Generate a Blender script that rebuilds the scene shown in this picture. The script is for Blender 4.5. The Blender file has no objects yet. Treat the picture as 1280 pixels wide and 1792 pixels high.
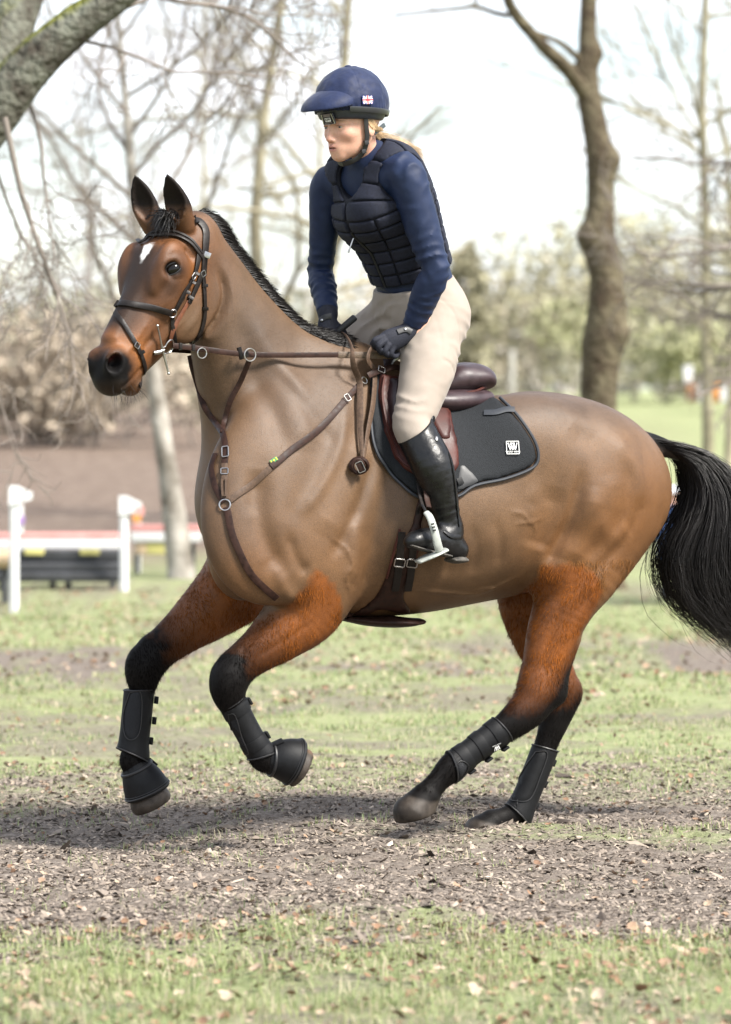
import bpy, bmesh, math, random
import numpy as np
from mathutils import Vector, Matrix
rng = np.random.default_rng(7); random.seed(7)
R = math.radians
scene = bpy.context.scene
# ---------------------------------------------------------------- camera
CAM_D, CAM_H, FPX = 12.0, 1.39, 6720.0          # 135 mm lens, picture 1280 x 1792 units
cam_data = bpy.data.cameras.new('camera'); cam = bpy.data.objects.new('camera', cam_data)
scene.collection.objects.link(cam); scene.camera = cam
cam.location = (0, -CAM_D, CAM_H); cam.rotation_euler = (R(90), 0, 0)
cam_data.sensor_fit = 'VERTICAL'; cam_data.sensor_height = 36; cam_data.lens = 135
cam_data.shift_y = -216/1792; cam_data.clip_start = 0.5; cam_data.clip_end = 4000
cam_data.dof.use_dof = True; cam_data.dof.focus_distance = 11.75; cam_data.dof.aperture_fstop = 3.2
cam_data.dof.aperture_blades = 9
# ---------------------------------------------------------------- world and sun
SUN_EL, SUN_AZ = 48, 124                       # azimuth: direction the light comes from, degrees clockwise from +Y
world = bpy.data.worlds.new('World'); scene.world = world; world.use_nodes = True
wn, wl = world.node_tree.nodes, world.node_tree.links
wn.clear()
out = wn.new('ShaderNodeOutputWorld'); bg = wn.new('ShaderNodeBackground')
sky = wn.new('ShaderNodeTexSky'); sky.sky_type = 'NISHITA'; sky.sun_disc = False
sky.sun_elevation = R(SUN_EL); sky.sun_rotation = R(SUN_AZ); sky.dust_density = 1.4; sky.air_density = 1.0
# thin broken white cloud over the whole sky
tc = wn.new('ShaderNodeTexCoord'); mp = wn.new('ShaderNodeMapping'); mp.inputs['Scale'].default_value = (9.0, 9.0, 26.0)
nz = wn.new('ShaderNodeTexNoise'); nz.inputs['Scale'].default_value = 1.6; nz.inputs['Detail'].default_value = 5; nz.inputs['Roughness'].default_value = .55
rp = wn.new('ShaderNodeValToRGB'); rp.color_ramp.elements[0].position = .40; rp.color_ramp.elements[1].position = .64
rp.color_ramp.elements[0].color = (.30, .30, .30, 1); rp.color_ramp.elements[1].color = (.95, .95, .95, 1)
mx = wn.new('ShaderNodeMix'); mx.data_type = 'RGBA'
mx.inputs['B'].default_value = (6.3, 6.5, 6.9, 1)
wl.new(tc.outputs['Generated'], mp.inputs['Vector']); wl.new(mp.outputs['Vector'], nz.inputs['Vector'])
wl.new(nz.outputs['Fac'], rp.inputs['Fac']); wl.new(rp.outputs['Color'], mx.inputs['Factor'])
wl.new(sky.outputs['Color'], mx.inputs['A']); wl.new(mx.outputs['Result'], bg.inputs['Color'])
bg.inputs['Strength'].default_value = 0.10
wl.new(bg.outputs['Background'], out.inputs['Surface'])
sun_d = bpy.data.lights.new('sun', 'SUN'); sun_d.energy = 3.9; sun_d.angle = R(14.0); sun_d.color = (1, .955, .88)
sun = bpy.data.objects.new('sun', sun_d); scene.collection.objects.link(sun)
_sd = Vector((math.sin(R(SUN_AZ))*math.cos(R(SUN_EL)), math.cos(R(SUN_AZ))*math.cos(R(SUN_EL)), math.sin(R(SUN_EL))))
sun.rotation_euler = _sd.to_track_quat('Z', 'Y').to_euler(); sun.location = (6, -8, 12)
scene.view_settings.view_transform = 'Standard'; scene.view_settings.look = 'None'
scene.view_settings.exposure = 1.5; scene.view_settings.gamma = 1.0; scene.view_settings.use_curve_mapping = False
scene.cycles.use_denoising = True
scene.cycles.max_bounces = 6; scene.cycles.diffuse_bounces = 3; scene.cycles.glossy_bounces = 3; scene.cycles.transmission_bounces = 4
scene.cycles.transparent_max_bounces = 8
scene.cycles.sample_clamp_indirect = 6
from concurrent.futures import ThreadPoolExecutor
# ================================================================ helpers
V3 = lambda *a: np.array(a, dtype=np.float64)
def nrm(v): v = np.asarray(v, float); return v/max(np.linalg.norm(v), 1e-12)
CAMP = V3(0, -CAM_D, CAM_H)
class Frame:
    """A vertical reference plane standing in the place; turns a measured direction into a point on it."""
    def __init__(s, yaw, origin):
        c, n = math.cos(R(yaw)), math.sin(R(yaw))
        s.f = V3(-c, -n, 0); s.l = V3(n, -c, 0); s.o = V3(*origin)
    def __call__(s, px, py, lat=0.0):
        d = V3((px-640)/FPX, 1, (680-py)/FPX)
        t = (lat-(CAMP-s.o)@s.l)/(d@s.l)
        return CAMP+t*d
    def sz(s, P): P = np.asarray(P); return np.stack([(P-s.o)@s.f, P[..., 2]], -1)
    def lat(s, P): return (np.asarray(P)-s.o)@s.l
def at(px, py, y):
    k = (y+CAM_D)/FPX
    return V3((px-640)*k, y, CAM_H+(680-py)*k)
PX = 1/560.0
def catmull(pts, sub):
    pts = np.asarray(pts, float); n = len(pts)
    if n == 2: t = np.linspace(0, 1, sub+1)[:, None]; return pts[0]*(1-t)+pts[1]*t
    ext = np.vstack([2*pts[0]-pts[1], pts, 2*pts[-1]-pts[-2]]); out = []
    t = np.linspace(0, 1, sub, endpoint=False)[:, None]
    for i in range(n-1):
        a, b, c, d = ext[i:i+4]
        out.append(.5*((2*b)+(c-a)*t+(2*a-5*b+4*c-d)*t*t+(3*b-a-3*c+d)*t**3))
    out.append(pts[-1:]); return np.vstack(out)
# ---------------------------------------------------------------- signed distance shapes
class Sweep:
    """nodes: (pos, a, b[, egg]) ; a = half size along T x lat, b = half size along lat"""
    def __init__(s, nodes, lat, sub=5, flat=None):
        rows = np.array([[*n[0], n[1], n[2], n[3] if len(n) > 3 else 0.] for n in nodes], float)
        r = catmull(rows, sub); r[:, 3:5] = np.maximum(r[:, 3:5], .001)
        s.c, s.a, s.b, s.e = r[:, :3], r[:, 3], r[:, 4], r[:, 5]
        s.lat = nrm(lat); s.flat = flat
        m = np.max(np.maximum(s.a, s.b))
        rad = np.maximum(s.a, s.b)[:, None]*1.05
        s.lo, s.hi = (s.c-rad).min(0), (s.c+rad).max(0)
    def d(s, P):
        P = P.astype(np.float32); best = np.full(len(P), 9., np.float32)
        n = len(s.c); keep = range(n-1)
        if len(P) > 300:
            lo, hi = P.min(0), P.max(0); cP = (lo+hi)/2; rP = np.linalg.norm(hi-lo)/2
            mid = (s.c[1:]+s.c[:-1])/2; hl = np.linalg.norm(s.c[1:]-s.c[:-1], axis=1)/2; dc = np.linalg.norm(mid-cP, axis=1)
            big = np.maximum(np.maximum(s.a[1:], s.a[:-1]), np.maximum(s.b[1:], s.b[:-1])); big = big*(1+np.abs(s.e[1:]))
            low = dc-rP-hl-big; up = (dc+rP+hl).min(); keep = np.nonzero(low <= up)[0]
        for i in keep:
            c0, c1 = s.c[i], s.c[i+1]; T = c1-c0; L2 = T@T
            if L2 < 1e-12: continue
            Tn = T/math.sqrt(L2); u = nrm(s.lat-(s.lat@Tn)*Tn); v = np.cross(Tn, u)
            Q = P-c0.astype(np.float32)
            tt = (Q@T.astype(np.float32))/np.float32(L2); t = np.clip(tt, 0, 1)
            a = s.a[i]+(s.a[i+1]-s.a[i])*t; b = s.b[i]+(s.b[i+1]-s.b[i])*t
            x = Q@u.astype(np.float32); y = Q@v.astype(np.float32); w = (tt-t)*np.float32(math.sqrt(L2))
            if s.e.any():
                e = s.e[i]+(s.e[i+1]-s.e[i])*t
                b = b*(1-e*np.clip(y/a, -1, 1))
            cc = np.minimum(a, b)
            k0 = np.sqrt((x/b)**2+(y/a)**2+(w/cc)**2); k1 = np.sqrt((x/b**2)**2+(y/a**2)**2+(w/cc**2)**2)
            dd = np.where(k1 > 1e-6, k0*(k0-1)/np.maximum(k1, 1e-6), -cc)
            np.minimum(best, dd, out=best)
        return best
class Ell:
    def __init__(s, c, r, T=(0, 0, 1), lat=(1, 0, 0)):
        s.c = np.asarray(c, float); T = nrm(T); u = nrm(np.asarray(lat, float)-(np.asarray(lat, float)@T)*T); v = np.cross(T, u)
        s.M = np.stack([u, v, T]); s.r = np.asarray(r, float)      # r: (lat, T x lat, T)
        m = np.sqrt((s.M**2*(s.r[:, None]**2)).sum(0)); s.lo, s.hi = s.c-m, s.c+m
    def d(s, P):
        q = (P-s.c)@s.M.T
        k0 = np.sqrt(((q/s.r)**2).sum(1)); k1 = np.sqrt(((q/s.r**2)**2).sum(1))
        return np.where(k1 > 1e-6, k0*(k0-1)/np.maximum(k1, 1e-6), -s.r.min())
class Box:
    def __init__(s, c, r, T=(0, 0, 1), lat=(1, 0, 0), rnd=.004):
        s.c = np.asarray(c, float); T = nrm(T); u = nrm(np.asarray(lat, float)-(np.asarray(lat, float)@T)*T); v = np.cross(T, u)
        s.M = np.stack([u, v, T]); s.r = np.asarray(r, float)-rnd; s.rnd = rnd
        m = np.abs(s.M*(s.r[:, None]+rnd)).sum(0); s.lo, s.hi = s.c-m, s.c+m
    def d(s, P):
        q = np.abs((P-s.c)@s.M.T)-s.r
        return np.linalg.norm(np.maximum(q, 0), axis=1)+np.minimum(q.max(1), 0)-s.rnd
class Fn:
    def __init__(s, f, lo, hi): s.f, s.lo, s.hi = f, np.asarray(lo, float), np.asarray(hi, float)
    def d(s, P): return s.f(P)
def Cap(p, q, r0, r1, lat=(0.31, .95, 0.1)): return Sweep([(p, r0, r0), (q, r1, r1)], lat, sub=1)
def seg_dist2(Q, pts):
    """2-D distance to a polyline, and the position 0..1 along it"""
    best = np.full(len(Q), 1e9); par = np.zeros(len(Q)); n = len(pts)-1
    for i in range(n):
        a, b = pts[i], pts[i+1]; ab = b-a; t = np.clip(((Q-a)@ab)/max(ab@ab, 1e-12), 0, 1)
        d = np.linalg.norm(Q-a-t[:, None]*ab, axis=1); m = d < best
        best[m] = d[m]; par[m] = (i+t[m])/n
    return best, par
class Relief:
    """raises (h>0) or grooves (h<0) the surface along a line, seen square to the side of the animal"""
    def __init__(s, fr, px, h, w, side=1, lat0=.0, taper=True, cat=True, lat=.2):
        pts = np.array([fr.sz(fr(x, y, lat)) for x, y in px])
        s.p = catmull(pts, 3) if cat and len(pts) > 2 else pts
        s.fr, s.h, s.w, s.side, s.l0, s.taper = fr, h, w, side, lat0, taper
    def apply(s, P, f):
        q = s.fr.sz(P); lo, hi = s.p.min(0)-3*s.w, s.p.max(0)+3*s.w
        m = ((q > lo) & (q < hi)).all(1) & (s.fr.lat(P)*s.side > s.l0)
        if not m.any(): return
        d, t = seg_dist2(q[m], s.p)
        k = np.exp(-(d/s.w)**2)
        if s.taper: k *= np.clip(np.minimum(t, 1-t)*5+.15, 0, 1)
        f[m] -= s.h*k
class Field:
    def __init__(s): s.ops = []
    def add(s, p, k=.02): s.ops.append(('u', p, k)); return s
    def sub(s, p, k=.01): s.ops.append(('s', p, k)); return s
    def cut(s, p, k=.004): s.ops.append(('i', p, k)); return s
    def rel(s, r): s.ops.append(('r', r, 0)); return s
    def ev(s, P, blocks=None, bl=None):
        f = np.full(len(P), .3, np.float32)
        for op, p, k in s.ops:
            if op == 'r':
                if blocks is not None:
                    c, hw, n = blocks; q = p.fr.sz(c); w = 3*p.w+hw*1.8
                    mb = ((q > p.p.min(0)-w) & (q < p.p.max(0)+w)).all(1) & (p.fr.lat(c)*p.side > p.l0-hw*1.8)
                    if not mb.any(): continue
                    m = (np.nonzero(mb)[0][:, None]*n+np.arange(n)).ravel(); g = f[m]; p.apply(P[m], g); f[m] = g
                continue
            pad = max(k, .012)+.02
            if op == 'i': m = np.arange(len(P))
            elif blocks is not None:
                c, hw, n = blocks
                mb = ((c > p.lo-pad-hw) & (c < p.hi+pad+hw)).all(1)
                m = (np.nonzero(mb)[0][:, None]*n+np.arange(n)).ravel()
            else: m = np.nonzero(((P > p.lo-pad) & (P < p.hi+pad)).all(1))[0]
            if not len(m): continue
            a = f[m]; b = p.d(P[m]).astype(np.float32)
            if op == 'u':
                h = np.clip(.5+.5*(a-b)/k, 0, 1); f[m] = a+(b-a)*h-k*h*(1-h)
            elif op == 's':
                h = np.clip(.5-.5*(a+b)/k, 0, 1); f[m] = a+(-b-a)*h+k*h*(1-h)
            else:
                h = np.clip(.5-.5*(b-a)/k, 0, 1); f[m] = b+(a-b)*h+k*h*(1-h)
        return f
    def bounds(s):
        us = [p for o, p, k in s.ops if o == 'u']
        return np.min([p.lo for p in us], 0)-.03, np.max([p.hi for p in us], 0)+.03
def polygonize(field, h, smooth=1, off=0.0, extra=None, bounds=None):
    """sparse surface nets; returns vertices and quads"""
    lo, hi = bounds if bounds is not None else field.bounds(); B = 8
    nb = np.ceil((hi-lo)/(h*B)).astype(int)+1
    bi = np.stack(np.meshgrid(*[np.arange(k) for k in nb], indexing='ij'), -1).reshape(-1, 3)
    bc = lo+(bi+.5)*B*h; hw = B*h*.5
    fc = np.concatenate([field.ev(c) for c in np.array_split(bc, max(1, len(bc)//200000))])-off
    keep = np.abs(fc) < hw*1.75*1.15+.010
    bi, bc, fc0 = bi[keep], bc[keep], fc
    g = np.stack(np.meshgrid(*[np.arange(B)]*3, indexing='ij'), -1).reshape(-1, 3)
    sgn = np.where(fc0 < 0, -1, 1).astype(np.float32).reshape(nb)
    D = np.repeat(np.repeat(np.repeat(sgn, B, 0), B, 1), B, 2)*np.float32(.5)
    def work(ch):
        idx = (bi[ch][:, None]*B+g).reshape(-1, 3); P = lo+idx*h
        f = field.ev(P, (bc[ch], hw, B**3))-off
        if extra is not None: f = extra(P, f)
        D[idx[:, 0], idx[:, 1], idx[:, 2]] = f
    with ThreadPoolExecutor(4) as ex: list(ex.map(work, np.array_split(np.arange(len(bi)), max(4, len(bi)//120))))
    S = D < 0
    cs = np.zeros(np.array(D.shape)-1, np.uint8)
    cor = [(i, j, k) for i in (0, 1) for j in (0, 1) for k in (0, 1)]
    n0, n1, n2 = cs.shape
    for i, j, k in cor: cs += S[i:i+n0, j:j+n1, k:k+n2]
    cells = np.argwhere((cs > 0) & (cs < 8)); N = len(cells)
    cid = np.full(cs.shape, -1, np.int32); cid[cells[:, 0], cells[:, 1], cells[:, 2]] = np.arange(N)
    acc = np.zeros((N, 3)); cnt = np.zeros(N)
    vals = {c: D[cells[:, 0]+c[0], cells[:, 1]+c[1], cells[:, 2]+c[2]] for c in cor}
    for a in cor:
        for ax in range(3):
            if a[ax]: continue
            b = tuple(1 if q == ax else a[q] for q in range(3))
            va, vb = vals[a], vals[b]; m = (va < 0) != (vb < 0)
            t = va[m]/(va[m]-vb[m]); p = np.tile(np.array(a, float), (m.sum(), 1)); p[:, ax] = t
            acc[m] += p; cnt[m] += 1
    Vt = lo+(cells+acc/cnt[:, None])*h
    F = []
    for ax in range(3):
        o1, o2 = (ax+1) % 3, (ax+2) % 3
        sl0 = [slice(None)]*3; sl1 = [slice(None)]*3; sl0[ax] = slice(0, -1); sl1[ax] = slice(1, None)
        e = np.argwhere(S[tuple(sl0)] != S[tuple(sl1)])
        e = e[(e[:, o1] > 0) & (e[:, o2] > 0) & (e[:, o1] < cs.shape[o1]) & (e[:, o2] < cs.shape[o2])]
        def c(d1, d2):
            q = e.copy(); q[:, o1] -= d1; q[:, o2] -= d2; return cid[q[:, 0], q[:, 1], q[:, 2]]
        q = np.stack([c(1, 1), c(0, 1), c(0, 0), c(1, 0)], 1)
        inside = S[e[:, 0], e[:, 1], e[:, 2]]
        q[~inside] = q[~inside][:, ::-1]; F.append(q)
    F = np.vstack(F); F = F[(F >= 0).all(1)]
    if smooth:
        E = np.vstack([F[:, [0, 1]], F[:, [1, 2]], F[:, [2, 3]], F[:, [3, 0]]])
        deg = np.bincount(E.ravel(), minlength=N).astype(float); deg[deg == 0] = 1
        for it in range(smooth):
            for lam in (.55, -.35):
                a = np.stack([np.bincount(E[:, 0], Vt[E[:, 1], k], N)+np.bincount(E[:, 1], Vt[E[:, 0], k], N) for k in range(3)], 1)
                Vt = Vt+lam*(a/deg[:, None]-Vt)
    return Vt, F
# ---------------------------------------------------------------- objects
COL = scene.collection
def mesh_from(name, Vt, F, smooth=True):
    me = bpy.data.meshes.new(name); Vt = np.asarray(Vt, np.float32); F = np.asarray(F, np.int32)
    me.vertices.add(len(Vt)); me.vertices.foreach_set('co', Vt.ravel())
    n, k = F.shape; me.loops.add(n*k); me.loops.foreach_set('vertex_index', F.ravel())
    me.polygons.add(n); me.polygons.foreach_set('loop_start', np.arange(0, n*k, k, dtype=np.int32))
    me.polygons.foreach_set('loop_total', np.full(n, k, np.int32))
    me.polygons.foreach_set('use_smooth', np.full(n, smooth, bool))
    me.update(calc_edges=True); me.validate(); return me
def link(name, data, parent=None, mat=None):
    o = bpy.data.objects.new(name, data); COL.objects.link(o)
    if parent is not None: o.parent = parent; o.matrix_parent_inverse = parent.matrix_basis.inverted()
    if mat is not None and data is not None:
        data.materials.clear(); data.materials.append(mat)
    return o
def tag(o, label=None, cat=None, group=None, kind=None):
    for k, v in (('label', label), ('category', cat), ('group', group), ('kind', kind)):
        if v: o[k] = v
    return o
def empty(name, loc, label=None, cat=None, group=None, kind=None):
    o = bpy.data.objects.new(name, None); COL.objects.link(o); o.location = tuple(loc); o.empty_display_size = .1
    return tag(o, label, cat, group, kind)
def vcol(me, rgb, name='Col'):
    at_ = me.color_attributes.new(name, 'FLOAT_COLOR', 'POINT')
    c = np.ones((len(me.vertices), 4), np.float32); c[:, :3] = rgb; at_.data.foreach_set('color', c.ravel())
class MB:
    """collects polygons for one mesh"""
    def __init__(s): s.v, s.f = [], []
    def add(s, v, f):
        o = len(s.v); s.v += [tuple(map(float, p)) for p in v]; s.f += [tuple(i+o for i in q) for q in f]; return s
    def box(s, c, r, X=(1, 0, 0), Y=(0, 1, 0), Z=(0, 0, 1), bev=0):
        c = np.asarray(c, float); X, Y, Z = nrm(X)*r[0], nrm(Y)*r[1], nrm(Z)*r[2]
        v = [c+i*X+j*Y+k*Z for i in (-1, 1) for j in (-1, 1) for k in (-1, 1)]
        return s.add(v, [(0, 1, 3, 2), (4, 6, 7, 5), (0, 4, 5, 1), (2, 3, 7, 6), (0, 2, 6, 4), (1, 5, 7, 3)])
    def tube(s, pts, rad, n=8, caps=True, squash=None, up=None, closed=False):
        pts = np.asarray(pts, float); m = len(pts)
        rad = np.broadcast_to(np.asarray(rad, float), (m,))
        if closed: T = np.roll(pts, -1, 0)-np.roll(pts, 1, 0)
        else: T = np.gradient(pts, axis=0)
        T /= np.maximum(np.linalg.norm(T, axis=1), 1e-9)[:, None]
        u = np.asarray(up, float) if up is not None else V3(.13, .21, .97)
        if up is None and abs(nrm(u)@T[0]) > .9: u = V3(.97, .2, .1)
        vs = []
        for i in range(m):
            w = u-(u@T[i])*T[i]
            if np.linalg.norm(w) < 1e-4: w = V3(1, .3, 0)-(V3(1, .3, 0)@T[i])*T[i]
            w = nrm(w); b = np.cross(T[i], w)
            if up is None: u = w
            for k in range(n):
                a = 2*math.pi*(k+.5)/n
                sq = squash if squash else 1
                vs.append(pts[i]+rad[i]*(math.cos(a)*w*sq+math.sin(a)*b))
        fs = []
        for i in range(m if closed else m-1):
            for k in range(n):
                j = (i+1) % m
                fs.append((i*n+k, i*n+(k+1) % n, j*n+(k+1) % n, j*n+k))
        if caps and not closed: fs += [tuple(range(n-1, -1, -1)), tuple(range((m-1)*n, m*n))]
        return s.add(vs, fs)
    def strap(s, pts, nor, w, t):
        """flat strap: w half width, t half thickness; nor = outward normal per point"""
        pts = np.asarray(pts, float); m = len(pts); T = np.gradient(pts, axis=0)
        nor = np.broadcast_to(np.asarray(nor, float), pts.shape); w = np.broadcast_to(np.asarray(w, float), (m,))
        vs = []
        for i in range(m):
            Tn = nrm(T[i]); n = nrm(nor[i]-(nor[i]@Tn)*Tn); b = np.cross(Tn, n)
            for x, y in ((-1, -.6), (-.86, -1), (.86, -1), (1, -.6), (1, .6), (.8, 1), (-.8, 1), (-1, .6)):
                vs.append(pts[i]+b*w[i]*x+n*t*y)
        n = 8; fs = [(i*n+k, i*n+(k+1) % n, (i+1)*n+(k+1) % n, (i+1)*n+k) for i in range(m-1) for k in range(n)]
        fs += [tuple(range(n-1, -1, -1)), tuple(range((m-1)*n, m*n))]
        return s.add(vs, fs)
    def lathe(s, prof, n, c, axis, ref):
        axis = nrm(axis); ref = nrm(np.asarray(ref, float)-(np.asarray(ref, float)@axis)*axis); b = np.cross(axis, ref); m = len(prof)
        vs = [np.asarray(c)+axis*h+r*(math.cos(2*math.pi*k/n)*ref+math.sin(2*math.pi*k/n)*b) for r, h in prof for k in range(n)]
        fs = [(i*n+k, i*n+(k+1) % n, (i+1)*n+(k+1) % n, (i+1)*n+k) for i in range(m-1) for k in range(n)]
        fs += [tuple(range(n-1, -1, -1)), tuple(range((m-1)*n, m*n))]
        return s.add(vs, fs)
    def torus(s, c, axis, R0, r, n=24, k=8, ref=(0.1, .2, .97), sx=1.0):
        axis = nrm(axis); ref = nrm(np.asarray(ref, float)-(np.asarray(ref, float)@axis)*axis); b = np.cross(axis, ref)
        pts = [np.asarray(c)+R0*(math.cos(2*math.pi*i/n)*ref+sx*math.sin(2*math.pi*i/n)*b) for i in range(n)]
        return s.tube(pts, r, k, closed=True, up=axis)
    def sphere(s, c, r, n=12, m=8, T=(0, 0, 1), lat=(1, 0, 0)):
        T = nrm(T); u = nrm(np.asarray(lat, float)-(np.asarray(lat, float)@T)*T); w = np.cross(T, u); r = np.broadcast_to(np.asarray(r, float), (3,))
        vs = [np.asarray(c)+r[2]*T]; c = np.asarray(c, float)
        for i in range(1, m):
            p = math.pi*i/m
            for k in range(n):
                q = 2*math.pi*k/n
                vs.append(c+u*r[0]*math.sin(p)*math.cos(q)+w*r[1]*math.sin(p)*math.sin(q)+T*r[2]*math.cos(p))
        vs.append(c-r[2]*T); fs = [(0, 1+k, 1+(k+1) % n) for k in range(n)]
        for i in range(m-2):
            for k in range(n): a = 1+i*n; fs.append((a+k, a+n+k, a+n+(k+1) % n, a+(k+1) % n))
        a = 1+(m-2)*n; fs += [(len(vs)-1, a+(k+1) % n, a+k) for k in range(n)]
        return s.add(vs, fs)
    def build(s, name, mat, parent=None, smooth=True, bevel=0, sharp=35):
        me = bpy.data.meshes.new(name); me.from_pydata(s.v, [], s.f)
        bm = bmesh.new(); bm.from_mesh(me); bmesh.ops.recalc_face_normals(bm, faces=bm.faces)
        if bevel: bmesh.ops.bevel(bm, geom=[e for e in bm.edges if len(e.link_faces) == 2 and e.calc_face_angle(0) > R(30)], offset=bevel, segments=2, affect='EDGES', profile=.6)
        bm.to_mesh(me); bm.free()
        if smooth:
            me.polygons.foreach_set('use_smooth', np.ones(len(me.polygons), bool)); me.set_sharp_from_angle(angle=R(sharp))
        me.update(); return link(name, me, parent, mat)
def strands(paths, rad, sides=3):
    """paths [n, m, 3]; thin tapering tubes in one mesh"""
    n, m, _ = paths.shape; T = np.gradient(paths, axis=1); T /= np.maximum(np.linalg.norm(T, axis=2, keepdims=True), 1e-9)
    ref = np.broadcast_to(V3(.3, -.9, .25), T.shape); u = np.cross(T, ref); u /= np.maximum(np.linalg.norm(u, axis=2, keepdims=True), 1e-9); w = np.cross(T, u)
    rad = np.asarray(rad, float); rad = np.broadcast_to(rad if rad.ndim == 2 else rad[None, :], (n, m))
    vs = np.stack([paths+rad[..., None]*(math.cos(2*math.pi*k/sides)*u+math.sin(2*math.pi*k/sides)*w) for k in range(sides)], 2)
    idx = np.arange(n*m*sides).reshape(n, m, sides); F = []
    for k in range(sides):
        F.append(np.stack([idx[:, :-1, k], idx[:, :-1, (k+1) % sides], idx[:, 1:, (k+1) % sides], idx[:, 1:, k]], -1).reshape(-1, 4))
    return vs.reshape(-1, 3), np.vstack(F)
# ---------------------------------------------------------------- materials
def mat(name, rgb=(.5, .5, .5), rough=.6, metal=0, spec=.5, noise=0, nscale=40, bump=0, bscale=200, attr=None, sheen=0, coat=0, ndetail=4, trans=0, rgb2=None, bdist=.002, sub=0, subr=(1, .3, .2), rnoise=0):
    m = bpy.data.materials.new(name); m.use_nodes = True; n, l = m.node_tree.nodes, m.node_tree.links; p = n['Principled BSDF']
    p.inputs['Roughness'].default_value = rough; p.inputs['Metallic'].default_value = metal; p.inputs['Specular IOR Level'].default_value = spec
    p.inputs['Base Color'].default_value = (*rgb, 1)
    if sheen: p.inputs['Sheen Weight'].default_value = sheen; p.inputs['Sheen Roughness'].default_value = .45
    if coat: p.inputs['Coat Weight'].default_value = coat; p.inputs['Coat Roughness'].default_value = .15
    if sub: p.inputs['Subsurface Weight'].default_value = sub; p.inputs['Subsurface Radius'].default_value = subr; p.inputs['Subsurface Scale'].default_value = .006
    tcn = n.new('ShaderNodeTexCoord'); src = None
    if attr:
        a = n.new('ShaderNodeAttribute'); a.attribute_name = attr; src = a.outputs['Color']
    if noise:
        t = n.new('ShaderNodeTexNoise'); t.inputs['Scale'].default_value = nscale; t.inputs['Detail'].default_value = ndetail; t.inputs['Roughness'].default_value = .6
        l.new(tcn.outputs['Object'], t.inputs['Vector'])
        if rgb2 is not None and not attr:
            mm = n.new('ShaderNodeMix'); mm.data_type = 'RGBA'; r = n.new('ShaderNodeMapRange'); r.inputs[1].default_value = .35; r.inputs[2].default_value = .65
            l.new(t.outputs['Fac'], r.inputs[0]); l.new(r.outputs[0], mm.inputs['Factor'])
            mm.inputs['A'].default_value = (*rgb, 1); mm.inputs['B'].default_value = (*rgb2, 1); src = mm.outputs['Result']
        else:
            hs = n.new('ShaderNodeHueSaturation'); r = n.new('ShaderNodeMapRange'); r.inputs[1].default_value = .3; r.inputs[2].default_value = .7
            r.inputs[3].default_value = 1-noise; r.inputs[4].default_value = 1+noise
            l.new(t.outputs['Fac'], r.inputs[0]); l.new(r.outputs[0], hs.inputs['Value'])
            if src is not None: l.new(src, hs.inputs['Color'])
            else: hs.inputs['Color'].default_value = (*rgb, 1)
            src = hs.outputs['Color']
        if rnoise:
            r2 = n.new('ShaderNodeMapRange'); r2.inputs[1].default_value = .3; r2.inputs[2].default_value = .7; r2.inputs[3].default_value = max(.05, rough-rnoise); r2.inputs[4].default_value = min(1, rough+rnoise)
            l.new(t.outputs['Fac'], r2.inputs[0]); l.new(r2.outputs[0], p.inputs['Roughness'])
    if src is not None: l.new(src, p.inputs['Base Color'])
    if bump:
        t = n.new('ShaderNodeTexNoise'); t.inputs['Scale'].default_value = bscale; t.inputs['Detail'].default_value = 3
        b = n.new('ShaderNodeBump'); b.inputs['Strength'].default_value = bump; b.inputs['Distance'].default_value = bdist
        l.new(tcn.outputs['Object'], t.inputs['Vector']); l.new(t.outputs['Fac'], b.inputs['Height']); l.new(b.outputs['Normal'], p.inputs['Normal'])
    return m
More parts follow.
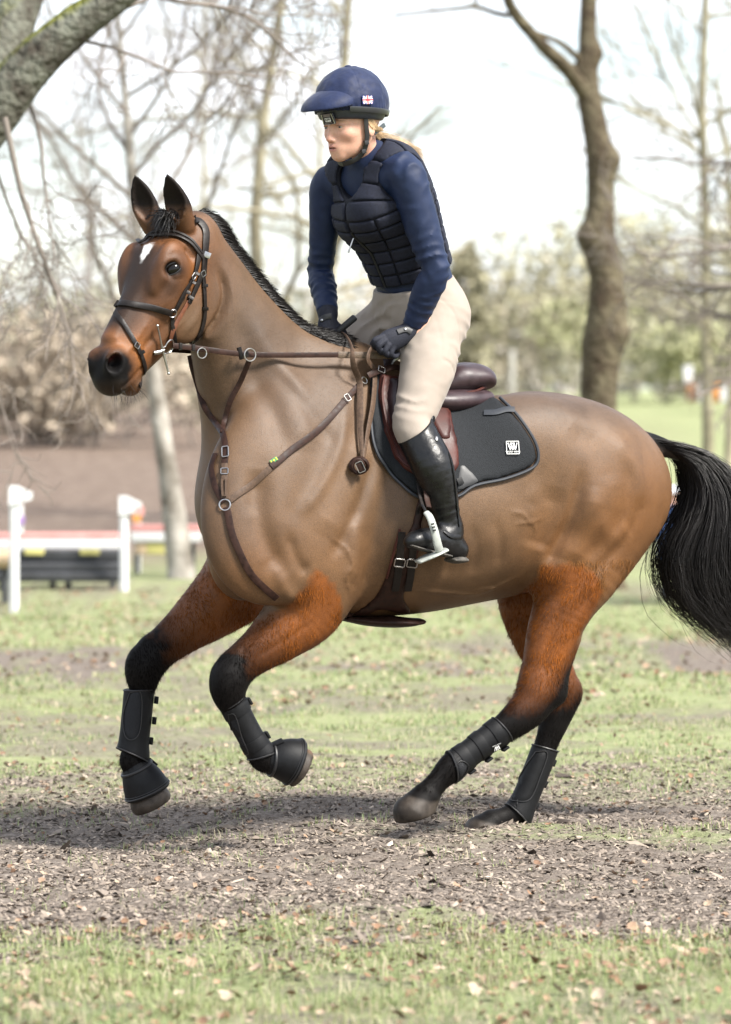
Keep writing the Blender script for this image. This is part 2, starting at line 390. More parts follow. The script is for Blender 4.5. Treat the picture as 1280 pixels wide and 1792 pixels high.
# ================================================================ horse
HF = Frame(22, at(700, 900, 0)); HL = HF.l
HD = Frame(45, HF(338, 380, .045)); DL = HD.l
def hs(px, py, lat, a, b, e=0., fr=None): return ((fr or HF)(px, py, lat), a*PX, b*PX, e)
def make_horse_field():
    F = Field()
    # trunk, rump to breast
    F.add(Sweep([hs(1076, 872, 0, 92, 94), hs(1044, 858, 0, 134, 136), hs(1003, 850, 0, 155, 154), hs(950, 850, 0, 166, 158), hs(880, 868, 0, 176, 156, .04),
                 hs(800, 876, 0, 184, 166, .06), hs(720, 878, 0, 196, 166, .12), hs(650, 866, 0, 214, 148, .2), hs(580, 858, 0, 215, 130, .22),
                 hs(510, 868, 0, 185, 122, .1), hs(452, 888, 0, 130, 108)], HL, sub=10), .02)
    # withers ridge and croup ridge
    F.add(Sweep([hs(760, 705, 0, 22, 40), hs(690, 672, 0, 34, 44), hs(630, 642, 0, 36, 42), hs(570, 640, 0, 42, 46)], HL), .09)
    # neck
    F.add(Sweep([hs(520, 745, 0, 165, 92, .12), hs(486, 705, .0, 147, 80, .2), hs(441, 632, .015, 108, 66, .26), hs(402, 552, .03, 76, 56, .22),
                 hs(372, 484, .04, 57, 50, .15), hs(350, 432, .045, 42, 44, .1), hs(340, 410, .045, 34, 38)], HL, sub=8), .10)
    # shoulders, breast
    F.add(Ell(HF(505, 860, .185), (.105, .27, .37), T=HF(560, 690, .1)-HF(455, 930, .2), lat=HL), .07)
    F.add(Ell(HF(505, 860, -.185), (.105, .24, .36), T=HF(560, 690, -.1)-HF(455, 930, -.2), lat=HL), .07)
    F.add(Ell(HF(452, 925, .15), (.125, .135, .19), lat=HL), .06)      # near point of shoulder
    F.add(Ell(HF(438, 925, -.135), (.13, .145, .20), lat=HL), .06)    # far point of shoulder
    F.add(Ell(HF(425, 965, .07), (.085, .11, .15), lat=HL), .035); F.add(Ell(HF(425, 965, -.07), (.085, .11, .15), lat=HL), .035)
    F.add(Ell(HF(560, 985, .175), (.10, .15, .17), lat=HL), .06)       # triceps
    F.add(Ell(HF(540, 985, -.175), (.10, .15, .17), lat=HL), .06)
    # haunches
    for sd in (1, -1):
        F.add(Ell(HF(1016, 850, .125*sd), (.155, .210, .25), lat=HL), .06)
        F.add(Ell(HF(1068, 888, .10*sd), (.120, .120, .23), T=HF(1090, 780, 0)-HF(1058, 1000, 0), lat=HL), .06)
        F.add(Ell(HF(915, 765, .16*sd), (.09, .13, .11), lat=HL), .14)   # hip
        F.add(Ell(HF(965, 975, .17*sd), (.08, .075, .10), lat=HL), .05)   # stifle
    # near hind
    F.add(Sweep([hs(1040, 900, .12, 112, 62), hs(1014, 985, .14, 86, 60), hs(990, 1050, .145, 58, 48), hs(967, 1110, .14, 47, 38), hs(953, 1160, .135, 40, 31), hs(945, 1200, .13, 38, 28)], HL), .05)
    F.add(Sweep([hs(944, 1190, .13, 32, 26), hs(936, 1225, .13, 37, 29), hs(905, 1258, .13, 31, 25), hs(868, 1284, .13, 23, 18), hs(825, 1316, .13, 20.5, 16), hs(793, 1341, .13, 26, 20.5),
                 hs(768, 1366, .13, 20, 17), hs(750, 1387, .13, 22, 19), hs(743, 1395, .13, 24, 21)], HL), .03)
    F.add(Ell(HF(968, 1214, .128), (.03, .04, .038), lat=HL), .035)
    F.add(Sweep([hs(1004, 1120, .14, 10, 12), hs(990, 1170, .135, 9, 11), hs(977, 1212, .13, 12, 12)], HL), .03)
    # far hind
    F.add(Sweep([hs(990, 900, -.12, 112, 62), hs(950, 980, -.14, 90, 60), hs(928, 1045, -.145, 62, 50), hs(940, 1110, -.14, 48, 38), hs(962, 1165, -.135, 39, 31), hs(975, 1200, -.13, 36, 28)], HL), .05)
    F.add(Sweep([hs(972, 1185, -.13, 33, 26), hs(980, 1222, -.13, 35, 29), hs(970, 1262, -.13, 28, 24), hs(957, 1300, -.13, 22, 18), hs(932, 1366, -.13, 20, 16), hs(908, 1420, -.13, 26, 20),
                 hs(884, 1432, -.13, 21, 17), hs(866, 1437, -.13, 22, 19), hs(858, 1440, -.13, 23, 20)], HL), .03)
    F.add(Ell(HF(1000, 1212, -.13), (.03, .035, .04), lat=HL), .03)
    # near fore
    F.add(Sweep([hs(560, 1010, .16, 75, 54), hs(536, 1062, .165, 66, 50), hs(497, 1102, .165, 52, 42), hs(455, 1136, .165, 39, 33), hs(420, 1163, .165, 33, 28), hs(405, 1180, .165, 32, 28)], HL), .04)
    F.add(Sweep([hs(412, 1172, .165, 31, 27), hs(401, 1192, .165, 33, 29), hs(401, 1215, .165, 29, 26), hs(410, 1238, .165, 22, 20), hs(426, 1268, .165, 18, 15), hs(445, 1302, .165, 18, 15),
                 hs(460, 1325, .165, 24, 19), hs(478, 1333, .165, 20, 18), hs(494, 1331, .165, 23, 21), hs(503, 1331, .165, 27, 25)], HL), .02)
    # far fore
    F.add(Sweep([hs(450, 985, -.15, 78, 54), hs(412, 1028, -.155, 68, 50), hs(366, 1068, -.16, 54, 43), hs(322, 1103, -.16, 41, 34), hs(286, 1132, -.16, 34, 29), hs(262, 1155, -.16, 31, 28)], HL), .04)
    F.add(Sweep([hs(270, 1140, -.16, 31, 28), hs(256, 1165, -.16, 32, 29), hs(251, 1188, -.16, 28, 26), hs(249, 1212, -.16, 21, 20), hs(243, 1255, -.16, 18, 15), hs(237, 1302, -.16, 18, 15),
                 hs(233, 1330, -.16, 24, 19), hs(241, 1350, -.16, 20, 18), hs(249, 1366, -.16, 23, 21), hs(252, 1374, -.16, 27, 25)], HL), .02)
    # knees
    for (x, y, l) in ((398, 1195, .165), (246, 1168, -.16)):
        F.add(Ell(HF(x, y, l), (.05, .045, .06), lat=HL), .02)
    # hooves: short cones cut flat at the sole
    def hoof(p0, p1, l, r0, r1, cutp, cutn):
        a, b = HF(*p0, l), HF(*p1, l); H = Field()
        sw = Sweep([(a, r0*PX, r0*PX*.93), (b, r1*PX, r1*PX*.93)], HL, sub=1)
        c = HF(*cutp, l); q = HF(cutp[0]+cutn[0]*10, cutp[1]+cutn[1]*10, l); n = nrm(q-c)
        F.add(Fn(lambda P: np.maximum(sw.d(P), (P-c)@n), sw.lo, sw.hi), .003)
    hoof((745, 1395), (724, 1424), .13, 26, 37, (735, 1429), (.22, .97))
    hoof((862, 1440), (844, 1458), -.13, 25, 35, (850, 1464), (.02, 1))
    hoof((500, 1332), (524, 1343), .165, 26, 35, (531, 1343), (.86, .5))
    hoof((251, 1372), (263, 1400), -.16, 26, 37, (262, 1415), (.45, .9))
    # ------------------------------------------------------------ head
    hd = lambda px, py, lat, a, b, e=0.: hs(px, py, lat, a, b, e, HD)
    def hm(px, py, lat):                       # measured on the near side, mirrored for the far side
        p = HD(px, py, abs(lat)); return p if lat >= 0 else p-2*HD.lat(p)*DL
    F.add(Sweep([hd(340, 412, 0, 40, 40), hd(322, 445, 0, 60, 51, -.08), hd(303, 482, 0, 72, 56.5, -.14), hd(281, 534, 0, 70, 49, -.02), hd(252, 576, 0, 60, 40, -.1),
                 hd(228, 610, 0, 51, 35, -.05), hd(210, 637, 0, 45, 34), hd(199, 655, 0, 34, 33), hd(195, 664, 0, 24, 28)], DL, sub=7), .03)
    for sd in (1, -1):
        F.add(Ell(hm(336, 538, .055*sd), (.036, .100, .115), T=HD(345, 490, 0)-HD(300, 600, 0), lat=DL), .035)                    # jowl
        F.add(Ell(hm(296, 452, .086*sd), (.020, .050, .034), T=HD(250, 440, 0)-HD(300, 470, 0), lat=DL), .06)  # brow
        F.add(Ell(hm(303, 470, .082*sd), (.026, .042, .034), lat=DL), .04)
        F.add(Ell(hm(290, 500, .070*sd), (.026, .050, .060), T=HD(300, 470, 0)-HD(275, 540, 0), lat=DL), .05)
        F.add(Sweep([(hm(318, 497, .080*sd), .014, .012), (hm(292, 528, .070*sd), .010, .010), (hm(268, 556, .056*sd), .006, .006)], DL), .028)  # cheek ridge
        F.add(Ell(hm(203, 634, .042*sd), (.028, .040, .044), T=HD(205, 612, 0)-HD(192, 660, 0), lat=DL), .025)  # nostril wing
    F.add(Sweep([hd(262, 435, 0, 10, 30), hd(238, 500, 0, 9, 22), hd(212, 552, 0, 9, 18), hd(192, 592, 0, 10, 18)], DL), .018)    # nasal bone
    F.add(Ell(HD(193, 668, 0), (.056, .036, .040), T=HD(180, 650, 0)-HD(200, 690, 0), lat=DL), .02)    # upper lip
    F.add(Ell(HD(226, 674, 0), (.044, .035, .030), T=HD(190, 692, 0)-HD(240, 660, 0), lat=DL), .018)    # lower lip, chin
    for sd in (1, -1):
        F.sub(Ell(hm(303, 470, .119*sd), (.026, .030, .021), T=HD(270, 450, 0)-HD(300, 500, 0), lat=DL), .010)   # eye socket
        F.sub(Ell(hm(204, 637, .074*sd), (.036, .028, .036), T=HD(206, 615, 0)-HD(194, 658, 0), lat=nrm(DL*sd+HD.f*.45)), .006)  # nostril
        F.sub(Ell(hm(201, 634, .052*sd), (.030, .017, .024), T=HD(206, 615, 0)-HD(194, 658, 0), lat=nrm(DL*sd+HD.f*.2)), .005)
        F.rel(Relief(HD, [(206, 679), (220, 670), (236, 652), (249, 637)], -.007, .006, sd, .01, lat=.04))   # mouth line
        F.rel(Relief(HD, [(372, 470), (380, 500), (380, 528), (372, 560), (354, 592), (335, 606)], -.016, .012, sd, .02, lat=.07))   # behind the jowl
        F.rel(Relief(HD, [(318, 490), (326, 506), (334, 524)], -.004, .016, sd, .02, lat=.07))
        F.rel(Relief(HD, [(300, 545), (270, 582), (244, 610)], -.004, .014, sd, .02, lat=.05))
        F.rel(Relief(HD, [(310, 555), (290, 585), (268, 606)], .002, .006, sd, .02, lat=.05))
        F.rel(Relief(HD, [(318, 436), (326, 446), (332, 458)], -.010, .013, sd, .02, lat=.08))   # hollow above the eye
        F.rel(Relief(HD, [(284, 480), (274, 505), (262, 530)], -.006, .013, sd, .02, lat=.06))
        F.rel(Relief(HD, [(252, 560), (240, 582), (226, 606), (216, 618)], .004, .007, sd, .02, lat=.045))
        F.rel(Relief(HD, [(262, 588), (250, 604), (240, 626)], -.004, .008, sd, .02, lat=.045))
        F.rel(Relief(HD, [(300, 500), (290, 520), (292, 545), (284, 566)], .0022, .0035, sd, .02, lat=.06))
        F.rel(Relief(HD, [(290, 520), (274, 534), (262, 552)], .0020, .003, sd, .02, lat=.06))
        F.rel(Relief(HD, [(346, 500), (340, 545), (318, 585)], .004, .014, sd, .02, lat=.07))
        F.rel(Relief(HD, [(316, 455), (310, 446), (298, 444), (286, 452)], -.0035, .006, sd, .02, lat=.09))
        F.rel(Relief(HD, [(290, 484), (300, 490), (312, 486)], -.0025, .005, sd, .02, lat=.09))
    F.add(Sweep([hs(1095, 790, 0, 30, 30), hs(1128, 776, 0, 21, 21), hs(1160, 783, 0, 17, 18), hs(1195, 796, 0, 13, 15), hs(1225, 815, 0, 9, 10)], HL), .03)   # dock
    # ears
    for (bx, by, tx, ty, lb, lt, op) in ((322, 388, 293, 307, .058, .060, (-.42, -.88, .12)), (264, 390, 237, 309, -.055, -.070, (-.30, -.93, .12))):
        b0 = HD(bx, by, lb); t0 = HD(tx, ty, lt); ax = t0-b0; op = nrm(op); lt_ = nrm(np.cross(ax, op))
        q = lambda t, o=0.: b0+ax*t-op*o
        F.add(Sweep([(q(-.1), .028, .030), (q(.12), .030, .037), (q(.36), .028, .041), (q(.66), .020, .032), (q(.88), .011, .017), (q(1.02), .004, .004)], lt_), .012)
        F.sub(Sweep([(q(.10, -.026), .014, .012), (q(.36, -.024), .024, .031), (q(.64, -.018), .017, .024), (q(.9, -.012), .008, .009)], lt_), .004)
    # ------------------------------------------------------------ relief: muscle edges, folds, veins, tendons (near and far side alike)
    for sd in (1, -1):
        r = lambda p, h, w, **k: F.rel(Relief(HF, p, h*1.12, w*1.12, sd, **k))
        r([(438, 820), (432, 870), (432, 915), (448, 960), (478, 1010)], -.018, .034)         # breast groove
        r([(700, 740), (668, 860), (648, 940), (632, 1010), (600, 1075)], -.014, .036)   # behind the shoulder
        if sd < 0: continue                                  # fine relief on the side one can see
        r([(630, 760), (590, 860), (548, 940)], .010, .055)
        r([(560, 740), (520, 850), (490, 920)], -.005, .04)
        r([(410, 540), (430, 630), (455, 720), (470, 800)], -.007, .03, lat=.1)    # jugular furrow
        r([(470, 590), (500, 690), (500, 790)], .006, .05, lat=.1)
        r([(1002, 820), (988, 880), (975, 925), (960, 962), (950, 990)], -.014, .020)   # flank fold
        r([(1022, 850), (1008, 930), (990, 985)], .012, .04)
        r([(955, 850), (935, 920), (925, 960)], -.010, .045)
        r([(1120, 850), (1090, 930), (1050, 980), (1020, 1010)], -.006, .018)     # between the thigh muscles
        r([(1080, 800), (1078, 870), (1050, 935), (1000, 985)], -.006, .026)
        r([(990, 740), (1030, 790), (1045, 850)], -.006, .04)
        r([(905, 850), (930, 885), (900, 905)], .004, .03)
        r([(610, 700), (585, 780), (545, 850), (500, 905)], .008, .020)          # spine of the shoulder blade
        r([(650, 790), (620, 870), (585, 935), (560, 975)], -.007, .018)
        r([(600, 900), (610, 960), (600, 1020)], .009, .030)                      # triceps
        r([(480, 930), (500, 980), (520, 1000)], -.007, .016)
        r([(455, 980), (480, 1030), (500, 1050)], .007, .018)
        r([(400, 880), (410, 940), (430, 990)], .006, .022, lat=.1)
        r([(470, 640), (520, 720), (560, 780)], -.005, .022, lat=.12); r([(440, 560), (480, 640), (520, 700)], .006, .03, lat=.1)
        r([(1060, 760), (1100, 820), (1110, 890)], .007, .030); r([(1020, 900), (1060, 940), (1090, 920)], .006, .028)
        r([(940, 700), (985, 720), (1030, 760)], .004, .03); r([(1030, 1030), (1000, 1070), (985, 1110)], -.004, .014)
        r([(720, 920), (735, 960), (730, 1010)], -.003, .016); r([(760, 920), (775, 965), (770, 1010)], -.003, .016); r([(800, 915), (818, 960), (815, 1005)], -.003, .016); r([(840, 905), (860, 950), (862, 990)], -.003, .016)   # ribs
        r([(660, 960), (720, 985), (800, 990), (880, 960)], -.004, .04)
        r([(720, 1032), (780, 1038), (845, 1040), (905, 1010)], .004, .005)          # spur vein
        r([(880, 1040), (862, 1030), (830, 1036)], .003, .004)
        r([(585, 960), (600, 985), (590, 1010), (606, 1040)], .003, .004)
        r([(560, 940), (585, 955), (600, 975)], .003, .004)
        r([(870, 895), (895, 898), (910, 912), (935, 905)], .003, .005); r([(880, 915), (915, 915), (925, 930)], .003, .004)
        for i in range(5): r([(978+i*4, 865+i*8), (962+i*5, 915+i*5), (945+i*6, 955+i*4)], .0022, .0045)
        for i in range(4): r([(392+i*9, 470+i*6), (398+i*8, 520+i*6), (396+i*9, 570)], .0014, .004)
        r([(470, 1085), (440, 1120), (420, 1150)], -.004, .010); r([(540, 1085), (490, 1120), (445, 1150)], -.003, .008)
        r([(980, 1060), (965, 1120), (955, 1180)], -.004, .010)
    return F

from mathutils.bvhtree import BVHTree
HFIELD = make_horse_field()
HV, HFc = polygonize(HFIELD, .006, 2)
HBVH = BVHTree.FromPolygons(HV.tolist(), HFc.tolist())
def hit(px, py, off=.0, bvh=None):
    """where the line of measurement meets the horse"""
    d = nrm(V3((px-640)/FPX, 1, (680-py)/FPX)); r = (bvh or HBVH).ray_cast(Vector(CAMP), Vector(d))
    if r[0] is None:
        r = (bvh or HBVH).find_nearest(Vector(HF(px, py, .1)))
    n = np.array(r[1]); n = n if n@d < 0 else -n
    return np.array(r[0])+n*off, n
def near(p, off=0., bvh=None):
    r = (bvh or HBVH).find_nearest(Vector(p)); p0 = np.array(r[0]); n = np.array(r[1]); return p0+n*off, n
def ring(c, axis, n=40, ref=(0, 0, 1), off=.004, a0=0, a1=360, far=.6, bvh=None):
    """points where a plane through c cuts the outside of the horse"""
    axis = nrm(axis); u = nrm(np.asarray(ref, float)-(np.asarray(ref, float)@axis)*axis); w = np.cross(axis, u); P, N = [], []
    for k in range(n):
        a = R(a0+(a1-a0)*k/(n-1)); d = math.cos(a)*u+math.sin(a)*w
        r = (bvh or HBVH).ray_cast(Vector(c), Vector(d))
        if r[0] is None: continue
        nn = np.array(r[1]); nn = nn if nn@d > 0 else -nn
        P.append(np.array(r[0])+nn*off); N.append(nn)
    return np.array(P), np.array(N)
def inside_poly(Q, poly):
    ins = np.zeros(len(Q), bool); n = len(poly)
    for i in range(n):
        a, b = poly[i], poly[(i+1) % n]
        c = ((a[1] > Q[:, 1]) != (b[1] > Q[:, 1])) & (Q[:, 0] < (b[0]-a[0])*(Q[:, 1]-a[1])/(b[1]-a[1]+1e-12)+a[0])
        ins ^= c
    return ins
def region(fr, px, lat, Q, soft, jit=None):
    poly = np.array([fr.sz(fr(x, y, lat)) for x, y in px]); d, _ = seg_dist2(Q, np.vstack([poly, poly[:1]]))
    sd = np.where(inside_poly(Q, poly), d, -d)
    if jit is not None: sd = sd+jit
    return np.clip(sd/soft*.5+.5, 0, 1)
def vnoise(P, freq, seed=0):
    """cheap smooth value noise"""
    r = np.random.default_rng(seed); T = r.random((32, 32, 32)).astype(np.float32); Q = P*freq+100
    i = np.floor(Q).astype(int); f = Q-i; f = f*f*(3-2*f); o = 0
    for a in (0, 1):
        for b in (0, 1):
            for c in (0, 1):
                w = (f[:, 0] if a else 1-f[:, 0])*(f[:, 1] if b else 1-f[:, 1])*(f[:, 2] if c else 1-f[:, 2])
                o = o+w*T[(i[:, 0]+a) % 32, (i[:, 1]+b) % 32, (i[:, 2]+c) % 32]
    return o-.5
def horse_colours(P):
    q = HF.sz(P); lat = HF.lat(P); N = len(P)
    tan, warm, grey = V3(.195, .108, .052), V3(.235, .100, .030), V3(.120, .080, .056)
    chest, dark, black = V3(.285, .088, .016), V3(.032, .013, .007), V3(.0085, .0072, .0068)
    n1 = vnoise(P, 9, 1); n2 = vnoise(P, 28, 2); n3 = vnoise(P, 90, 3); jit = n2*.012+n3*.012
    C = np.tile(tan, (N, 1))
    mixc = lambda C, col, w: C+(np.asarray(col)-C)*np.clip(w, 0, 1)[:, None]
    def blob(px, py, r, la=.2):
        c = HF.sz(HF(px, py, la)); return np.exp(-((q-c)**2).sum(1)/(r*PX)**2)
    for x, y, r_, w in ((1090, 920, 120, .9), (960, 960, 70, .7), (1060, 1010, 80, .7), (420, 990, 70, .7), (560, 960, 80, .25), (640, 1050, 80, .3), (1150, 880, 60, .6), (480, 720, 90, .15)):
        C = mixc(C, warm, blob(x, y, r_)*w)
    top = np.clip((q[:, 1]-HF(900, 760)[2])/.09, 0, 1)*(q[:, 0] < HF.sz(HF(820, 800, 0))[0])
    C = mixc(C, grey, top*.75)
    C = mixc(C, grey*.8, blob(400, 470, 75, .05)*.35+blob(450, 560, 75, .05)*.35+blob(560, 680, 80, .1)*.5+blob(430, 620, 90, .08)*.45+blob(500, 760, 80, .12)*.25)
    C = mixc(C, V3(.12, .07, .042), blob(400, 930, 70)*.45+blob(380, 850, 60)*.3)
    C = C*(1+n1*.34+n2*.22+n3*.10)[:, None]
    # unclipped legs
    nearm, farm = lat > .02, lat <= .02
    nf = region(HF, [(485, 1062), (505, 1028), (530, 994), (562, 1018), (582, 1056), (594, 1092), (560, 1170), (450, 1260), (560, 1330), (545, 1400), (430, 1400), (340, 1200), (400, 1120)], .17, q, .008, jit)*nearm
    ff = region(HF, [(350, 985), (375, 985), (405, 1003), (440, 1000), (480, 1040), (470, 1120), (320, 1200), (310, 1460), (180, 1460), (180, 1150), (300, 1030)], -.16, q, .010, jit)*(lat < -.03)
    nh = region(HF, [(930, 988), (962, 984), (995, 988), (1020, 1004), (1037, 1030), (1030, 1062), (1016, 1088), (1006, 1120), (1050, 1200), (1020, 1300), (800, 1460), (660, 1460), (660, 1380), (900, 1200)], .15, q, .008, jit)*nearm
    fh = region(HF, [(840, 1025), (900, 1000), (990, 1020), (1060, 1100), (1060, 1300), (960, 1480), (800, 1480), (800, 1400), (900, 1250)], -.15, q, .012, jit)*(lat < -.02)
    leg = np.maximum.reduce([nf, ff, nh, fh])
    L = np.tile(chest, (N, 1))*(1+n1*.5+n2*.45+n3*.3)[:, None]
    def ramp(p0, p1, la):
        a, b = HF.sz(HF(*p0, la)), HF.sz(HF(*p1, la)); return np.clip(((q-a)@(b-a))/((b-a)@(b-a))+n2*.25+n3*.15, 0, 1)
    for msk, p0, p1, la, x0 in ((nf, (500, 1085), (412, 1165), .165, 0), (ff, (370, 1075), (275, 1140), -.16, 0), (nh, (962, 1150), (925, 1262), .135, 0), (fh, (945, 1130), (985, 1245), -.13, 0)):
        t = ramp(p0, p1, la); m = msk > 0
        tgt = dark+(black-dark)*np.clip(t*2-1, 0, 1)[:, None]
        L[m] = (L+(tgt-L)*(t**1.3)[:, None])[m]
    # tendon side of the near hind is dark right up
    t = region(HF, [(1004, 1130), (975, 1170), (950, 1215), (905, 1262), (960, 1290), (1000, 1240), (1010, 1180)], .135, q, .03)*nearm
    L = mixc(L, black*1.4, t)
    hoofc = V3(.070, .055, .043)
    hz = np.zeros(N)
    for px, la, side in (([(690, 1440), (690, 1405), (712, 1392), (745, 1402), (776, 1398), (780, 1445)], .13, 1), ([(800, 1440), (828, 1433), (862, 1442), (892, 1440), (895, 1480), (800, 1480)], -.13, -1),
                         ([(500, 1300), (530, 1290), (570, 1340), (540, 1390), (500, 1370)], .165, 1), ([(200, 1380), (250, 1385), (300, 1360), (320, 1400), (250, 1460), (200, 1450)], -.16, -1)):
        hz = np.maximum(hz, region(HF, px, la, q, .006)*((lat*side) > 0))
    L = mixc(L, hoofc*(1+n2*.9+n3*.6)[:, None], hz)
    C = C*(1-leg[:, None])+L*leg[:, None]
    # dock
    dk = region(HF, [(1112, 755), (1130, 772), (1140, 790), (1150, 800), (1260, 850), (1260, 770), (1180, 745)], 0, q, .012)
    C = mixc(C, black, dk*(q[:, 1] > HF(1200, 900)[2]))
    C = mixc(C, V3(.07, .05, .042), region(HF, [(1143, 784), (1180, 790), (1192, 802), (1150, 804)], 0, q, .012))
    # ---------------- head
    h = HD.sz(P); hl = HD.lat(P)
    def hblob(px, py, la, rx, ry=None, ang=0):
        c = HD.sz(HD(px, py, la)); d = h-c; ca, sa = math.cos(ang), math.sin(ang); e = np.stack([d[:, 0]*ca+d[:, 1]*sa, -d[:, 0]*sa+d[:, 1]*ca], 1)
        return np.exp(-((e/np.array([rx, ry or rx]))**2).sum(1))
    face = region(HD, [(352, 380), (362, 440), (345, 520), (300, 640), (255, 720), (130, 720), (130, 600), (230, 400), (290, 330)], .03, h, .10)
    bay, orange, nasal = V3(.165, .066, .024), V3(.31, .108, .022), V3(.036, .026, .022)
    H = np.tile(bay, (N, 1))*(1+n1*.3+n2*.25)[:, None]
    al = np.abs(hl)
    H = mixc(H, orange, hblob(215, 600, .03, .05, .07)*1.0+hblob(330, 480, .07, .035, .06)*.9+hblob(282, 430, .05, .05, .035)*.35+hblob(232, 622, .03, .05)*.8+hblob(300, 440, .08, .02)*.5)
    H = mixc(H, V3(.19, .115, .065), hblob(320, 560, .05, .06, .07)*.9)
    # dark front of the face between the eyes and the noseband
    fr_line = np.array([HD.sz(HD(x, y, 0)) for x, y in ((256, 455), (240, 495), (222, 535), (208, 560))]); dl, tl = seg_dist2(h, fr_line)
    front = np.exp(-(dl/.050)**4)*np.exp(-(al/.062)**4)
    H = mixc(H, nasal, front*.92)
    H = mixc(H, nasal, hblob(285, 500, .07, .035, .045)*.55+hblob(303, 448, .09, .035, .02)*.5)
    # muzzle
    muz = np.clip(region(HD, [(120, 632), (162, 628), (184, 620), (206, 614), (222, 622), (229, 640), (224, 656), (230, 668), (226, 715), (120, 720)], .045, h, .022, jit), 0, 1)
    H = mixc(H, V3(.014, .0125, .012), muz)
    H = mixc(H, V3(.13, .075, .045), hblob(238, 672, .02, .022, .018)*.8)
    for ea in (STAR_EYE, STAR_EYE-2*HD.lat(STAR_EYE)*DL):       # dark skin round the eyes
        de = P-ea; ee = np.stack([de@nrm(HD.f*.92-V3(0, 0, .30)), de[:, 2], de@DL], 1); H = mixc(H, V3(.010, .008, .0075), np.exp(-((ee/np.array([.031, .023, .03]))**2).sum(1)**1.5)*1.5)
    e = hblob(205, 638, .05, .026, .031); H = mixc(H, V3(.008, .007, .007), e*1.8)  # black nostril skin, widened and deepened to paint shade into the lit hollow
    H = mixc(H, V3(.20, .03, .028), hblob(198, 627, .04, .008, .009)*.55)      # pink inside the nostril
    sp = STAR_AT; ax_ = nrm(HD.f*.55-V3(0, 0, .83)+DL*-.12); dd = P-sp; al_ = dd@ax_; la_ = dd@nrm(np.cross(ax_, HD.f+V3(0, 0, .5)))
    star = np.exp(-(al_/.042)**2-(la_/(.022-.009*np.clip(al_/.04, -1, 1)))**2); star = np.clip((star-.42+n3*.35+n2*.15)*5, 0, 1)*(np.linalg.norm(dd, axis=1) < .07)
    H = mixc(H, V3(.72, .70, .67), star)
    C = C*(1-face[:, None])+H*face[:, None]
    # ears: dark outside and inside, brown at the root
    ear = np.clip((P[:, 2]-HD(300, 378, 0)[2])/.035, 0, 1)*(h[:, 0] > HD.sz(HD(372, 380, 0))[0])
    C = mixc(C, V3(.016, .013, .012), ear*.96)
    return np.clip(C*(1-.49*(1-np.clip(star*face, 0, 1)))[:, None], .003, .9)
STAR_AT = hit(255, 440)[0]; STAR_EYE = hit(302.5, 470.5)[0]
HC = horse_colours(HV)
def coat_material():
    m = mat('horse_coat', rough=.55, spec=.42, attr='Col', noise=.30, nscale=330, ndetail=4, bump=.45, bscale=380, bdist=.002, sheen=0, rnoise=.08)
    n, l = m.node_tree.nodes, m.node_tree.links; a = [q for q in n if q.type == 'ATTRIBUTE'][0]; bw = n.new('ShaderNodeRGBToBW'); mr = n.new('ShaderNodeMapRange')       # dark hair is duller than the clipped coat
    mr.inputs[1].default_value = .006; mr.inputs[2].default_value = .05; mr.inputs[3].default_value = .10; mr.inputs[4].default_value = .36; l.new(a.outputs['Color'], bw.inputs[0]); l.new(bw.outputs[0], mr.inputs[0]); l.new(mr.outputs[0], n['Principled BSDF'].inputs['Specular IOR Level'])
    return m
M_coat = coat_material()
M_hair = mat('black_hair', (.0075, .0060, .0055), .42, spec=.35, noise=.5, nscale=30)
M_fur = mat('leg_fur', rough=.85, spec=.03, attr='Col')
M_eye = mat('horse_eye', (.004, .003, .0025), .07, spec=.28)
horse = empty('horse', (HF(700, 1464, 0)[0], 0, 0), 'bay horse cantering with clipped tan body, black legs and white star', 'horse')
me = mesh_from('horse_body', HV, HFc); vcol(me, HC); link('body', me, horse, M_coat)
en_p, en_n = hit(302.5, 470.5)
M_lid = mat('lid', (.007, .006, .006), .4)
for sd in (1, -1):
    mir = lambda q: q if sd > 0 else q-2*HD.lat(q)*DL
    n0 = en_n-(0 if sd > 0 else 2*(en_n@DL))*DL; p = mir(en_p)-n0*.0065
    ax = nrm(HD.f*.92-V3(0, 0, .30)); ax = nrm(ax-(ax@n0)*n0); up = np.cross(n0, ax); up = up if up[2] > 0 else -up
    MB().sphere(p, (.0265, .0205, .0190), 28, 18, T=n0, lat=ax).build('eye', M_eye, horse)
    for dz in (1, -1):
        pts = [p+n0*(.0085+.0035*math.cos(R(a))*(1.4 if dz > 0 else 1))+ax*.0270*math.sin(R(a))+up*dz*(.0150 if dz > 0 else .0165)*math.cos(R(a)) for a in np.linspace(-90, 90, 15)]
        rr_ = (.0032 if dz > 0 else .0024)*(.35+.65*np.cos(np.linspace(-1.3, 1.3, 15))); MB().tube(pts, rr_, 8).build('eyelid', M_lid, horse)
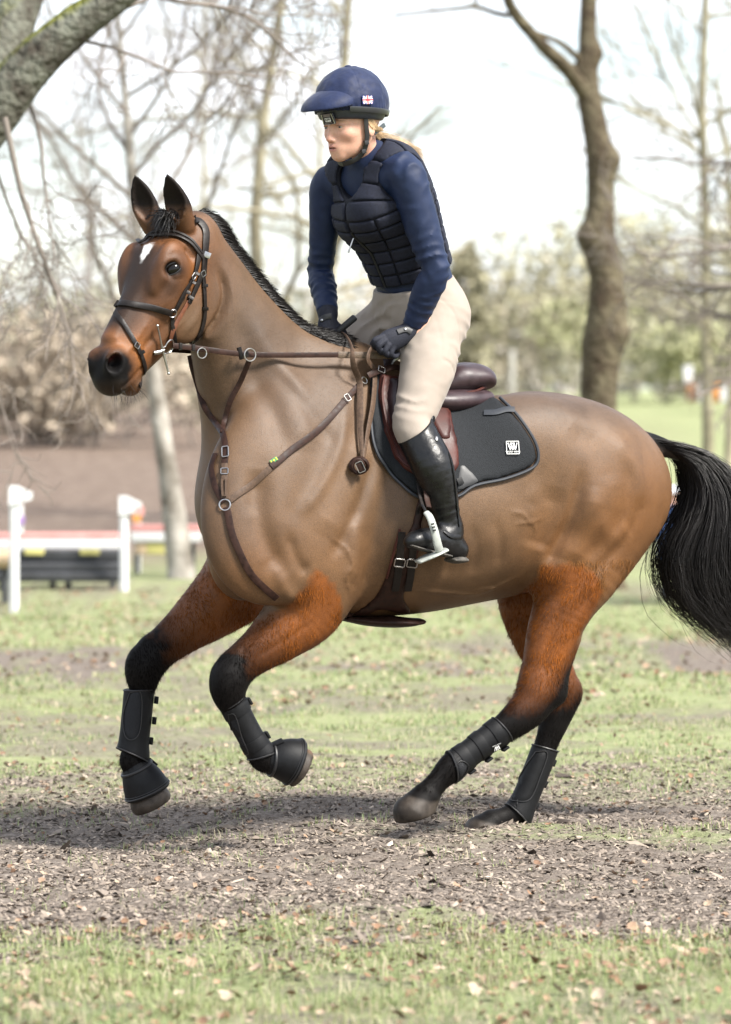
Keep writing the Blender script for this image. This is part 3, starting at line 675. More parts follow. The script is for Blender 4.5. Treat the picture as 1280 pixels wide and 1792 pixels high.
# ---- tail
def guides_to_strands(guides, n, m, latspread, rnd, lenr=(.7, 1.0), seed=3, fr=HF, rootq=None):
    r = np.random.default_rng(seed); K = [catmull(np.array([fr(x, y, 0) for x, y in g]), 12) for g in guides]
    L = min(len(k) for k in K); K = np.stack([k[np.linspace(0, len(k)-1, m).round().astype(int)] for k in K])
    q = r.random(n)*(len(guides)-1); i = np.minimum(q.astype(int), len(guides)-2); f = (q-i)[:, None, None]
    P = K[i]*(1-f)+K[i+1]*f
    t = np.linspace(0, 1, m)[None, :, None]
    lat = r.normal(0, 1, (n, 1, 1)); P = P+fr.l*(lat*(latspread[0]+(latspread[1]-latspread[0])*np.sin(np.pi*t*.7)))
    ncl = 130; cl = r.normal(0, 1, (ncl, m, 3)).cumsum(1)*rnd*.7; ci = r.integers(0, ncl, n)
    P = P+cl[ci]*t+r.normal(0, 1, (n, m, 3)).cumsum(1)*rnd*.45*t
    ln = np.minimum(r.uniform(*lenr, n), 1); tt = np.linspace(0, 1, m)[None, :]*ln[:, None]*(m-1); j = np.clip(tt.astype(int), 0, m-2); fr_ = (tt-j)[..., None]
    a = np.take_along_axis(P, j[..., None].repeat(3, 2), 1); b = np.take_along_axis(P, (j+1)[..., None].repeat(3, 2), 1)
    return a*(1-fr_)+b*fr_
G = [[(1176, 798), (1190, 806), (1203, 826), (1208, 862), (1194, 905), (1166, 950), (1160, 1000), (1178, 1045), (1218, 1082), (1275, 1108)],
     [(1160, 786), (1182, 794), (1212, 812), (1232, 860), (1232, 920), (1222, 980), (1228, 1040), (1258, 1092), (1305, 1130), (1340, 1150)],
     [(1140, 774), (1176, 781), (1222, 800), (1262, 850), (1276, 920), (1280, 990), (1290, 1060), (1310, 1110), (1350, 1150), (1390, 1170)],
     [(1122, 764), (1168, 773), (1222, 790), (1272, 832), (1302, 895), (1318, 965), (1335, 1035), (1358, 1095), (1385, 1145), (1410, 1170)]]
P = np.concatenate([guides_to_strands(G, 4600, 20, (.008, .058), .0058, (.45, 1.0)), guides_to_strands(G, 420, 20, (.008, .085), .013, (.6, 1.08), seed=8)])
v, f = strands(P, np.array([.00085]*14+[.0008, .0007, .0006, .0004, .0003, .0001]))
link('tail', mesh_from('tail', v, f), horse, M_hair)
# ---- mane, short, lying over the far side
def hair_roots(pxline, n, seed, fr=HF, lat=(.0, .03)):
    r = np.random.default_rng(seed); c = catmull(np.array(pxline, float), 10); u = r.random(n)*(len(c)-1); i = u.astype(int); i = np.minimum(i, len(c)-2); f = (u-i)[:, None]
    pts = c[i]*(1-f)+c[i+1]*f; rt = []
    for k in range(n):
        p, nn = near(fr(*pts[k], r.uniform(*lat))); rt.append((p, nn))
    return np.array([a for a, b in rt]), np.array([b for a, b in rt]), u/(len(c)-1), r
mane_line = [(342, 368), (370, 388), (404, 416), (438, 456), (480, 508), (520, 556), (556, 598), (590, 618)]
p, nn, u, r = hair_roots(mane_line, 7500, 11, lat=(.015, .055))
m_ = 6; t = np.linspace(0, 1, m_)[None, :, None]
ln = (.056+.010*vnoise(p, 9, 3)+r.normal(0, .005, len(u)))[:, None, None]
bk = nrm(V3(.62, .1, -.72)); dirn = .56*nn+.62*bk-.20*HL+.25*np.stack([vnoise(p, 11, 90+i) for i in range(3)], 1)+r.normal(0, .10, nn.shape); dirn /= np.linalg.norm(dirn, axis=1)[:, None]
P = p[:, None]-nn[:, None]*.004+dirn[:, None]*ln*t+(-HL*.030+bk*.020)*(t**2)*(ln/.05)
v, f = strands(P, np.array([.0011, .0011, .001, .0008, .0005, .0002])); link('mane', mesh_from('mane', v, f), horse, M_hair)
# ---- forelock
r = np.random.default_rng(5); n = 420; m_ = 8; t = np.linspace(0, 1, m_)[None, :, None]
root = np.array([HD(300+a*14, 376+b*6, c) for a, b, c in zip(r.uniform(-1, 1, n), r.uniform(-1, 1, n), r.uniform(-.045, .05, n))])
dr = HD.f*.55+V3(0, 0, .45); cl_ = r.normal(0, .55, 40)[r.integers(0, 40, n)]; side = (r.normal(0, .16, n)+cl_)[:, None]*DL
P = root[:, None]+((dr+side)[:, None]*.060*t+(HD.f*.018+V3(0, 0, -.112))*(t**1.8)*r.uniform(.15, .95, (n, 1, 1)))+r.normal(0, .0022, (n, m_, 3)).cumsum(1)*t
for k in range(n):                                     # keep the hair on the forehead, not in it
    for j in range(2, m_):
        q, nn = near(P[k, j]); dd = (P[k, j]-q)@nn
        if dd < .003: P[k, j] = q+nn*(.003+.004*r.random())
v, f = strands(P, np.array([.0012]*5+[.0009, .0006, .0002])); link('forelock', mesh_from('forelock', v, f), horse, M_hair)
# whiskers on the chin
r = np.random.default_rng(9); Wp = []
for k in range(46):
    q, nn = near(HD(r.uniform(195, 248), r.uniform(672, 700), r.uniform(-.02, .05)))
    d = nrm(nn+V3(0, 0, -.5)+r.normal(0, .25, 3)); l_ = r.uniform(.02, .045); Wp.append([q+d*l_*t_+V3(0, 0, -.006)*t_*t_ for t_ in np.linspace(0, 1, 4)])
v, f = strands(np.array(Wp), np.array([.0005, .0004, .0003, .0001])); link('whiskers', mesh_from('whiskers', v, f), horse, M_hair)
# ---- longer winter coat left on the legs
def leg_fur(n=52000):
    r = np.random.default_rng(21); lum = HC.sum(1); tri = HFc; cen = HV[tri].mean(1); col = HC[tri].mean(1)
    zmax = HF(900, 975)[2]
    unclipped = (cen[:, 2] < zmax) & ((col[:, 0]/np.maximum(col[:, 2], 1e-4) > 6) | (lum[tri].mean(1) < .07)) & (cen[:, 2] > HF(700, 1375)[2])
    idx = np.nonzero(unclipped)[0]; k = r.choice(idx, n); w = r.dirichlet((1, 1, 1, 1), n)
    p = (HV[tri[k]]*w[..., None]).sum(1); a, b, c = HV[tri[k, 0]], HV[tri[k, 1]], HV[tri[k, 2]]; nn = np.cross(b-a, c-a); nn /= np.maximum(np.linalg.norm(nn, axis=1), 1e-12)[:, None]
    g = np.tile(V3(-.25, 0, -.97), (n, 1)); g[HF.sz(p)[:, 0] > HF.sz(HF(700, 900, 0))[0]] = V3(.15, 0, -.98)
    g = g-nn*(g*nn).sum(1)[:, None]; g /= np.maximum(np.linalg.norm(g, axis=1), 1e-6)[:, None]
    nz_ = np.stack([vnoise(p, 22, 31+i) for i in range(3)], 1)
    d = g+nn*.22+nz_*1.1+r.normal(0, .12, (n, 3)); d /= np.linalg.norm(d, axis=1)[:, None]
    s = np.cross(d, nn); s /= np.maximum(np.linalg.norm(s, axis=1), 1e-6)[:, None]; L = r.uniform(.008, .02, n)[:, None]; wd = .00085
    v = np.stack([p-s*wd-nn*.001, p+s*wd-nn*.001, p+d*L+nn*.001], 1).reshape(-1, 3); f = np.arange(n*3).reshape(n, 3)
    me = mesh_from('leg_coat', v, f); cc = col[k]*r.uniform(.75, 1.5, (n, 1)); vcol(me, np.repeat(cc, 3, 0)); return me
tag(link('leg_coat', leg_fur(), horse, M_fur), kind='stuff')

# ---- short clipped coat over the body
def body_coat(n=130000):
    r = np.random.default_rng(23); cen = HV[HFc].mean(1); a, b, c = HV[HFc[:, 0]], HV[HFc[:, 1]], HV[HFc[:, 2]]; nf = np.cross(b-a, c-a); nf /= np.maximum(np.linalg.norm(nf, axis=1), 1e-12)[:, None]
    vis = np.nonzero((nf@V3(0, -1, 0) > -.25) & (cen[:, 2] > HF(700, 1230)[2]))[0]; k = r.choice(vis, n); w = r.dirichlet((1, 1, 1, 1), n); p = (HV[HFc[k]]*w[..., None]).sum(1); nn = nf[k]; col = (HC[HFc[k]]*w[..., None]).sum(1)
    g = np.tile(-HF.f*.8+V3(0, 0, -.55), (n, 1)); hd_ = HF.sz(p)[:, 0] > HF.sz(HF(400, 500, 0))[0]; g[hd_] = HD.f*.3+V3(0, 0, -.9)
    g = g+np.stack([vnoise(p, 5, 41+i) for i in range(3)], 1)*1.2; g = g-nn*(g*nn).sum(1)[:, None]; g /= np.maximum(np.linalg.norm(g, axis=1), 1e-6)[:, None]
    d = g+nn*.16+r.normal(0, .16, (n, 3)); d /= np.linalg.norm(d, axis=1)[:, None]; s = np.cross(d, nn); s /= np.maximum(np.linalg.norm(s, axis=1), 1e-6)[:, None]; L = r.uniform(.003, .006, n)[:, None]; wd = .0004
    v = np.stack([p-s*wd-nn*.0006, p+s*wd-nn*.0006, p+d*L], 1).reshape(-1, 3); me = mesh_from('body_coat', v, np.arange(n*3).reshape(n, 3)); vcol(me, np.repeat(col*r.uniform(.7, 1.5, (n, 1)), 3, 0)); return me
tag(link('body_coat', body_coat(), horse, M_fur), kind='stuff')
# ================================================================ tack
from mathutils.geometry import delaunay_2d_cdt
M_leather = mat('brown_leather', (.022, .0095, .0065), .52, spec=.18, noise=.5, nscale=60, bump=.2, bscale=300, rnoise=.12)
M_dleather = mat('dark_bridle_leather', (.0085, .006, .005), .48, spec=.25, noise=.4, nscale=80, bump=.2, bscale=300, rnoise=.1)
M_tleather = mat('worn_tan_leather', (.070, .043, .028), .6, spec=.25, noise=.35, nscale=120, bump=.3, bscale=400)
M_plait = mat('plaited_rein', (.075, .048, .028), .6, noise=.5, nscale=300, bump=.6, bscale=500)
M_steel = mat('steel', (.42, .41, .40), .3, metal=1, noise=.2, nscale=60)
M_rust = mat('cheek_leather', (.12, .040, .018), .5, noise=.3, nscale=90)
M_seat = mat('saddle_seat_leather', (.030, .017, .020), .46, spec=.4, noise=.25, nscale=30, bump=.15, bscale=350, rnoise=.1)
M_flap = mat('saddle_flap_leather', (.042, .011, .008), .45, spec=.22, noise=.45, nscale=14, bump=.15, bscale=300, rnoise=.1)
M_roll = mat('knee_roll_leather', (.017, .0085, .010), .36, spec=.4, noise=.4, nscale=18, rnoise=.08)
def mesh_weave(name, rgb, sc, rough=.75, depth=.35):
    m = mat(name, rgb, rough, spec=.2); n, l = m.node_tree.nodes, m.node_tree.links; p = n['Principled BSDF']
    t = n.new('ShaderNodeTexCoord'); v = n.new('ShaderNodeTexVoronoi'); v.inputs['Scale'].default_value = sc
    l.new(t.outputs['Object'], v.inputs['Vector']); b = n.new('ShaderNodeBump'); b.inputs['Strength'].default_value = depth; b.inputs['Distance'].default_value = .003
    l.new(v.outputs['Distance'], b.inputs['Height']); l.new(b.outputs['Normal'], p.inputs['Normal'])
    mm = n.new('ShaderNodeMix'); mm.data_type = 'RGBA'; r = n.new('ShaderNodeMapRange'); r.inputs[1].default_value = .1; r.inputs[2].default_value = .5
    l.new(v.outputs['Distance'], r.inputs[0]); l.new(r.outputs[0], mm.inputs['Factor']); mm.inputs['A'].default_value = (*[c*.45 for c in rgb], 1); mm.inputs['B'].default_value = (*[c*1.6 for c in rgb], 1)
    l.new(mm.outputs['Result'], p.inputs['Base Color']); return m
M_pad = mesh_weave('pad_mesh', (.0085, .0095, .011), 330, .8, .3)
M_bind = mat('pad_binding', (.016, .019, .025), .5, noise=.2, nscale=200)
M_boot = mat('neoprene', (.0052, .0055, .0063), .55, spec=.2, noise=.3, nscale=60, bump=.2, bscale=500)
M_bootm = mesh_weave('boot_mesh', (.0095, .010, .0115), 320, .65)
M_white = mat('white_print', (.8, .8, .78), .6)
def strap_px(name, px, w, mt, parent, off=.003, t=.0019, sub=5, wpx=True, fn=None, side=0):
    pts = catmull(np.array(px, float), sub) if len(px) > 2 else np.array(px, float)
    if len(px) == 2: pts = pts[0]+(pts[1]-pts[0])*np.linspace(0, 1, sub*2)[:, None]
    h = [(fn or hit)(x, y, off+t) for x, y in pts[:, :2]]
    P = np.array([a for a, b in h]); N = np.array([b for a, b in h])
    for _ in range(2): P[1:-1] = (P[:-2]+2*P[1:-1]+P[2:])/4; N[1:-1] = (N[:-2]+2*N[1:-1]+N[2:])/4
    return MB().strap(P, N, w*PX, t).build(name, mt, parent, sharp=50)
def buckle(name, px, py, w, h, ang, parent, mt=None, off=.006, r=.0013, fn=None):
    p, n = (fn or hit)(px, py, off); u = nrm(V3(1, 0, 0)-(V3(1, 0, 0)@n)*n); v = nrm(np.cross(n, u)); v = v if v[2] > 0 else -v
    c, s = math.cos(R(ang)), math.sin(R(ang)); a, b = c*u+s*v, -s*u+c*v
    pts = [p+a*w*PX*x+b*h*PX*y for x, y in ((-1, -.8), (-.8, -1), (.8, -1), (1, -.8), (1, .8), (.8, 1), (-.8, 1), (-1, .8))]
    return MB().tube(pts, r, 6, closed=True, up=n).build(name, mt or M_steel, parent)
def ringpx(name, p, n, rad, r, parent, mt=None): return MB().torus(p, n, rad, r, 28, 8).build(name, mt or M_steel, parent)
def poly_patch(name, px, off, thick, mt, parent, spacing=7, sub=6, puff=None, bvh=None, smoothit=3, fn=None, edge=None):
    """a padded sheet lying on the horse; outline measured, laid onto the body, given thickness"""
    b = catmull(np.array(list(px)+[px[0]], float), sub)[:-1]; L = np.linalg.norm(np.roll(b, -1, 0)-b, axis=1); cum = np.concatenate([[0], np.cumsum(L)])
    m = max(12, int(cum[-1]/spacing)); tt = np.linspace(0, cum[-1], m, endpoint=False); bb = np.vstack([b, b[:1]])
    b = np.stack([np.interp(tt, cum, bb[:, k]) for k in (0, 1)], 1)
    lo, hi = b.min(0), b.max(0); gx, gy = np.meshgrid(np.arange(lo[0], hi[0], spacing), np.arange(lo[1], hi[1], spacing*.87)); gx[1::2] += spacing/2
    g = np.stack([gx.ravel(), gy.ravel()], 1); d, _ = seg_dist2(g, np.vstack([b, b[:1]])); g = g[inside_poly(g, b) & (d > spacing*.6)]
    pts = np.vstack([b, g]); vv, ee, ff, *_ = delaunay_2d_cdt([Vector(p) for p in pts], [(i, (i+1) % m) for i in range(m)], [list(range(m))], 1, 1e-5)
    vv = np.array([tuple(v) for v in vv]); d, _ = seg_dist2(vv, np.vstack([b, b[:1]])); nb = len(vv)
    h = [(fn or (lambda x, y: hit(x, y, 0, bvh)))(x, y) for x, y in vv]; P = np.array([a for a, c in h]); N = np.array([c for a, c in h])
    nb_ = [[] for _ in range(nb)]
    for e in ee: nb_[e[0]].append(e[1]); nb_[e[1]].append(e[0])
    for _ in range(smoothit):
        P = np.array([P[i]*.5+.5*P[nb_[i]].mean(0) if nb_[i] else P[i] for i in range(nb)]); N = np.array([N[i]+N[nb_[i]].mean(0) if nb_[i] else N[i] for i in range(nb)])
    N /= np.linalg.norm(N, axis=1)[:, None]
    edge_ = thick*(1-.65*np.exp(-(d/ (edge or 4))**2)); t = edge_ + (puff(vv, d) if puff is not None else 0)
    top = P+N*(off+t)[:, None]; bot = P+N*(off-.012); f = [tuple(q) for q in ff]
    cnt = {}
    for q in f:
        for i in range(len(q)): e = (q[i], q[(i+1) % len(q)]); cnt[e] = 1
    side = [(b_, a_, a_+nb, b_+nb) for (a_, b_) in cnt if (b_, a_) not in cnt]
    mb = MB(); mb.add(np.vstack([top, bot]), f+[tuple(i+nb for i in reversed(q)) for q in f]+side)
    return mb.build(name, mt, parent, sharp=60)
# ---------------------------------------------------------------- bridle
bridle = empty('bridle', HD(300, 500, 0), 'dark brown leather bridle with crossed noseband and steel cheek bit', 'bridle')
strap_px('headpiece', [(340, 383), (352, 391), (360, 405), (359, 430), (357, 455), (355, 482)], 6.5, M_dleather, bridle)
strap_px('throatlatch', [(354, 478), (356, 505), (357, 535), (356, 558), (350, 580), (338, 598), (322, 607), (308, 606)], 4.2, M_dleather, bridle, off=.004)
strap_px('browband', [(352, 452), (342, 438), (332, 427), (314, 418), (294, 414), (270, 415), (250, 418), (242, 424)], 3.6, M_dleather, bridle, off=.006, t=.003)
strap_px('browband_roll', [(350, 444), (341, 432), (331, 421), (313, 412), (294, 408.5), (270, 410), (250, 413), (242, 419)], 2.4, M_dleather, bridle, off=.008, t=.003)
strap_px('cheekpiece', [(347, 440), (344, 462), (336, 486), (323, 508), (312, 530), (303, 545)], 4.3, M_dleather, bridle, off=.005)
strap_px('bit_cheekpiece', [(350, 478), (345, 494), (336, 513), (328, 530)], 4.6, M_dleather, bridle, off=.007)
strap_px('bit_cheekpiece', [(328, 527), (318, 546), (308, 565), (300, 583), (296, 597)], 3.8, M_rust, bridle, off=.004)
for x, y, a in ((340, 478, 30), (333, 492, 30), (324, 510, 30), (330, 520, 30), (354.5, 500, 0), (355, 540, 0)):
    p, n = hit(x, y, .009); MB().box(p, (.0088, .0055, .003), X=nrm(V3(math.cos(R(a)), 0, -math.sin(R(a)))-.0), Y=np.cross(n, V3(math.cos(R(a)), 0, -math.sin(R(a)))), Z=n).build('keeper', M_dleather, bridle, bevel=.0015)
for x, y in ((335, 483), (352, 479)): buckle('buckle', x, y, 5.5, 4.5, 25, bridle, off=.010)
p, n = hit(357, 447, .012); MB().box(p, (.0105, .009, .0022), X=nrm(V3(.9, 0, -.35)), Y=nrm(V3(.35, 0, .9)), Z=n).build('browband_clip', M_steel, bridle, bevel=.001)
ringpx('noseband_ring', *hit(301, 547, .008), .0125, .0017, bridle)
strap_px('noseband', [(299, 547), (280, 542), (262, 538), (240, 535), (220, 532), (205, 533)], 5.4, M_dleather, bridle, off=.004, t=.003)
strap_px('noseband', [(207, 533), (198, 537), (191, 545), (187, 556)], 6.2, M_dleather, bridle, off=.004, t=.0035)
p, n = hit(199, 542, .006); MB().sphere(p, (.020, .017, .006), 20, 10, T=n, lat=(0, 0, 1)).build('noseband_pad', M_dleather, bridle)
strap_px('flash_strap', [(203, 547), (213, 562), (224, 579), (237, 602), (247, 624), (253, 645), (251, 662), (243, 676)], 4.0, M_dleather, bridle, off=.003)
buckle('buckle', 238, 604, 5, 4.5, -35, bridle, off=.008)
p, n = hit(244, 617, .009); MB().box(p, (.009, .005, .004), X=nrm(V3(.85, 0, .5)), Y=nrm(V3(-.5, 0, .85)), Z=n).build('keeper', M_dleather, bridle, bevel=.0015)
strap_px('curb_strap', [(301, 552), (301, 566), (303, 580), (306, 598), (306, 610)], 3.6, M_dleather, bridle, off=.004)
# bit: cheek bar with a D-shaped ring
bc, bn = hit(279, 611, .014)
bit = empty('bit', bc); bit.parent = bridle; bit.matrix_parent_inverse = bridle.matrix_basis.inverted()
b_up, _ = hit(271, 569, .016); b_dn = bc+(bc-b_up)*1.0; b_dn = bc+nrm(HD(289, 650, .05)-HD(279, 611, .05))*.072
MB().tube([b_up, bc+(b_up-bc)*.3, bc, bc+(b_dn-bc)*.3, b_dn], [.0028, .0032, .0046, .0036, .0030], 10).build('cheek_bar', M_steel, bit)
for q in (b_up, b_dn): MB().sphere(q, .0048, 12, 8).build('bar_tip', M_steel, bit)
e, _ = hit(300, 598, .012); c0 = (bc*.42+e*.58)
ax = nrm(e-bc); up_ = nrm(np.cross(bn, ax)); up_ = up_ if up_[2] > 0 else -up_
pts = [bc+up_*.011, bc+ax*.012+up_*.010, bc+ax*.022+up_*.018, bc+ax*.036+up_*.021, bc+ax*.047+up_*.012, bc+ax*.049-up_*.004, bc+ax*.042-up_*.018, bc+ax*.028-up_*.021, bc+ax*.012-up_*.016, bc-up_*.014]
MB().tube(catmull(pts, 4), .0022, 8).build('bit_ring', M_steel, bit)
MB().tube([bc-ax*.026-bn*.012, bc-ax*.012-bn*.003, bc+ax*.004], [.0075, .0065, .006], 12).build('mouthpiece', M_steel, bit)
# reins
RH_near = HF(688, 610, .150); RH_far = HF(580, 588, -.03)
r0 = bc+ax*.046-up_*.004
def rein_line(pts, w, mt, name, nor, t=.0019, sub=6): return MB().strap(catmull(np.array(pts), sub), nor, (catmull(np.array(w, float)[:, None], sub)[:, 0] if np.ndim(w) else w)*PX, t).build(name, mt, bridle, sharp=50)
r1, r2 = HF(440, 620.5, .16), HF(592, 621, .155); r3 = HF(684, 622, .152)
rn = nrm(HL+V3(0, 0, .05))
rein_line([r0, r0+(r1-r0)*.35, r1, r2], 4.6, M_leather, 'rein', rn)
rein_line([r2, r2+(r3-r2)*.5, r3, r3+V3(.012, 0, .006)], 5.6, M_plait, 'rein_grip', rn, .0028)
for k, x in enumerate((318, 340, 432)):
    p = r0+(r1-r0)*((x-305)/135.); MB().box(p, (.005, .0105, .005), X=nrm(r1-r0), Y=V3(0, 0, 1), Z=rn).build('rein_stop', M_dleather, bridle, bevel=.0015)
p = r0+(r1-r0)*.86; MB().box(p, (.006, .019, .006), X=nrm(V3(1, 0, .3)), Y=V3(-.25, 0, 1), Z=rn).build('rein_stop', M_dleather, bridle, bevel=.002)
rr0 = HD(300, 612, -.075)                    # far rein
rein_line([rr0, HF(400, 617, -.14), HF(500, 608, -.13), HF(560, 597, -.07), RH_far], 4.6, M_leather, 'rein', -HL)
# spare ends of the reins, looped and knotted
lp = lambda x, y, l=.185: hit(x, y, .022)[0] if y > 650 else HF(x, y, l)
rein_line([HF(597, 581, -.005), HF(606, 588, .06), HF(614, 602, .13), lp(617, 616), lp(619, 640), lp(623, 675), lp(623, 709), hit(625, 762, .02)[0], hit(628, 803, .02)[0]], [2.2, 2.2, 2.4, 3.6, 5, 5.4, 5.4, 4.6, 3], M_tleather, 'rein_end', nrm(HL+V3(-.55, 0, 0)), .0018, 5)
rein_line([HF(660, 600, .165), HF(652, 606, .175), lp(646, 617), lp(645, 632), lp(649, 656), lp(646, 709), lp(637, 759), lp(630, 803)], [2.6, 2.6, 3.4, 4.6, 5.4, 5.6, 4.8, 3], M_tleather, 'rein_end', nrm(HL+V3(.5, 0, 0)), .0018, 5)
kp = hit(622, 817, .022)[0]
kn = MB(); th = np.linspace(0, 2*math.pi, 26, endpoint=False)
kn.tube([kp+V3(.026*math.cos(a), -.004*math.sin(2*a), .022*math.sin(a)) for a in th], .0062, 8, closed=True, squash=1.0)
kn.tube([kp+V3(.017*math.cos(a)-.003, -.010+.004*math.cos(a), .020*math.sin(a)-.002) for a in th], .0055, 8, closed=True)
kn.build('rein_knot', M_leather, bridle)
MB().box(kp+V3(.002, -.020, -.002), (.0075, .002, .018), X=nrm(V3(1, 0, .5)), Y=(0, 1, 0), Z=nrm(V3(-.5, 0, 1))).build('rein_tab', M_leather, bridle, bevel=.001)
buckle('buckle', 625, 820, 6, 9, 25, bridle, fn=lambda x, y, o: (kp+V3(.004, -.024, -.004), V3(0, -1, 0)))
# ---------------------------------------------------------------- breastplate with running martingale
bp = empty('breastplate', HF(394, 884, .05), 'brown leather breastplate with martingale straps across the horse chest', 'breastplate')
mring = HF(438, 621, .175); ringpx('martingale_ring', mring, nrm(HL+V3(.15, 0, 0)), .019, .0021, bp)
mring2 = HF(354, 618, .165); ringpx('martingale_ring', mring2, nrm(HL+V3(.2, 0, 0)), .0155, .0018, bp)
def free_strap(pts, w, mt, name, nor, parent, t=.002, sub=5): return MB().strap(catmull(np.array(pts), sub), nor, w*PX, t).build(name, mt, parent, sharp=50)
jn, _ = hit(392, 759, .006)
free_strap([mring+V3(-.003, 0, -.018), HF(421, 668, .145), hit(406, 704, .012)[0], hit(397, 738, .007)[0], jn], 4.6, M_leather, 'fork_strap', nrm(HL+V3(-.3, 0, .1)), bp)
free_strap([HF(333, 622, -.02), HF(337, 642, -.01), HF(347, 676, .0), hit(362, 710, .010)[0], hit(376, 734, .007)[0], jn], 5.0, M_leather, 'fork_strap', nrm(HL+V3(-.5, 0, .1)), bp)
strap_px('fork_strap', [(392, 757), (395, 775), (396, 795), (394, 812)], 5.5, M_leather, bp, off=.005)
buckle('buckle', 396, 793, 5.5, 9.5, 2, bp, off=.012, r=.0018); buckle('buckle', 394, 826, 6, 5, 0, bp, off=.010, r=.0018)
strap_px('fork_strap', [(394, 812), (394, 830), (393, 850), (393, 872)], 5.2, M_tleather, bp, off=.005)
for dx in (-3.2, 3.2): strap_px('rolled_loop', [(393+dx, 840), (393+dx, 855), (393+dx*.6, 870)], 2, M_tleather, bp, off=.009, t=.003)
rg, rgn = hit(394, 884, .006); ringpx('breast_ring', rg, rgn, .0165, .0024, bp)
strap_px('yoke_strap', [(402, 876), (416, 865), (433, 853), (451, 839), (478, 815)], 5.4, M_tleather, bp, off=.004)
strap_px('yoke_strap', [(474, 818), (490, 805), (512, 786), (536, 768), (561, 748), (584, 724), (606, 699)], 5.6, M_leather, bp, off=.007)
strap_px('yoke_strap', [(601, 704), (614, 689), (631, 670)], 5.0, M_leather, bp, off=.008)
buckle('buckle', 605, 699, 5, 6, 40, bp, off=.013)
ringpx('yoke_ring', *hit(634, 668, .012), .0105, .0018, bp)
strap_px('yoke_strap', [(634, 664), (645, 658), (660, 653), (682, 650), (698, 656)], 5.2, M_leather, bp, off=.030)
buckle('buckle', 657, 653, 5, 6.5, 80, bp, off=.036)
strap_px('yoke_strap', [(379, 795), (373, 812), (372, 826), (377, 851), (385, 868), (392, 879)], 5.2, M_leather, bp, off=.004)
strap_px('girth_strap', [(396, 888), (400, 902), (406, 934), (423, 975), (440, 1006), (462, 1028), (484, 1046)], 6.0, M_leather, bp, off=.004)
p, n = hit(478, 807, .010)
lx, ly = nrm(V3(.82, 0, .57)), nrm(V3(-.57, 0, .82))
MB().box(p, (.0125, .006, .0012), X=lx, Y=ly, Z=n).build('maker_tab', mat('tab_green', (.10, .32, .13), .6), bp)
for d in (-.009, .009): MB().box(p+lx*d+n*.0014, (.0016, .0045, .0006), X=lx, Y=ly, Z=n).build('tab_stripe', mat('tab_yellow', (.7, .62, .08), .6), bp)
MB().box(p+n*.0014, (.0026, .0026, .0006), X=nrm(lx+ly), Y=nrm(ly-lx), Z=n).build('tab_mark', mat('tab_yellow2', (.7, .62, .08), .6), bp)
# ---------------------------------------------------------------- saddle pad
pad = empty('saddle_pad', HF(780, 690, 0), 'black mesh saddle pad with grey piping and white logo patch', 'saddle pad')
PADPX = [(646, 636), (644, 680), (645, 725), (653, 783), (675, 821), (700, 846), (728, 869), (765, 876), (802, 868), (829, 851), (881, 839), (926, 821), (940, 803), (934, 773), (906, 731), (876, 701), (862, 694), (810, 696), (760, 692), (705, 668)]
poly_patch('mesh_panel', PADPX, .004, .009, M_pad, pad, 7, 5)
bd = catmull(np.array(PADPX[2:16], float), 5)
P_ = [hit(x, y, .010) for x, y in bd]; MB().tube([a for a, b in P_], .0052, 8).build('piping', M_bind, pad)
strap_px('binding_strip', [(848, 728), (868, 727), (885, 722), (900, 722)], 6, M_bind, pad, off=.014)
poly_patch('wear_patch', [(800, 815), (812, 815), (836, 838), (835, 848), (805, 860), (795, 858)], .013, .003, mat('wear', (.008, .0085, .010), .5, noise=.2, nscale=90), pad, 6, 3)
strap_px('girth_loop', [(797, 846), (806, 843)], 6, M_boot, pad, off=.019, sub=3)
def logo_frame(px, py, wx, wy, skew=0, off=.018, roll=0, fn=None):
    p, n = (fn or hit)(px, py, off); u = nrm(V3(1, 0, 0)-(V3(1, 0, 0)@n)*n); v = nrm(np.cross(n, u)); v = v if v[2] > 0 else -v
    c, s = math.cos(R(roll)), math.sin(R(roll)); return p, c*u+s*v, -s*u+c*v, n
def logo_w(p, u, v, n, S, parent, box=True):
    """two interlocking W strokes over a line of small lettering"""
    bar = lambda x0, y0, x1, y1, w: [p+(u*x+v*y)*S for x, y in ((x0-w, y0), (x0+w, y0), (x1+w, y1), (x1-w, y1))]
    mk = MB()
    for q in ((-.52, .55, -.28, -.25, .075), (-.28, -.25, -.08, .55, .05), (-.22, .55, .02, -.25, .075), (.02, -.25, .22, .55, .05), (.08, .55, .30, -.25, .075), (.30, -.25, .52, .55, .05)):
        a = bar(*q); mk.add([z+n*.0012 for z in a], [(0, 1, 2, 3)])
    mk.build('logo', M_white, parent, smooth=False)
    cu = bpy.data.curves.new('lettering', 'FONT'); cu.body = 'WOOF WEAR'; cu.size = S*.27; cu.align_x = 'CENTER'
    o = bpy.data.objects.new('lettering', cu); M = Matrix((u, v, n)).transposed().to_4x4(); M.translation = Vector(p-v*S*.56+n*.0012); dg = None
    COL.objects.link(o); o.matrix_world = M; bpy.context.view_layer.update()
    me = bpy.data.meshes.new_from_object(o.evaluated_get(bpy.context.evaluated_depsgraph_get())); me.transform(M); bpy.data.objects.remove(o); link('lettering', me, parent, M_white)
    if box:
        fr = MB()
        for x0, y0, x1, y1 in ((-.72, -.72, .72, -.72), (.72, -.72, .72, .72), (.72, .72, -.72, .72), (-.72, .72, -.72, -.72)): fr.tube([p+(u*x0+v*y0)*S+n*.0012, p+(u*x1+v*y1)*S+n*.0012], .0011, 4)
        fr.build('logo_border', M_white, parent)
logo_w(*logo_frame(895, 785, 1, 1, off=.0165, roll=3), .0275, pad)
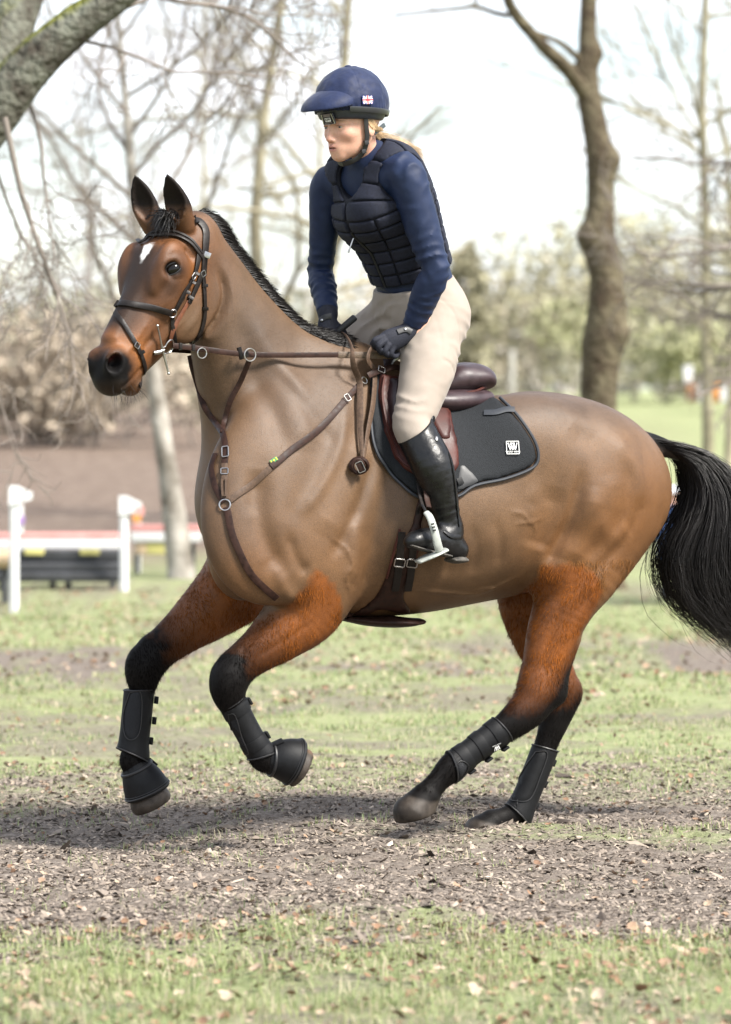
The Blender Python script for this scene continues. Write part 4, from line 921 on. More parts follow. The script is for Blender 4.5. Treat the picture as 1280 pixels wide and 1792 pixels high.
# ---------------------------------------------------------------- saddle
saddle = empty('saddle', HF(770, 690, 0), 'dark brown leather jumping saddle under the rider', 'saddle')
def sdf_obj(name, F, h, mt, parent, smooth=2, off=0., extra=None, bounds=None, col=None):
    v, f = polygonize(F, h, smooth, off, extra, bounds)
    if not len(f): return None
    me = mesh_from(name, v, f)
    if col is not None: vcol(me, col(v))
    return link(name, me, parent, mt)
S = Field()
S.add(Sweep([hs(682, 650, 0, 16, 40), hs(706, 660, 0, 18, 54), hs(740, 672, 0, 20, 70), hs(778, 672, 0, 24, 80), hs(806, 662, 0, 27, 84), hs(828, 661, 0, 25, 80), hs(840, 668, 0, 16, 66)], HL), .02)
for sd in (1, -1): S.add(Sweep([hs(772, 676, .10*sd, 12, 24), hs(805, 662, .11*sd, 22, 26), hs(829, 660, .095*sd, 22, 24)], HL), .02)
sdf_obj('seat', S, .006, M_seat, saddle)
S = Field()
for sd in (1, -1): S.add(Sweep([hs(700, 690, .10*sd, 18, 30), hs(760, 702, .135*sd, 20, 34), hs(810, 701, .125*sd, 20, 34), hs(846, 697, .10*sd, 15, 26)], HL), .02)
sdf_obj('panel', S, .006, M_seat, saddle)
for sd in (1, -1):
    MB().tube(catmull([HF(770, 688, .155*sd), HF(800, 689, .165*sd), HF(830, 685, .155*sd), HF(852, 676, .11*sd)], 6), .0045, 8).build('piping', M_flap, saddle)
S = Field(); S.add(Sweep([hs(668, 660, .09, 10, 10), hs(676, 632, .06, 14, 12), hs(684, 622, 0, 14, 14), hs(676, 632, -.06, 14, 12), hs(668, 660, -.09, 10, 10)], (0, 1, 0)), .02)
sdf_obj('pommel', S, .005, M_roll, saddle)
FLAP = [(658, 652), (654, 688), (661, 727), (668, 765), (692, 811), (724, 838), (764, 846), (800, 826), (803, 792), (792, 741), (781, 698), (742, 682), (700, 662)]
poly_patch('flap', FLAP, .016, .010, M_flap, saddle, 7, 4)
poly_patch('knee_roll', [(672, 664), (668, 700), (674, 735), (684, 770), (700, 792), (718, 795), (716, 760), (704, 720), (699, 690), (694, 668)], .022, .014, M_roll, saddle, 6, 4, puff=lambda v, d: .018*(1-np.exp(-(d/9)**2)))
poly_patch('skirt', [(742, 690), (740, 720), (752, 756), (770, 780), (786, 776), (788, 744), (778, 702), (765, 690)], .022, .009, M_flap, saddle, 6, 4)
for q in ([(664, 664), (660, 700), (668, 740), (678, 775), (698, 806), (722, 826)],): strap_px('welt', q, 2.2, M_flap, saddle, off=.027, t=.003)
strap_px('stitching', [(691, 783), (704, 779), (712, 770)], .9, M_tleather, saddle, off=.05, t=.0008); strap_px('stitching', [(691, 785), (706, 793), (716, 796)], .9, M_tleather, saddle, off=.045, t=.0008)
# girth with belly guard
def belly(x, y):
    return hit(x, y)
poly_patch('girth', [(729, 872), (716, 925), (697, 952), (676, 1000), (655, 1042), (624, 1068), (598, 1084), (640, 1079), (664, 1066), (690, 1072), (722, 1070), (708, 1042), (722, 1002), (735, 950), (744, 880)], .003, .009, M_leather, saddle, 7, 4, smoothit=2)
for a, b in (((700, 925), (676, 1008)), ((738, 930), (716, 1008))): strap_px('girth_edge', [a, ((a[0]+b[0])/2, (a[1]+b[1])/2), b], 2, M_flap, saddle, off=.013, t=.003)
for x in (697, 719): 
    buckle('buckle', x, 981, 9, 7, -12, saddle, off=.022, r=.0022)
    strap_px('girth_billet', [(x+6, 930), (x+2, 965), (x-2, 1000), (x-7, 1028)], 6.5, M_dleather, saddle, off=.015, t=.0022)
S = Field(); bl = [near(HF(x, y, .05), .010)[0] for x, y in ((600, 1085), (640, 1076), (680, 1072), (712, 1068))]
S.add(Sweep([(bl[0], .008, .05), (bl[1]-V3(0, 0, .004), .015, .075), (bl[2]-V3(0, 0, .008), .019, .095), (bl[3]-V3(0, 0, .014), .014, .085), (bl[3]+V3(.045, .01, -.012), .008, .06)], HL), .01)
sdf_obj('belly_guard', S, .006, M_leather, saddle)
# ================================================================ rider
M_skin = mat('skin', rough=.5, spec=.4, attr='Col', noise=.05, nscale=200, bump=.08, bscale=500, sub=.25)
M_shirt = mat('navy_shirt', (.0080, .0160, .046), .6, spec=.28, noise=.15, nscale=25, bump=.25, bscale=900)
M_vest = mat('vest_fabric', (.0078, .0096, .0200), .75, spec=.3, noise=.35, nscale=130, bump=.5, bscale=420)
M_vestb = mat('vest_base', (.0040, .0046, .009), .8, spec=.25, noise=.2, nscale=60)
M_breech = mat('beige_breeches', (.265, .225, .19), .8, spec=.2, noise=.06, nscale=14, bump=.12, bscale=700, sheen=.1)
M_silk = mat('navy_silk', (.0075, .0138, .045), .6, spec=.22, noise=.2, nscale=40, bump=.45, bscale=55, bdist=.004, sheen=.1)
M_bandm = mat('helmet_band', (.018, .022, .032), .45, noise=.2, nscale=60)
M_bleather = mat('boot_leather', (.0042, .0042, .0046), .36, spec=.35, noise=.4, nscale=30, bump=.25, bscale=90, bdist=.003, rnoise=.12)
M_sole = mat('boot_sole', (.05, .045, .038), .8, noise=.6, nscale=60)
M_glove = mesh_weave('glove_mesh', (.012, .013, .019), 420, .7, .3)
M_strapb = mat('black_strap', (.010, .010, .011), .5)
M_blond = mat('blond_hair', (.44, .31, .18), .42, noise=.35, nscale=50)
rider = empty('person', HF(735, 560, 0), 'rider in navy shirt, padded vest and beige breeches riding the bay horse', 'person')
RT = Frame(42, HF(735, 548, 0)); TL = RT.l
RO = RT(616, 218, .02); RHF = Frame(42, RO)
_pitch = R(8); hf_ = RHF.f*math.cos(_pitch)-V3(0, 0, 1)*math.sin(_pitch); hu_ = V3(0, 0, 1)*math.cos(_pitch)+RHF.f*math.sin(_pitch); hl_ = RHF.l
hp = lambda x, y, z: RO+hf_*x+hl_*y+hu_*z
def ts(px, py, a, b, e=0, lat=0): return (RT(px, py, lat), a, b, e)
TORSO = Sweep([ts(742, 552, .096, .148), ts(730, 512, .098, .138), ts(717, 465, .106, .126), ts(698, 412, .113, .138), ts(679, 358, .120, .152), ts(664, 315, .100, .158), ts(652, 292, .065, .125)], TL, sub=10)
nsh, nel, nwr = RT(712, 306, .165), RT(762, 474, .215), HF(722, 574, .165)
fsh, fel, fwr = RT(574, 326, -.165), RT(561, 478, -.235), HF(574, 549, -.035)
print('arm lengths', np.linalg.norm(nel-nsh), np.linalg.norm(nwr-nel), np.linalg.norm(fel-fsh), np.linalg.norm(fwr-fel), 'lat', HF.lat(nel), HF.lat(fel))
nhp, nmid, nkn = HF(760, 562, .10), HF(748, 648, .19), HF(722, 744, .265)
fhp, fmid, fkn = HF(705, 562, -.09), HF(645, 600, -.16), HF(592, 662, -.23)
nan, ntoe, nheel = HF(787, 925, .335), HF(722, 945, .40), HF(798, 968, .335)
ncalf = HF(757, 815, .335)
mixp = lambda a, b, t: a+(b-a)*t
ARM_N = Sweep([(mixp(nsh, RT(650, 300, 0), .35), .054, .054), (nsh, .054, .054), (mixp(nsh, nel, .45), .051, .049), (mixp(nsh, nel, .8), .045, .043), (nel, .040, .040), (mixp(nel, nwr, .3), .043, .041), (mixp(nel, nwr, .75), .035, .033), (nwr, .029, .028)], TL, sub=8)
ARM_F = Sweep([(mixp(fsh, RT(650, 300, 0), .35), .052, .052), (fsh, .050, .049), (mixp(fsh, fel, .45), .043, .041), (mixp(fsh, fel, .8), .038, .037), (fel, .036, .036), (mixp(fel, fwr, .3), .039, .037), (mixp(fel, fwr, .75), .033, .031), (fwr, .028, .027)], TL, sub=8)
LEG_N = Sweep([(mixp(nhp, HF(735, 530, 0), .3), .105, .10), (nhp, .092, .090), (mixp(nhp, nmid, .5), .090, .086), (nmid, .080, .077), (mixp(nmid, nkn, .55), .066, .064), (nkn, .056, .056), (mixp(nkn, ncalf, .5), .053, .052), (ncalf, .052, .052), (mixp(ncalf, nan, .6), .042, .042), (nan, .034, .034)], HL, sub=12)
LEG_F = Sweep([(mixp(fhp, HF(735, 530, 0), .3), .11, .11), (fhp, .10, .10), (fmid, .086, .082), (mixp(fmid, fkn, .6), .068, .066), (fkn, .056, .056), (HF(640, 760, -.32), .05, .05), (HF(680, 860, -.33), .04, .04), (HF(690, 900, -.33), .034, .034)], HL, sub=8)
def trunk_field():
    F = Field(); F.add(TORSO, .02); F.add(ARM_N, .045); F.add(ARM_F, .045); F.add(LEG_N, .06); F.add(LEG_F, .06)
    F.add(Cap(nwr, HF(690, 596, .165), .024, .016), .015); F.add(Cap(fwr, HF(574, 578, -.03), .024, .016), .015)
    F.add(Cap(nan, HF(760, 945, .36), .034, .03), .02)
    F.add(Cap(RT(652, 300, 0), hp(-.03, 0, -.07), .055, .048), .03)
    return F
def head_field():
    F = Field()
    F.add(Sweep([(RT(650, 300, 0), .058, .060), (mixp(RT(650, 300, 0), hp(-.03, 0, -.06), .5), .045, .045), (hp(-.03, 0, -.06), .045, .045)], TL), .02)
    F.add(Ell(hp(-.012, 0, .035), (.072, .092, .09), T=hu_, lat=hl_), .03)
    F.add(Ell(hp(.030, 0, -.022), (.054, .057, .074), T=hu_, lat=hl_), .03)
    for s in (1, -1):
        F.add(Sweep([(hp(-.004, .049*s, -.036), .015, .007), (hp(.020, .039*s, -.066), .012, .008), (hp(.060, .010*s, -.089), .010, .008)], hl_), .035)
        F.add(Ell(hp(.055, .036*s, -.024), (.018, .018, .015), T=hu_, lat=hl_), .025)
        F.add(Sweep([(hp(.081, .010*s, .016), .006, .007), (hp(.078, .030*s, .020), .006, .006), (hp(.062, .048*s, .015), .005, .005)], hu_), .016)
    F.add(Ell(hp(.0715, 0, -.0905), (.0155, .012, .012), T=hu_, lat=hl_), .018)
    F.add(Ell(hp(.068, 0, -.062), (.028, .024, .024), T=hu_, lat=hl_), .02)
    for s in (1, -1): F.sub(Ell(hp(.094, .031*s, -.001), (.018, .016, .0105), T=hu_, lat=hl_), .012)
    F.add(Sweep([(hp(.078, 0, .012), .0075, .0062), (hp(.088, 0, -.012), .0085, .0062), (hp(.098, 0, -.032), .0092, .0076)], hl_), .012)
    F.add(Ell(hp(.100, 0, -.037), (.0082, .0085, .0075), T=hu_, lat=hl_), .008)
    for s in (1, -1):
        F.add(Ell(hp(.089, .0100*s, -.041), (.0055, .0085, .0058), T=hu_, lat=hl_), .006)
        F.sub(Ell(hp(.093, .0055*s, -.0480), (.0030, .005, .0024), T=hu_, lat=hl_), .003)
        F.add(Sweep([(hp(.072, .017*s, .0045), .004, .004), (hp(.0815, .031*s, .0056), .0046, .0042), (hp(.069, .045*s, .002), .004, .0036)], hu_), .004)
        F.add(Sweep([(hp(.072, .018*s, -.0058), .0035, .0035), (hp(.0785, .031*s, -.0080), .0036, .0036), (hp(.068, .043*s, -.0052), .0035, .0035)], hu_), .006)
        F.add(Ell(hp(-.012, .072*s, -.012), (.007, .017, .030), T=hu_, lat=hl_), .006); F.sub(Ell(hp(-.008, .081*s, -.010), (.006, .009, .018), T=hu_, lat=hl_), .004)
    F.add(Sweep([(hp(.076, -.018, -.0635), .0035, .003), (hp(.0905, -.006, -.0590), .0055, .0042), (hp(.0905, .006, -.0590), .0055, .0042), (hp(.076, .018, -.0635), .0035, .003)], hu_), .005)
    F.add(Sweep([(hp(.076, -.016, -.0665), .0035, .003), (hp(.0875, 0, -.0710), .0065, .0055), (hp(.076, .016, -.0665), .0035, .003)], hu_), .005)
    F.sub(Sweep([(hp(.079, -.016, -.0648), .0030, .0012), (hp(.0945, 0, -.0645), .0045, .0016), (hp(.079, .016, -.0648), .0030, .0012)], hu_), .002)
    F.sub(Ell(hp(.096, 0, -.0520), (.0035, .005, .006), T=hu_, lat=hl_), .005)
    return F
def skin_col(P):
    q = P-RO; x, y, z = q@hf_, q@hl_, q@hu_; C = np.tile(V3(.53, .305, .22), (len(P), 1)); mixc = lambda C, c, w: C+(np.asarray(c)-C)*np.clip(w, 0, 1)[:, None]
    C = mixc(C, (.47, .205, .145), np.exp(-((np.abs(y)-.042)/.020)**2-((z+.035)/.022)**2)*.4)
    C = mixc(C, (.47, .205, .15), np.exp(-(y/.014)**2-((z+.042)/.015)**2)*.6*(x > .08))
    lip = np.exp(-(y/.0175)**4-((z+.0650)/.0095)**4)*(x > .072); C = mixc(C, (.36, .125, .105), lip*.8)
    C = mixc(C, (.09, .03, .025), np.exp(-(y/.0155)**6-((z+.0648)/.0016)**2)*(x > .076)*.85)
    C = mixc(C, (.17, .095, .05), np.exp(-((np.abs(y)-.034)/.018)**4-((z-.0185-(.034-np.abs(y))*.12)/.0042)**2)*(x > .05)*.85)
    C = mixc(C, (.16, .08, .06), np.exp(-((np.abs(y)-.031)/.0155)**4-((z-.0035)/.0022)**2)*(x > .05)*.8)
    n = vnoise(P, 60, 8)+vnoise(P, 190, 9)*.7; C = C*(1+n*.10)[:, None]
    C = mixc(C, (.34, .17, .10), np.clip((vnoise(P, 330, 14)-.22)*6, 0, 1)*.35)
    return C
TRUNK, HEAD = trunk_field(), head_field()
v0, f0 = polygonize(TRUNK, .011, 1, off=-.010); v1, f1 = polygonize(HEAD, .0026, 1)
me = mesh_from('rider_body', np.vstack([v0, v1]), np.vstack([f0, f1+len(v0)])); vcol(me, skin_col(np.vstack([v0, v1]))); link('body', me, rider, M_skin)
for s in (1, -1):
    MB().sphere(hp(.0680, .031*s, -.001), .0125, 16, 12).build('eye', mat('eye_white', (.34, .31, .29), .2), rider)
    MB().sphere(hp(.0775, .0315*s, -.001), (.0056, .0056, .0036), 14, 8, T=hf_, lat=hl_).build('iris', mat('iris', (.05, .055, .06), .1), rider)
# shirt, breeches: shells that follow the body
def plane_px(fr, pts, lat, sgn):
    return None
WAIST = RT(712, 508, 0); wn_ = nrm(nrm(RT(700, 440, 0)-RT(735, 545, 0))*1.0+V3(0, 0, .3))
fold_rng = np.random.default_rng(4)
def add_folds(P, f, c, d, am, fr_, rad, seed):
    d2 = ((P-c)**2).sum(1); m = (d2 < (rad*2)**2) & (np.abs(f) < .03)
    if m.any(): f[m] -= np.exp(-d2[m]/rad**2)*folds(P[m], c, d, am, fr_, seed)
    return f
def folds(P, axis_p, axis_d, amp, freq, seed):
    t = (P-axis_p)@axis_d; n = vnoise(P, 14, seed); n2 = vnoise(P, 45, seed+1)
    return amp*((1-2*np.abs(np.sin(.5*(t*freq+n*9)))**.75)*np.clip(.5+n*2.2, 0, 1)+n2*.9)
SHIRT = Field(); SHIRT.add(TORSO, .02); SHIRT.add(ARM_N, .045); SHIRT.add(ARM_F, .045); SHIRT.add(Cap(RT(652, 302, 0), RT(646, 284, 0), .07, .062), .04)
def shirt_extra(P, f):
    f = f-.0050
    hem = -((P-(WAIST-wn_*.078))@wn_)
    nd = nrm(nwr-nel); fd = nrm(fwr-fel); da, db, dt = ARM_N.d(P), ARM_F.d(P), TORSO.d(P)
    cut_n = ((P-(nwr-nd*.010))@nd); cut_f = ((P-(fwr-fd*.008))@fd)
    f = np.maximum(f, np.where(np.minimum(da, db) < dt, np.where(da < db, cut_n, cut_f), hem))
    nearN = da < dt; nearF = db < dt
    # creases at the elbows, cuffs and shoulder
    for c, d, rad, fr_, am in ((nel, nrm(nel-nsh), .13, 190, .0055), (mixp(nel, nwr, .8), nd, .13, 240, .0042), (fel, nrm(fel-fsh), .12, 200, .0045), (mixp(fel, fwr, .7), fd, .13, 250, .0036), (nsh, nrm(nel-nsh), .13, 120, .0060), (fsh, nrm(fel-fsh), .11, 140, .004), (mixp(nsh, nel, .55), nrm(nel-nsh+V3(.3, 0, .2)), .12, 150, .0035), (mixp(fsh, fel, .55), nrm(fel-fsh+V3(-.3, 0, .2)), .12, 150, .003)):
        f = add_folds(P, f, c, d, am, fr_, rad*.75, 60)
    f = add_folds(P, f, RT(700, 515, 0), wn_, .0035, 150, .13, 77)
    return f
sdf_obj('shirt', SHIRT, .005, M_shirt, rider, 1, extra=shirt_extra)
def collar():
    F = Field(); n0 = RT(649, 292, 0); n1 = mixp(RT(650, 300, 0), hp(-.03, 0, -.06), .62)
    F.add(Sweep([(n0, .078, .080), (mixp(n0, n1, .5), .060, .058), (n1, .055, .053)], TL), .01); ax = nrm(n1-n0)
    F.sub(Sweep([(mixp(n0, n1, .1), .054, .052), (n1+ax*.03, .0505, .0485)], TL, sub=2), .003)
    c = n1-ax*.004; F.cut(Fn(lambda P: (P-c)@ax, *F.bounds()), .003); return F
sdf_obj('collar', collar(), .004, M_shirt, rider, 1)
zp = near  # zip on the collar
BREECH = Field(); BREECH.add(TORSO, .02); BREECH.add(LEG_N, .06); BREECH.add(LEG_F, .06)
BREECH.add(Ell(HF(768, 556, .07), (.082, .070, .092), lat=HL), .05); BREECH.add(Ell(HF(752, 556, -.07), (.085, .078, .095), lat=HL), .05)
def breech_extra(P, f):
    f = f-.0055
    top = ((P-(WAIST+wn_*.012))@wn_)
    kd = nrm(ncalf-nkn); fkd = nrm(HF(640, 760, -.32)-fkn)
    isN = HF.lat(P) > 0
    low = np.where(isN, (P-(nkn+kd*.06))@kd, (P-(fkn+fkd*.06))@fkd)
    f = np.maximum(np.maximum(f, top), low)
    for c, d, rad, fr_, am in ((HF(700, 560, .05), nrm(V3(.6, 0, -.8)), .13, 140, .0085), (HF(785, 600, .12), nrm(V3(.3, 0, 1)), .11, 150, .0070), (HF(655, 560, -.1), nrm(V3(.7, 0, -.7)), .11, 140, .0075), (HF(760, 530, .1), V3(0, 0, 1), .08, 180, .006), (HF(722, 715, .26), nrm(V3(.3, 0, 1)), .10, 170, .0050), (HF(712, 610, .14), nrm(V3(.6, 0, -.8)), .12, 120, .0065), (HF(770, 640, .2), nrm(V3(-.5, 0, 1)), .09, 140, .004)):
        f = add_folds(P, f, c, d, am, fr_, rad*.75, 90)
    # seams: side seam, pocket edge
    for pts, h in (([(770, 520), (792, 548), (800, 590), (790, 640), (778, 668), (760, 700)], -.0022), ([(758, 630), (772, 636), (784, 652)], -.0035), ([(757, 552), (760, 590), (756, 632)], -.0015), ([(765, 525), (785, 528), (806, 534)], -.002)):
        ln = np.array([HF.sz(HF(x, y, .18)) for x, y in pts]); q = HF.sz(P); m = (HF.lat(P) > .08) & (np.abs(q-ln.mean(0)).max(1) < .25)
        if m.any(): d, _ = seg_dist2(q[m], catmull(ln, 4)); f[m] -= h*np.exp(-(d/.0035)**2)
    return f
sdf_obj('breeches', BREECH, .0055, M_breech, rider, 1, extra=breech_extra)
# ---------------------------------------------------------------- padded vest
vest = empty('vest', RT(650, 400, 0)); vest.parent = rider; vest.matrix_parent_inverse = rider.matrix_basis.inverted()
VF = Field(); VF.add(TORSO, .02)
VF.add(Ell(RT(650, 372, .05), (.066, .052, .06), lat=TL), .07); VF.add(Ell(RT(630, 378, -.05), (.066, .052, .06), lat=TL), .07)
VF.add(Sweep([(RT(690, 290, .095), .045, .045), (RT(655, 300, 0), .07, .06), (RT(604, 305, -.095), .045, .045)], (0, 0, 1)), .05)
t_ax = nrm(RT(655, 320, 0)-RT(712, 490, 0)); t_o = RT(712, 490, 0)
t_f = nrm(RT.f-(RT.f@t_ax)*t_ax); t_l = np.cross(t_ax, t_f); t_l = t_l if t_l@TL > 0 else -t_l
hole_n = Sweep([(nsh+TL*.11, .086, .079), (nsh+TL*.01-V3(0, 0, .01), .079, .073), (nsh-TL*.035-V3(0, 0, .01), .06, .055)], (0, 0, 1), sub=3)
hole_f = Sweep([(fsh-TL*.11, .086, .079), (fsh-TL*.01-V3(0, 0, .01), .079, .073), (fsh+TL*.035-V3(0, 0, .01), .06, .055)], (0, 0, 1), sub=3)
vneck = Sweep([(hp(-.02, 0, -.05), .074, .072), (RT(640, 296, 0), .068, .068), (RT(612, 318, 0)+t_f*.03, .046, .040), (RT(603, 352, 0)+t_f*.02, .012, .010)], TL, sub=4)
def vest_cut(P, f, holes=.0):
    f = np.maximum(f, -(hole_n.d(P)-holes)); f = np.maximum(f, -(hole_f.d(P)-holes)); f = np.maximum(f, -(vneck.d(P)-holes))
    q = P-t_o; hgt = q@t_ax; fw = q@t_f
    bot = -(hgt-(.012-.10*np.clip(fw, -.05, .2)*.0))
    return np.maximum(f, bot)
vb = VF.bounds(); vb = (vb[0]-.03, vb[1]+.03)
sdf_obj('base_layer', VF, .0055, M_vestb, vest, 1, extra=lambda P, f: vest_cut(P, f-.0125), bounds=vb)
# foam panels: rows up the trunk, columns round it
cols = [(-178, -118), (-118, -76), (-76, -38), (-38, -3), (3, 38), (38, 76), (76, 118), (118, 178)]
rows = [(.012, .052), (.052, .094), (.094, .136), (.136, .178), (.178, .222), (.222, .262)]
def panel(r0, r1, c0, c1):
    cm, cw = R((c0+c1)/2), R((c1-c0)/2)
    def ex(P, f):
        q = P-t_o; h = q@t_ax; a = np.arctan2(q@t_l, q@t_f); rad = np.hypot(q@t_l, q@t_f)
        da = (a-cm+np.pi) % (2*np.pi)-np.pi
        dx = np.maximum(np.abs(h-(r0+r1)/2)-(r1-r0)/2, (np.abs(da)-cw)*np.minimum(rad, .16))+.0018
        g = f-.0195; g = vest_cut(P, g, .008)
        k = .0045; hh = np.clip(.5-.5*(dx-g)/k, 0, 1); return dx+(g-dx)*hh+k*hh*(1-hh)      # rounded edges
    return ex
cents = {}
for (r0, r1) in rows:
    for (c0, c1) in cols:
        a = R((c0+c1)/2); mid = t_o+t_ax*(r0+r1)/2; d = math.cos(a)*t_f+math.sin(a)*t_l
        rs = np.linspace(.02, .26, 60); ins = VF.ev(mid+d*rs[:, None])-.0195 < 0
        if not ins.any(): continue
        rr = rs[ins].max(); c = mid+d*(rr-.01); tan_ = nrm(np.cross(t_ax, d)); hw = np.abs(t_ax)*((r1-r0)/2+.012)+np.abs(tan_)*(R(c1-c0)*.5*min(rr, .16)*1.1+.02)+np.abs(d)*.05
        lo, hi = c-hw, c+hw
        try: sdf_obj('foam_panel', VF, .0055, M_vest, vest, 1, extra=panel(r0, r1, c0, c1), bounds=(lo, hi))
        except Exception as ex_: pass
def strap_panel(b0, b1, sd):
    bm, bw = R((b0+b1)/2), R((b1-b0)/2)
    def ex(P, f):
        q = P-t_o; h = q@t_ax-.262; fw = q@t_f; be = np.arctan2(fw, h); rad = np.hypot(fw, h)
        db = (be-bm+np.pi) % (2*np.pi)-np.pi
        dx = np.maximum((np.abs(db)-bw)*np.minimum(rad, .14), .004-(q@t_l)*sd)+.0018
        g = vest_cut(P, f-.0195, .008); k = .0045; hh = np.clip(.5-.5*(dx-g)/k, 0, 1); return dx+(g-dx)*hh+k*hh*(1-hh)
    return ex
for sd in (1, -1):
    for b0, b1 in ((66, 90), (42, 66), (16, 42), (-12, 16), (-40, -12), (-66, -40), (-90, -66)):
        be = R((b0+b1)/2); c = t_o+t_ax*(.262+.09*math.cos(be))+t_f*.09*math.sin(be)+t_l*sd*.09
        sdf_obj('foam_panel', VF, .0055, M_vest, vest, 1, extra=strap_panel(b0, b1, sd), bounds=(c-.115, c+.115))
# bindings round the arm holes, zip
def vest_edge(sw, off, cnt=60):
    pass
zpts = []
for h in np.linspace(.015, .225, 12):
    c = t_o+t_ax*h; lo, hi = 0., .3
    for _ in range(24):
        m = (lo+hi)/2
        if VF.ev((c+t_f*m)[None])[0]-.0165 < 0: lo = m
        else: hi = m
    zpts.append(c+t_f*lo)
MB().tube(zpts, .0035, 6).build('zip', M_strapb, vest)
zt = zpts[-2]; MB().tube([zt+t_f*.006, zt+t_f*.012-V3(0, 0, .02)+V3(-.004, 0, 0), zt+t_f*.012-V3(.012, 0, .042)], [.0022, .0025, .0035], 8).build('zip_pull', M_steel, vest)
# ---------------------------------------------------------------- helmet
helmet = empty('helmet', hp(0, 0, .08)); helmet.parent = rider; helmet.matrix_parent_inverse = rider.matrix_basis.inverted()
hc = hp(-.008, 0, .064); tilt = nrm(hu_*1.0-hf_*.13)
def helmet_field(gr, cut):
    F = Field(); F.add(Ell(hc, (.100+gr, .122+gr, .112+gr), T=hu_, lat=hl_), .01); c = hp(0, 0, cut); F.cut(Fn(lambda P: -(P-c)@tilt, *F.bounds()), .005); return F
def silk_extra(P, f):
    q = P-hc; a = np.arctan2(q@hl_, q@hf_); u = q@hu_
    seam = np.exp(-((np.abs((a-R(65)+np.pi) % (2*np.pi)-np.pi)*.09)/.002)**2)+np.exp(-((np.abs((a+R(65)+np.pi) % (2*np.pi)-np.pi)*.09)/.002)**2)+np.exp(-((np.abs((a-R(165)+np.pi) % (2*np.pi)-np.pi)*.09)/.002)**2)
    f = f+.0016*seam
    pleat = np.sin(a*46+vnoise(P, 20, 3)*5)*np.exp(-((P-hp(0, 0, .030))@tilt)/.018)*.0016
    return f-pleat-.0045*vnoise(P, 22, 41)-.0030*vnoise(P, 60, 43)
sdf_obj('silk_cover', helmet_field(.003, .036), .003, M_silk, helmet, 1, extra=silk_extra, bounds=(hc-.16, hc+.16))
sdf_obj('shell_band', helmet_field(-.003, .0125), .004, M_bandm, helmet, 1, extra=lambda P, f: np.maximum(f, (P-hp(0, 0, .046))@tilt))
PK = Field(); pc = hp(.078, 0, .066); pT = nrm(hu_+hf_*.22)
PK.add(Ell(pc, (.090, .098, .052), T=pT, lat=hl_), .005); PK.sub(Ell(pc-hu_*.008-hf_*.006, (.087, .095, .052), T=pT, lat=hl_), .002)
PK.cut(Fn(lambda P: -((P-hp(.062, 0, .066))@nrm(hf_*1.0+hu_*.42)), pc-.2, pc+.2), .003); PK.cut(Fn(lambda P: -((P-hp(.10, 0, .058))@nrm(hu_+hf_*.05)), pc-.2, pc+.2), .003)
sdf_obj('peak', PK, .0028, M_silk, helmet, 1)
MB().sphere(hp(-.008, 0, .178), (.011, .011, .005), 16, 8, T=hu_, lat=hl_).build('button', M_silk, helmet)
# rubber band round the lower edge of the cover
def helmet_loop(z0, gr, a0, a1, n=30, slope=0.):
    pts, nn = [], []
    for a in np.linspace(a0, a1, n):
        u = z0+slope*math.cos(R(a)); k = math.sqrt(max(.02, 1-((u)/(.112+gr))**2)); p = hc+hu_*u+k*((.122+gr)*math.cos(R(a))*hf_+(.100+gr)*math.sin(R(a))*hl_); pts.append(p); nn.append(nrm(p-hc))
    return np.array(pts), np.array(nn)
p_, n_ = helmet_loop(-.026, .006, 50, 310, 44, .020); MB().strap(p_, n_, .0085, .002).build('rubber_band', mat('rubber', (.02, .022, .025), .3, spec=.6), helmet, sharp=60)
# badge in front
p_, n_ = helmet_loop(-.0375, .002, 10, 10, 1); bp_, bn_ = p_[0]+hf_*.001, nrm(n_[0]*.9+hf_*.3)
bu = nrm(hl_-(hl_@bn_)*bn_); bv = np.cross(bn_, bu); bv = bv if bv@hu_ > 0 else -bv
MB().box(bp_, (.0245, .0175, .003), X=bu, Y=bv, Z=bn_).build('badge', mat('badge_dark', (.012, .013, .016), .3), helmet, bevel=.001)
fr = MB()
for a, b in (((-.022, -.016), (.024, -.016)), ((.024, -.016), (.019, .016)), ((.019, .016), (-.021, .016)), ((-.021, .016), (-.022, -.016))): fr.tube([bp_+bu*a[0]+bv*a[1]+bn_*.003, bp_+bu*b[0]+bv*b[1]+bn_*.003], .0014, 5)
fr.build('badge_frame', M_steel, helmet)
MB().box(bp_+bn_*.0033-bv*.002, (.011, .006, .0006), X=bu, Y=bv, Z=bn_).build('badge_plate', mat('badge_plate', (.75, .75, .72), .35), helmet)
def text_obj(name, body, p, u, v, n, size, mt, parent, bold=0.0):
    cu = bpy.data.curves.new(name, 'FONT'); cu.body = body; cu.size = size; cu.align_x = 'CENTER'; cu.align_y = 'CENTER'; cu.offset = bold
    o = bpy.data.objects.new(name, cu); M = Matrix((u, v, n)).transposed().to_4x4(); M.translation = Vector(p)
    COL.objects.link(o); o.matrix_world = M; bpy.context.view_layer.update()
    me = bpy.data.meshes.new_from_object(o.evaluated_get(bpy.context.evaluated_depsgraph_get())); me.transform(M); bpy.data.objects.remove(o)
    return link(name, me, parent, mt)
text_obj('badge_lettering', 'KPP', bp_+bn_*.0043-bv*.002, bu, bv, bn_, .0115, M_strapb, helmet, .0004)
for zz in (.009, .0125, -.0115): MB().box(bp_+bn_*.0033+bv*zz, (.014, .0007, .0005), X=bu, Y=bv, Z=bn_).build('badge_line', M_steel, helmet)
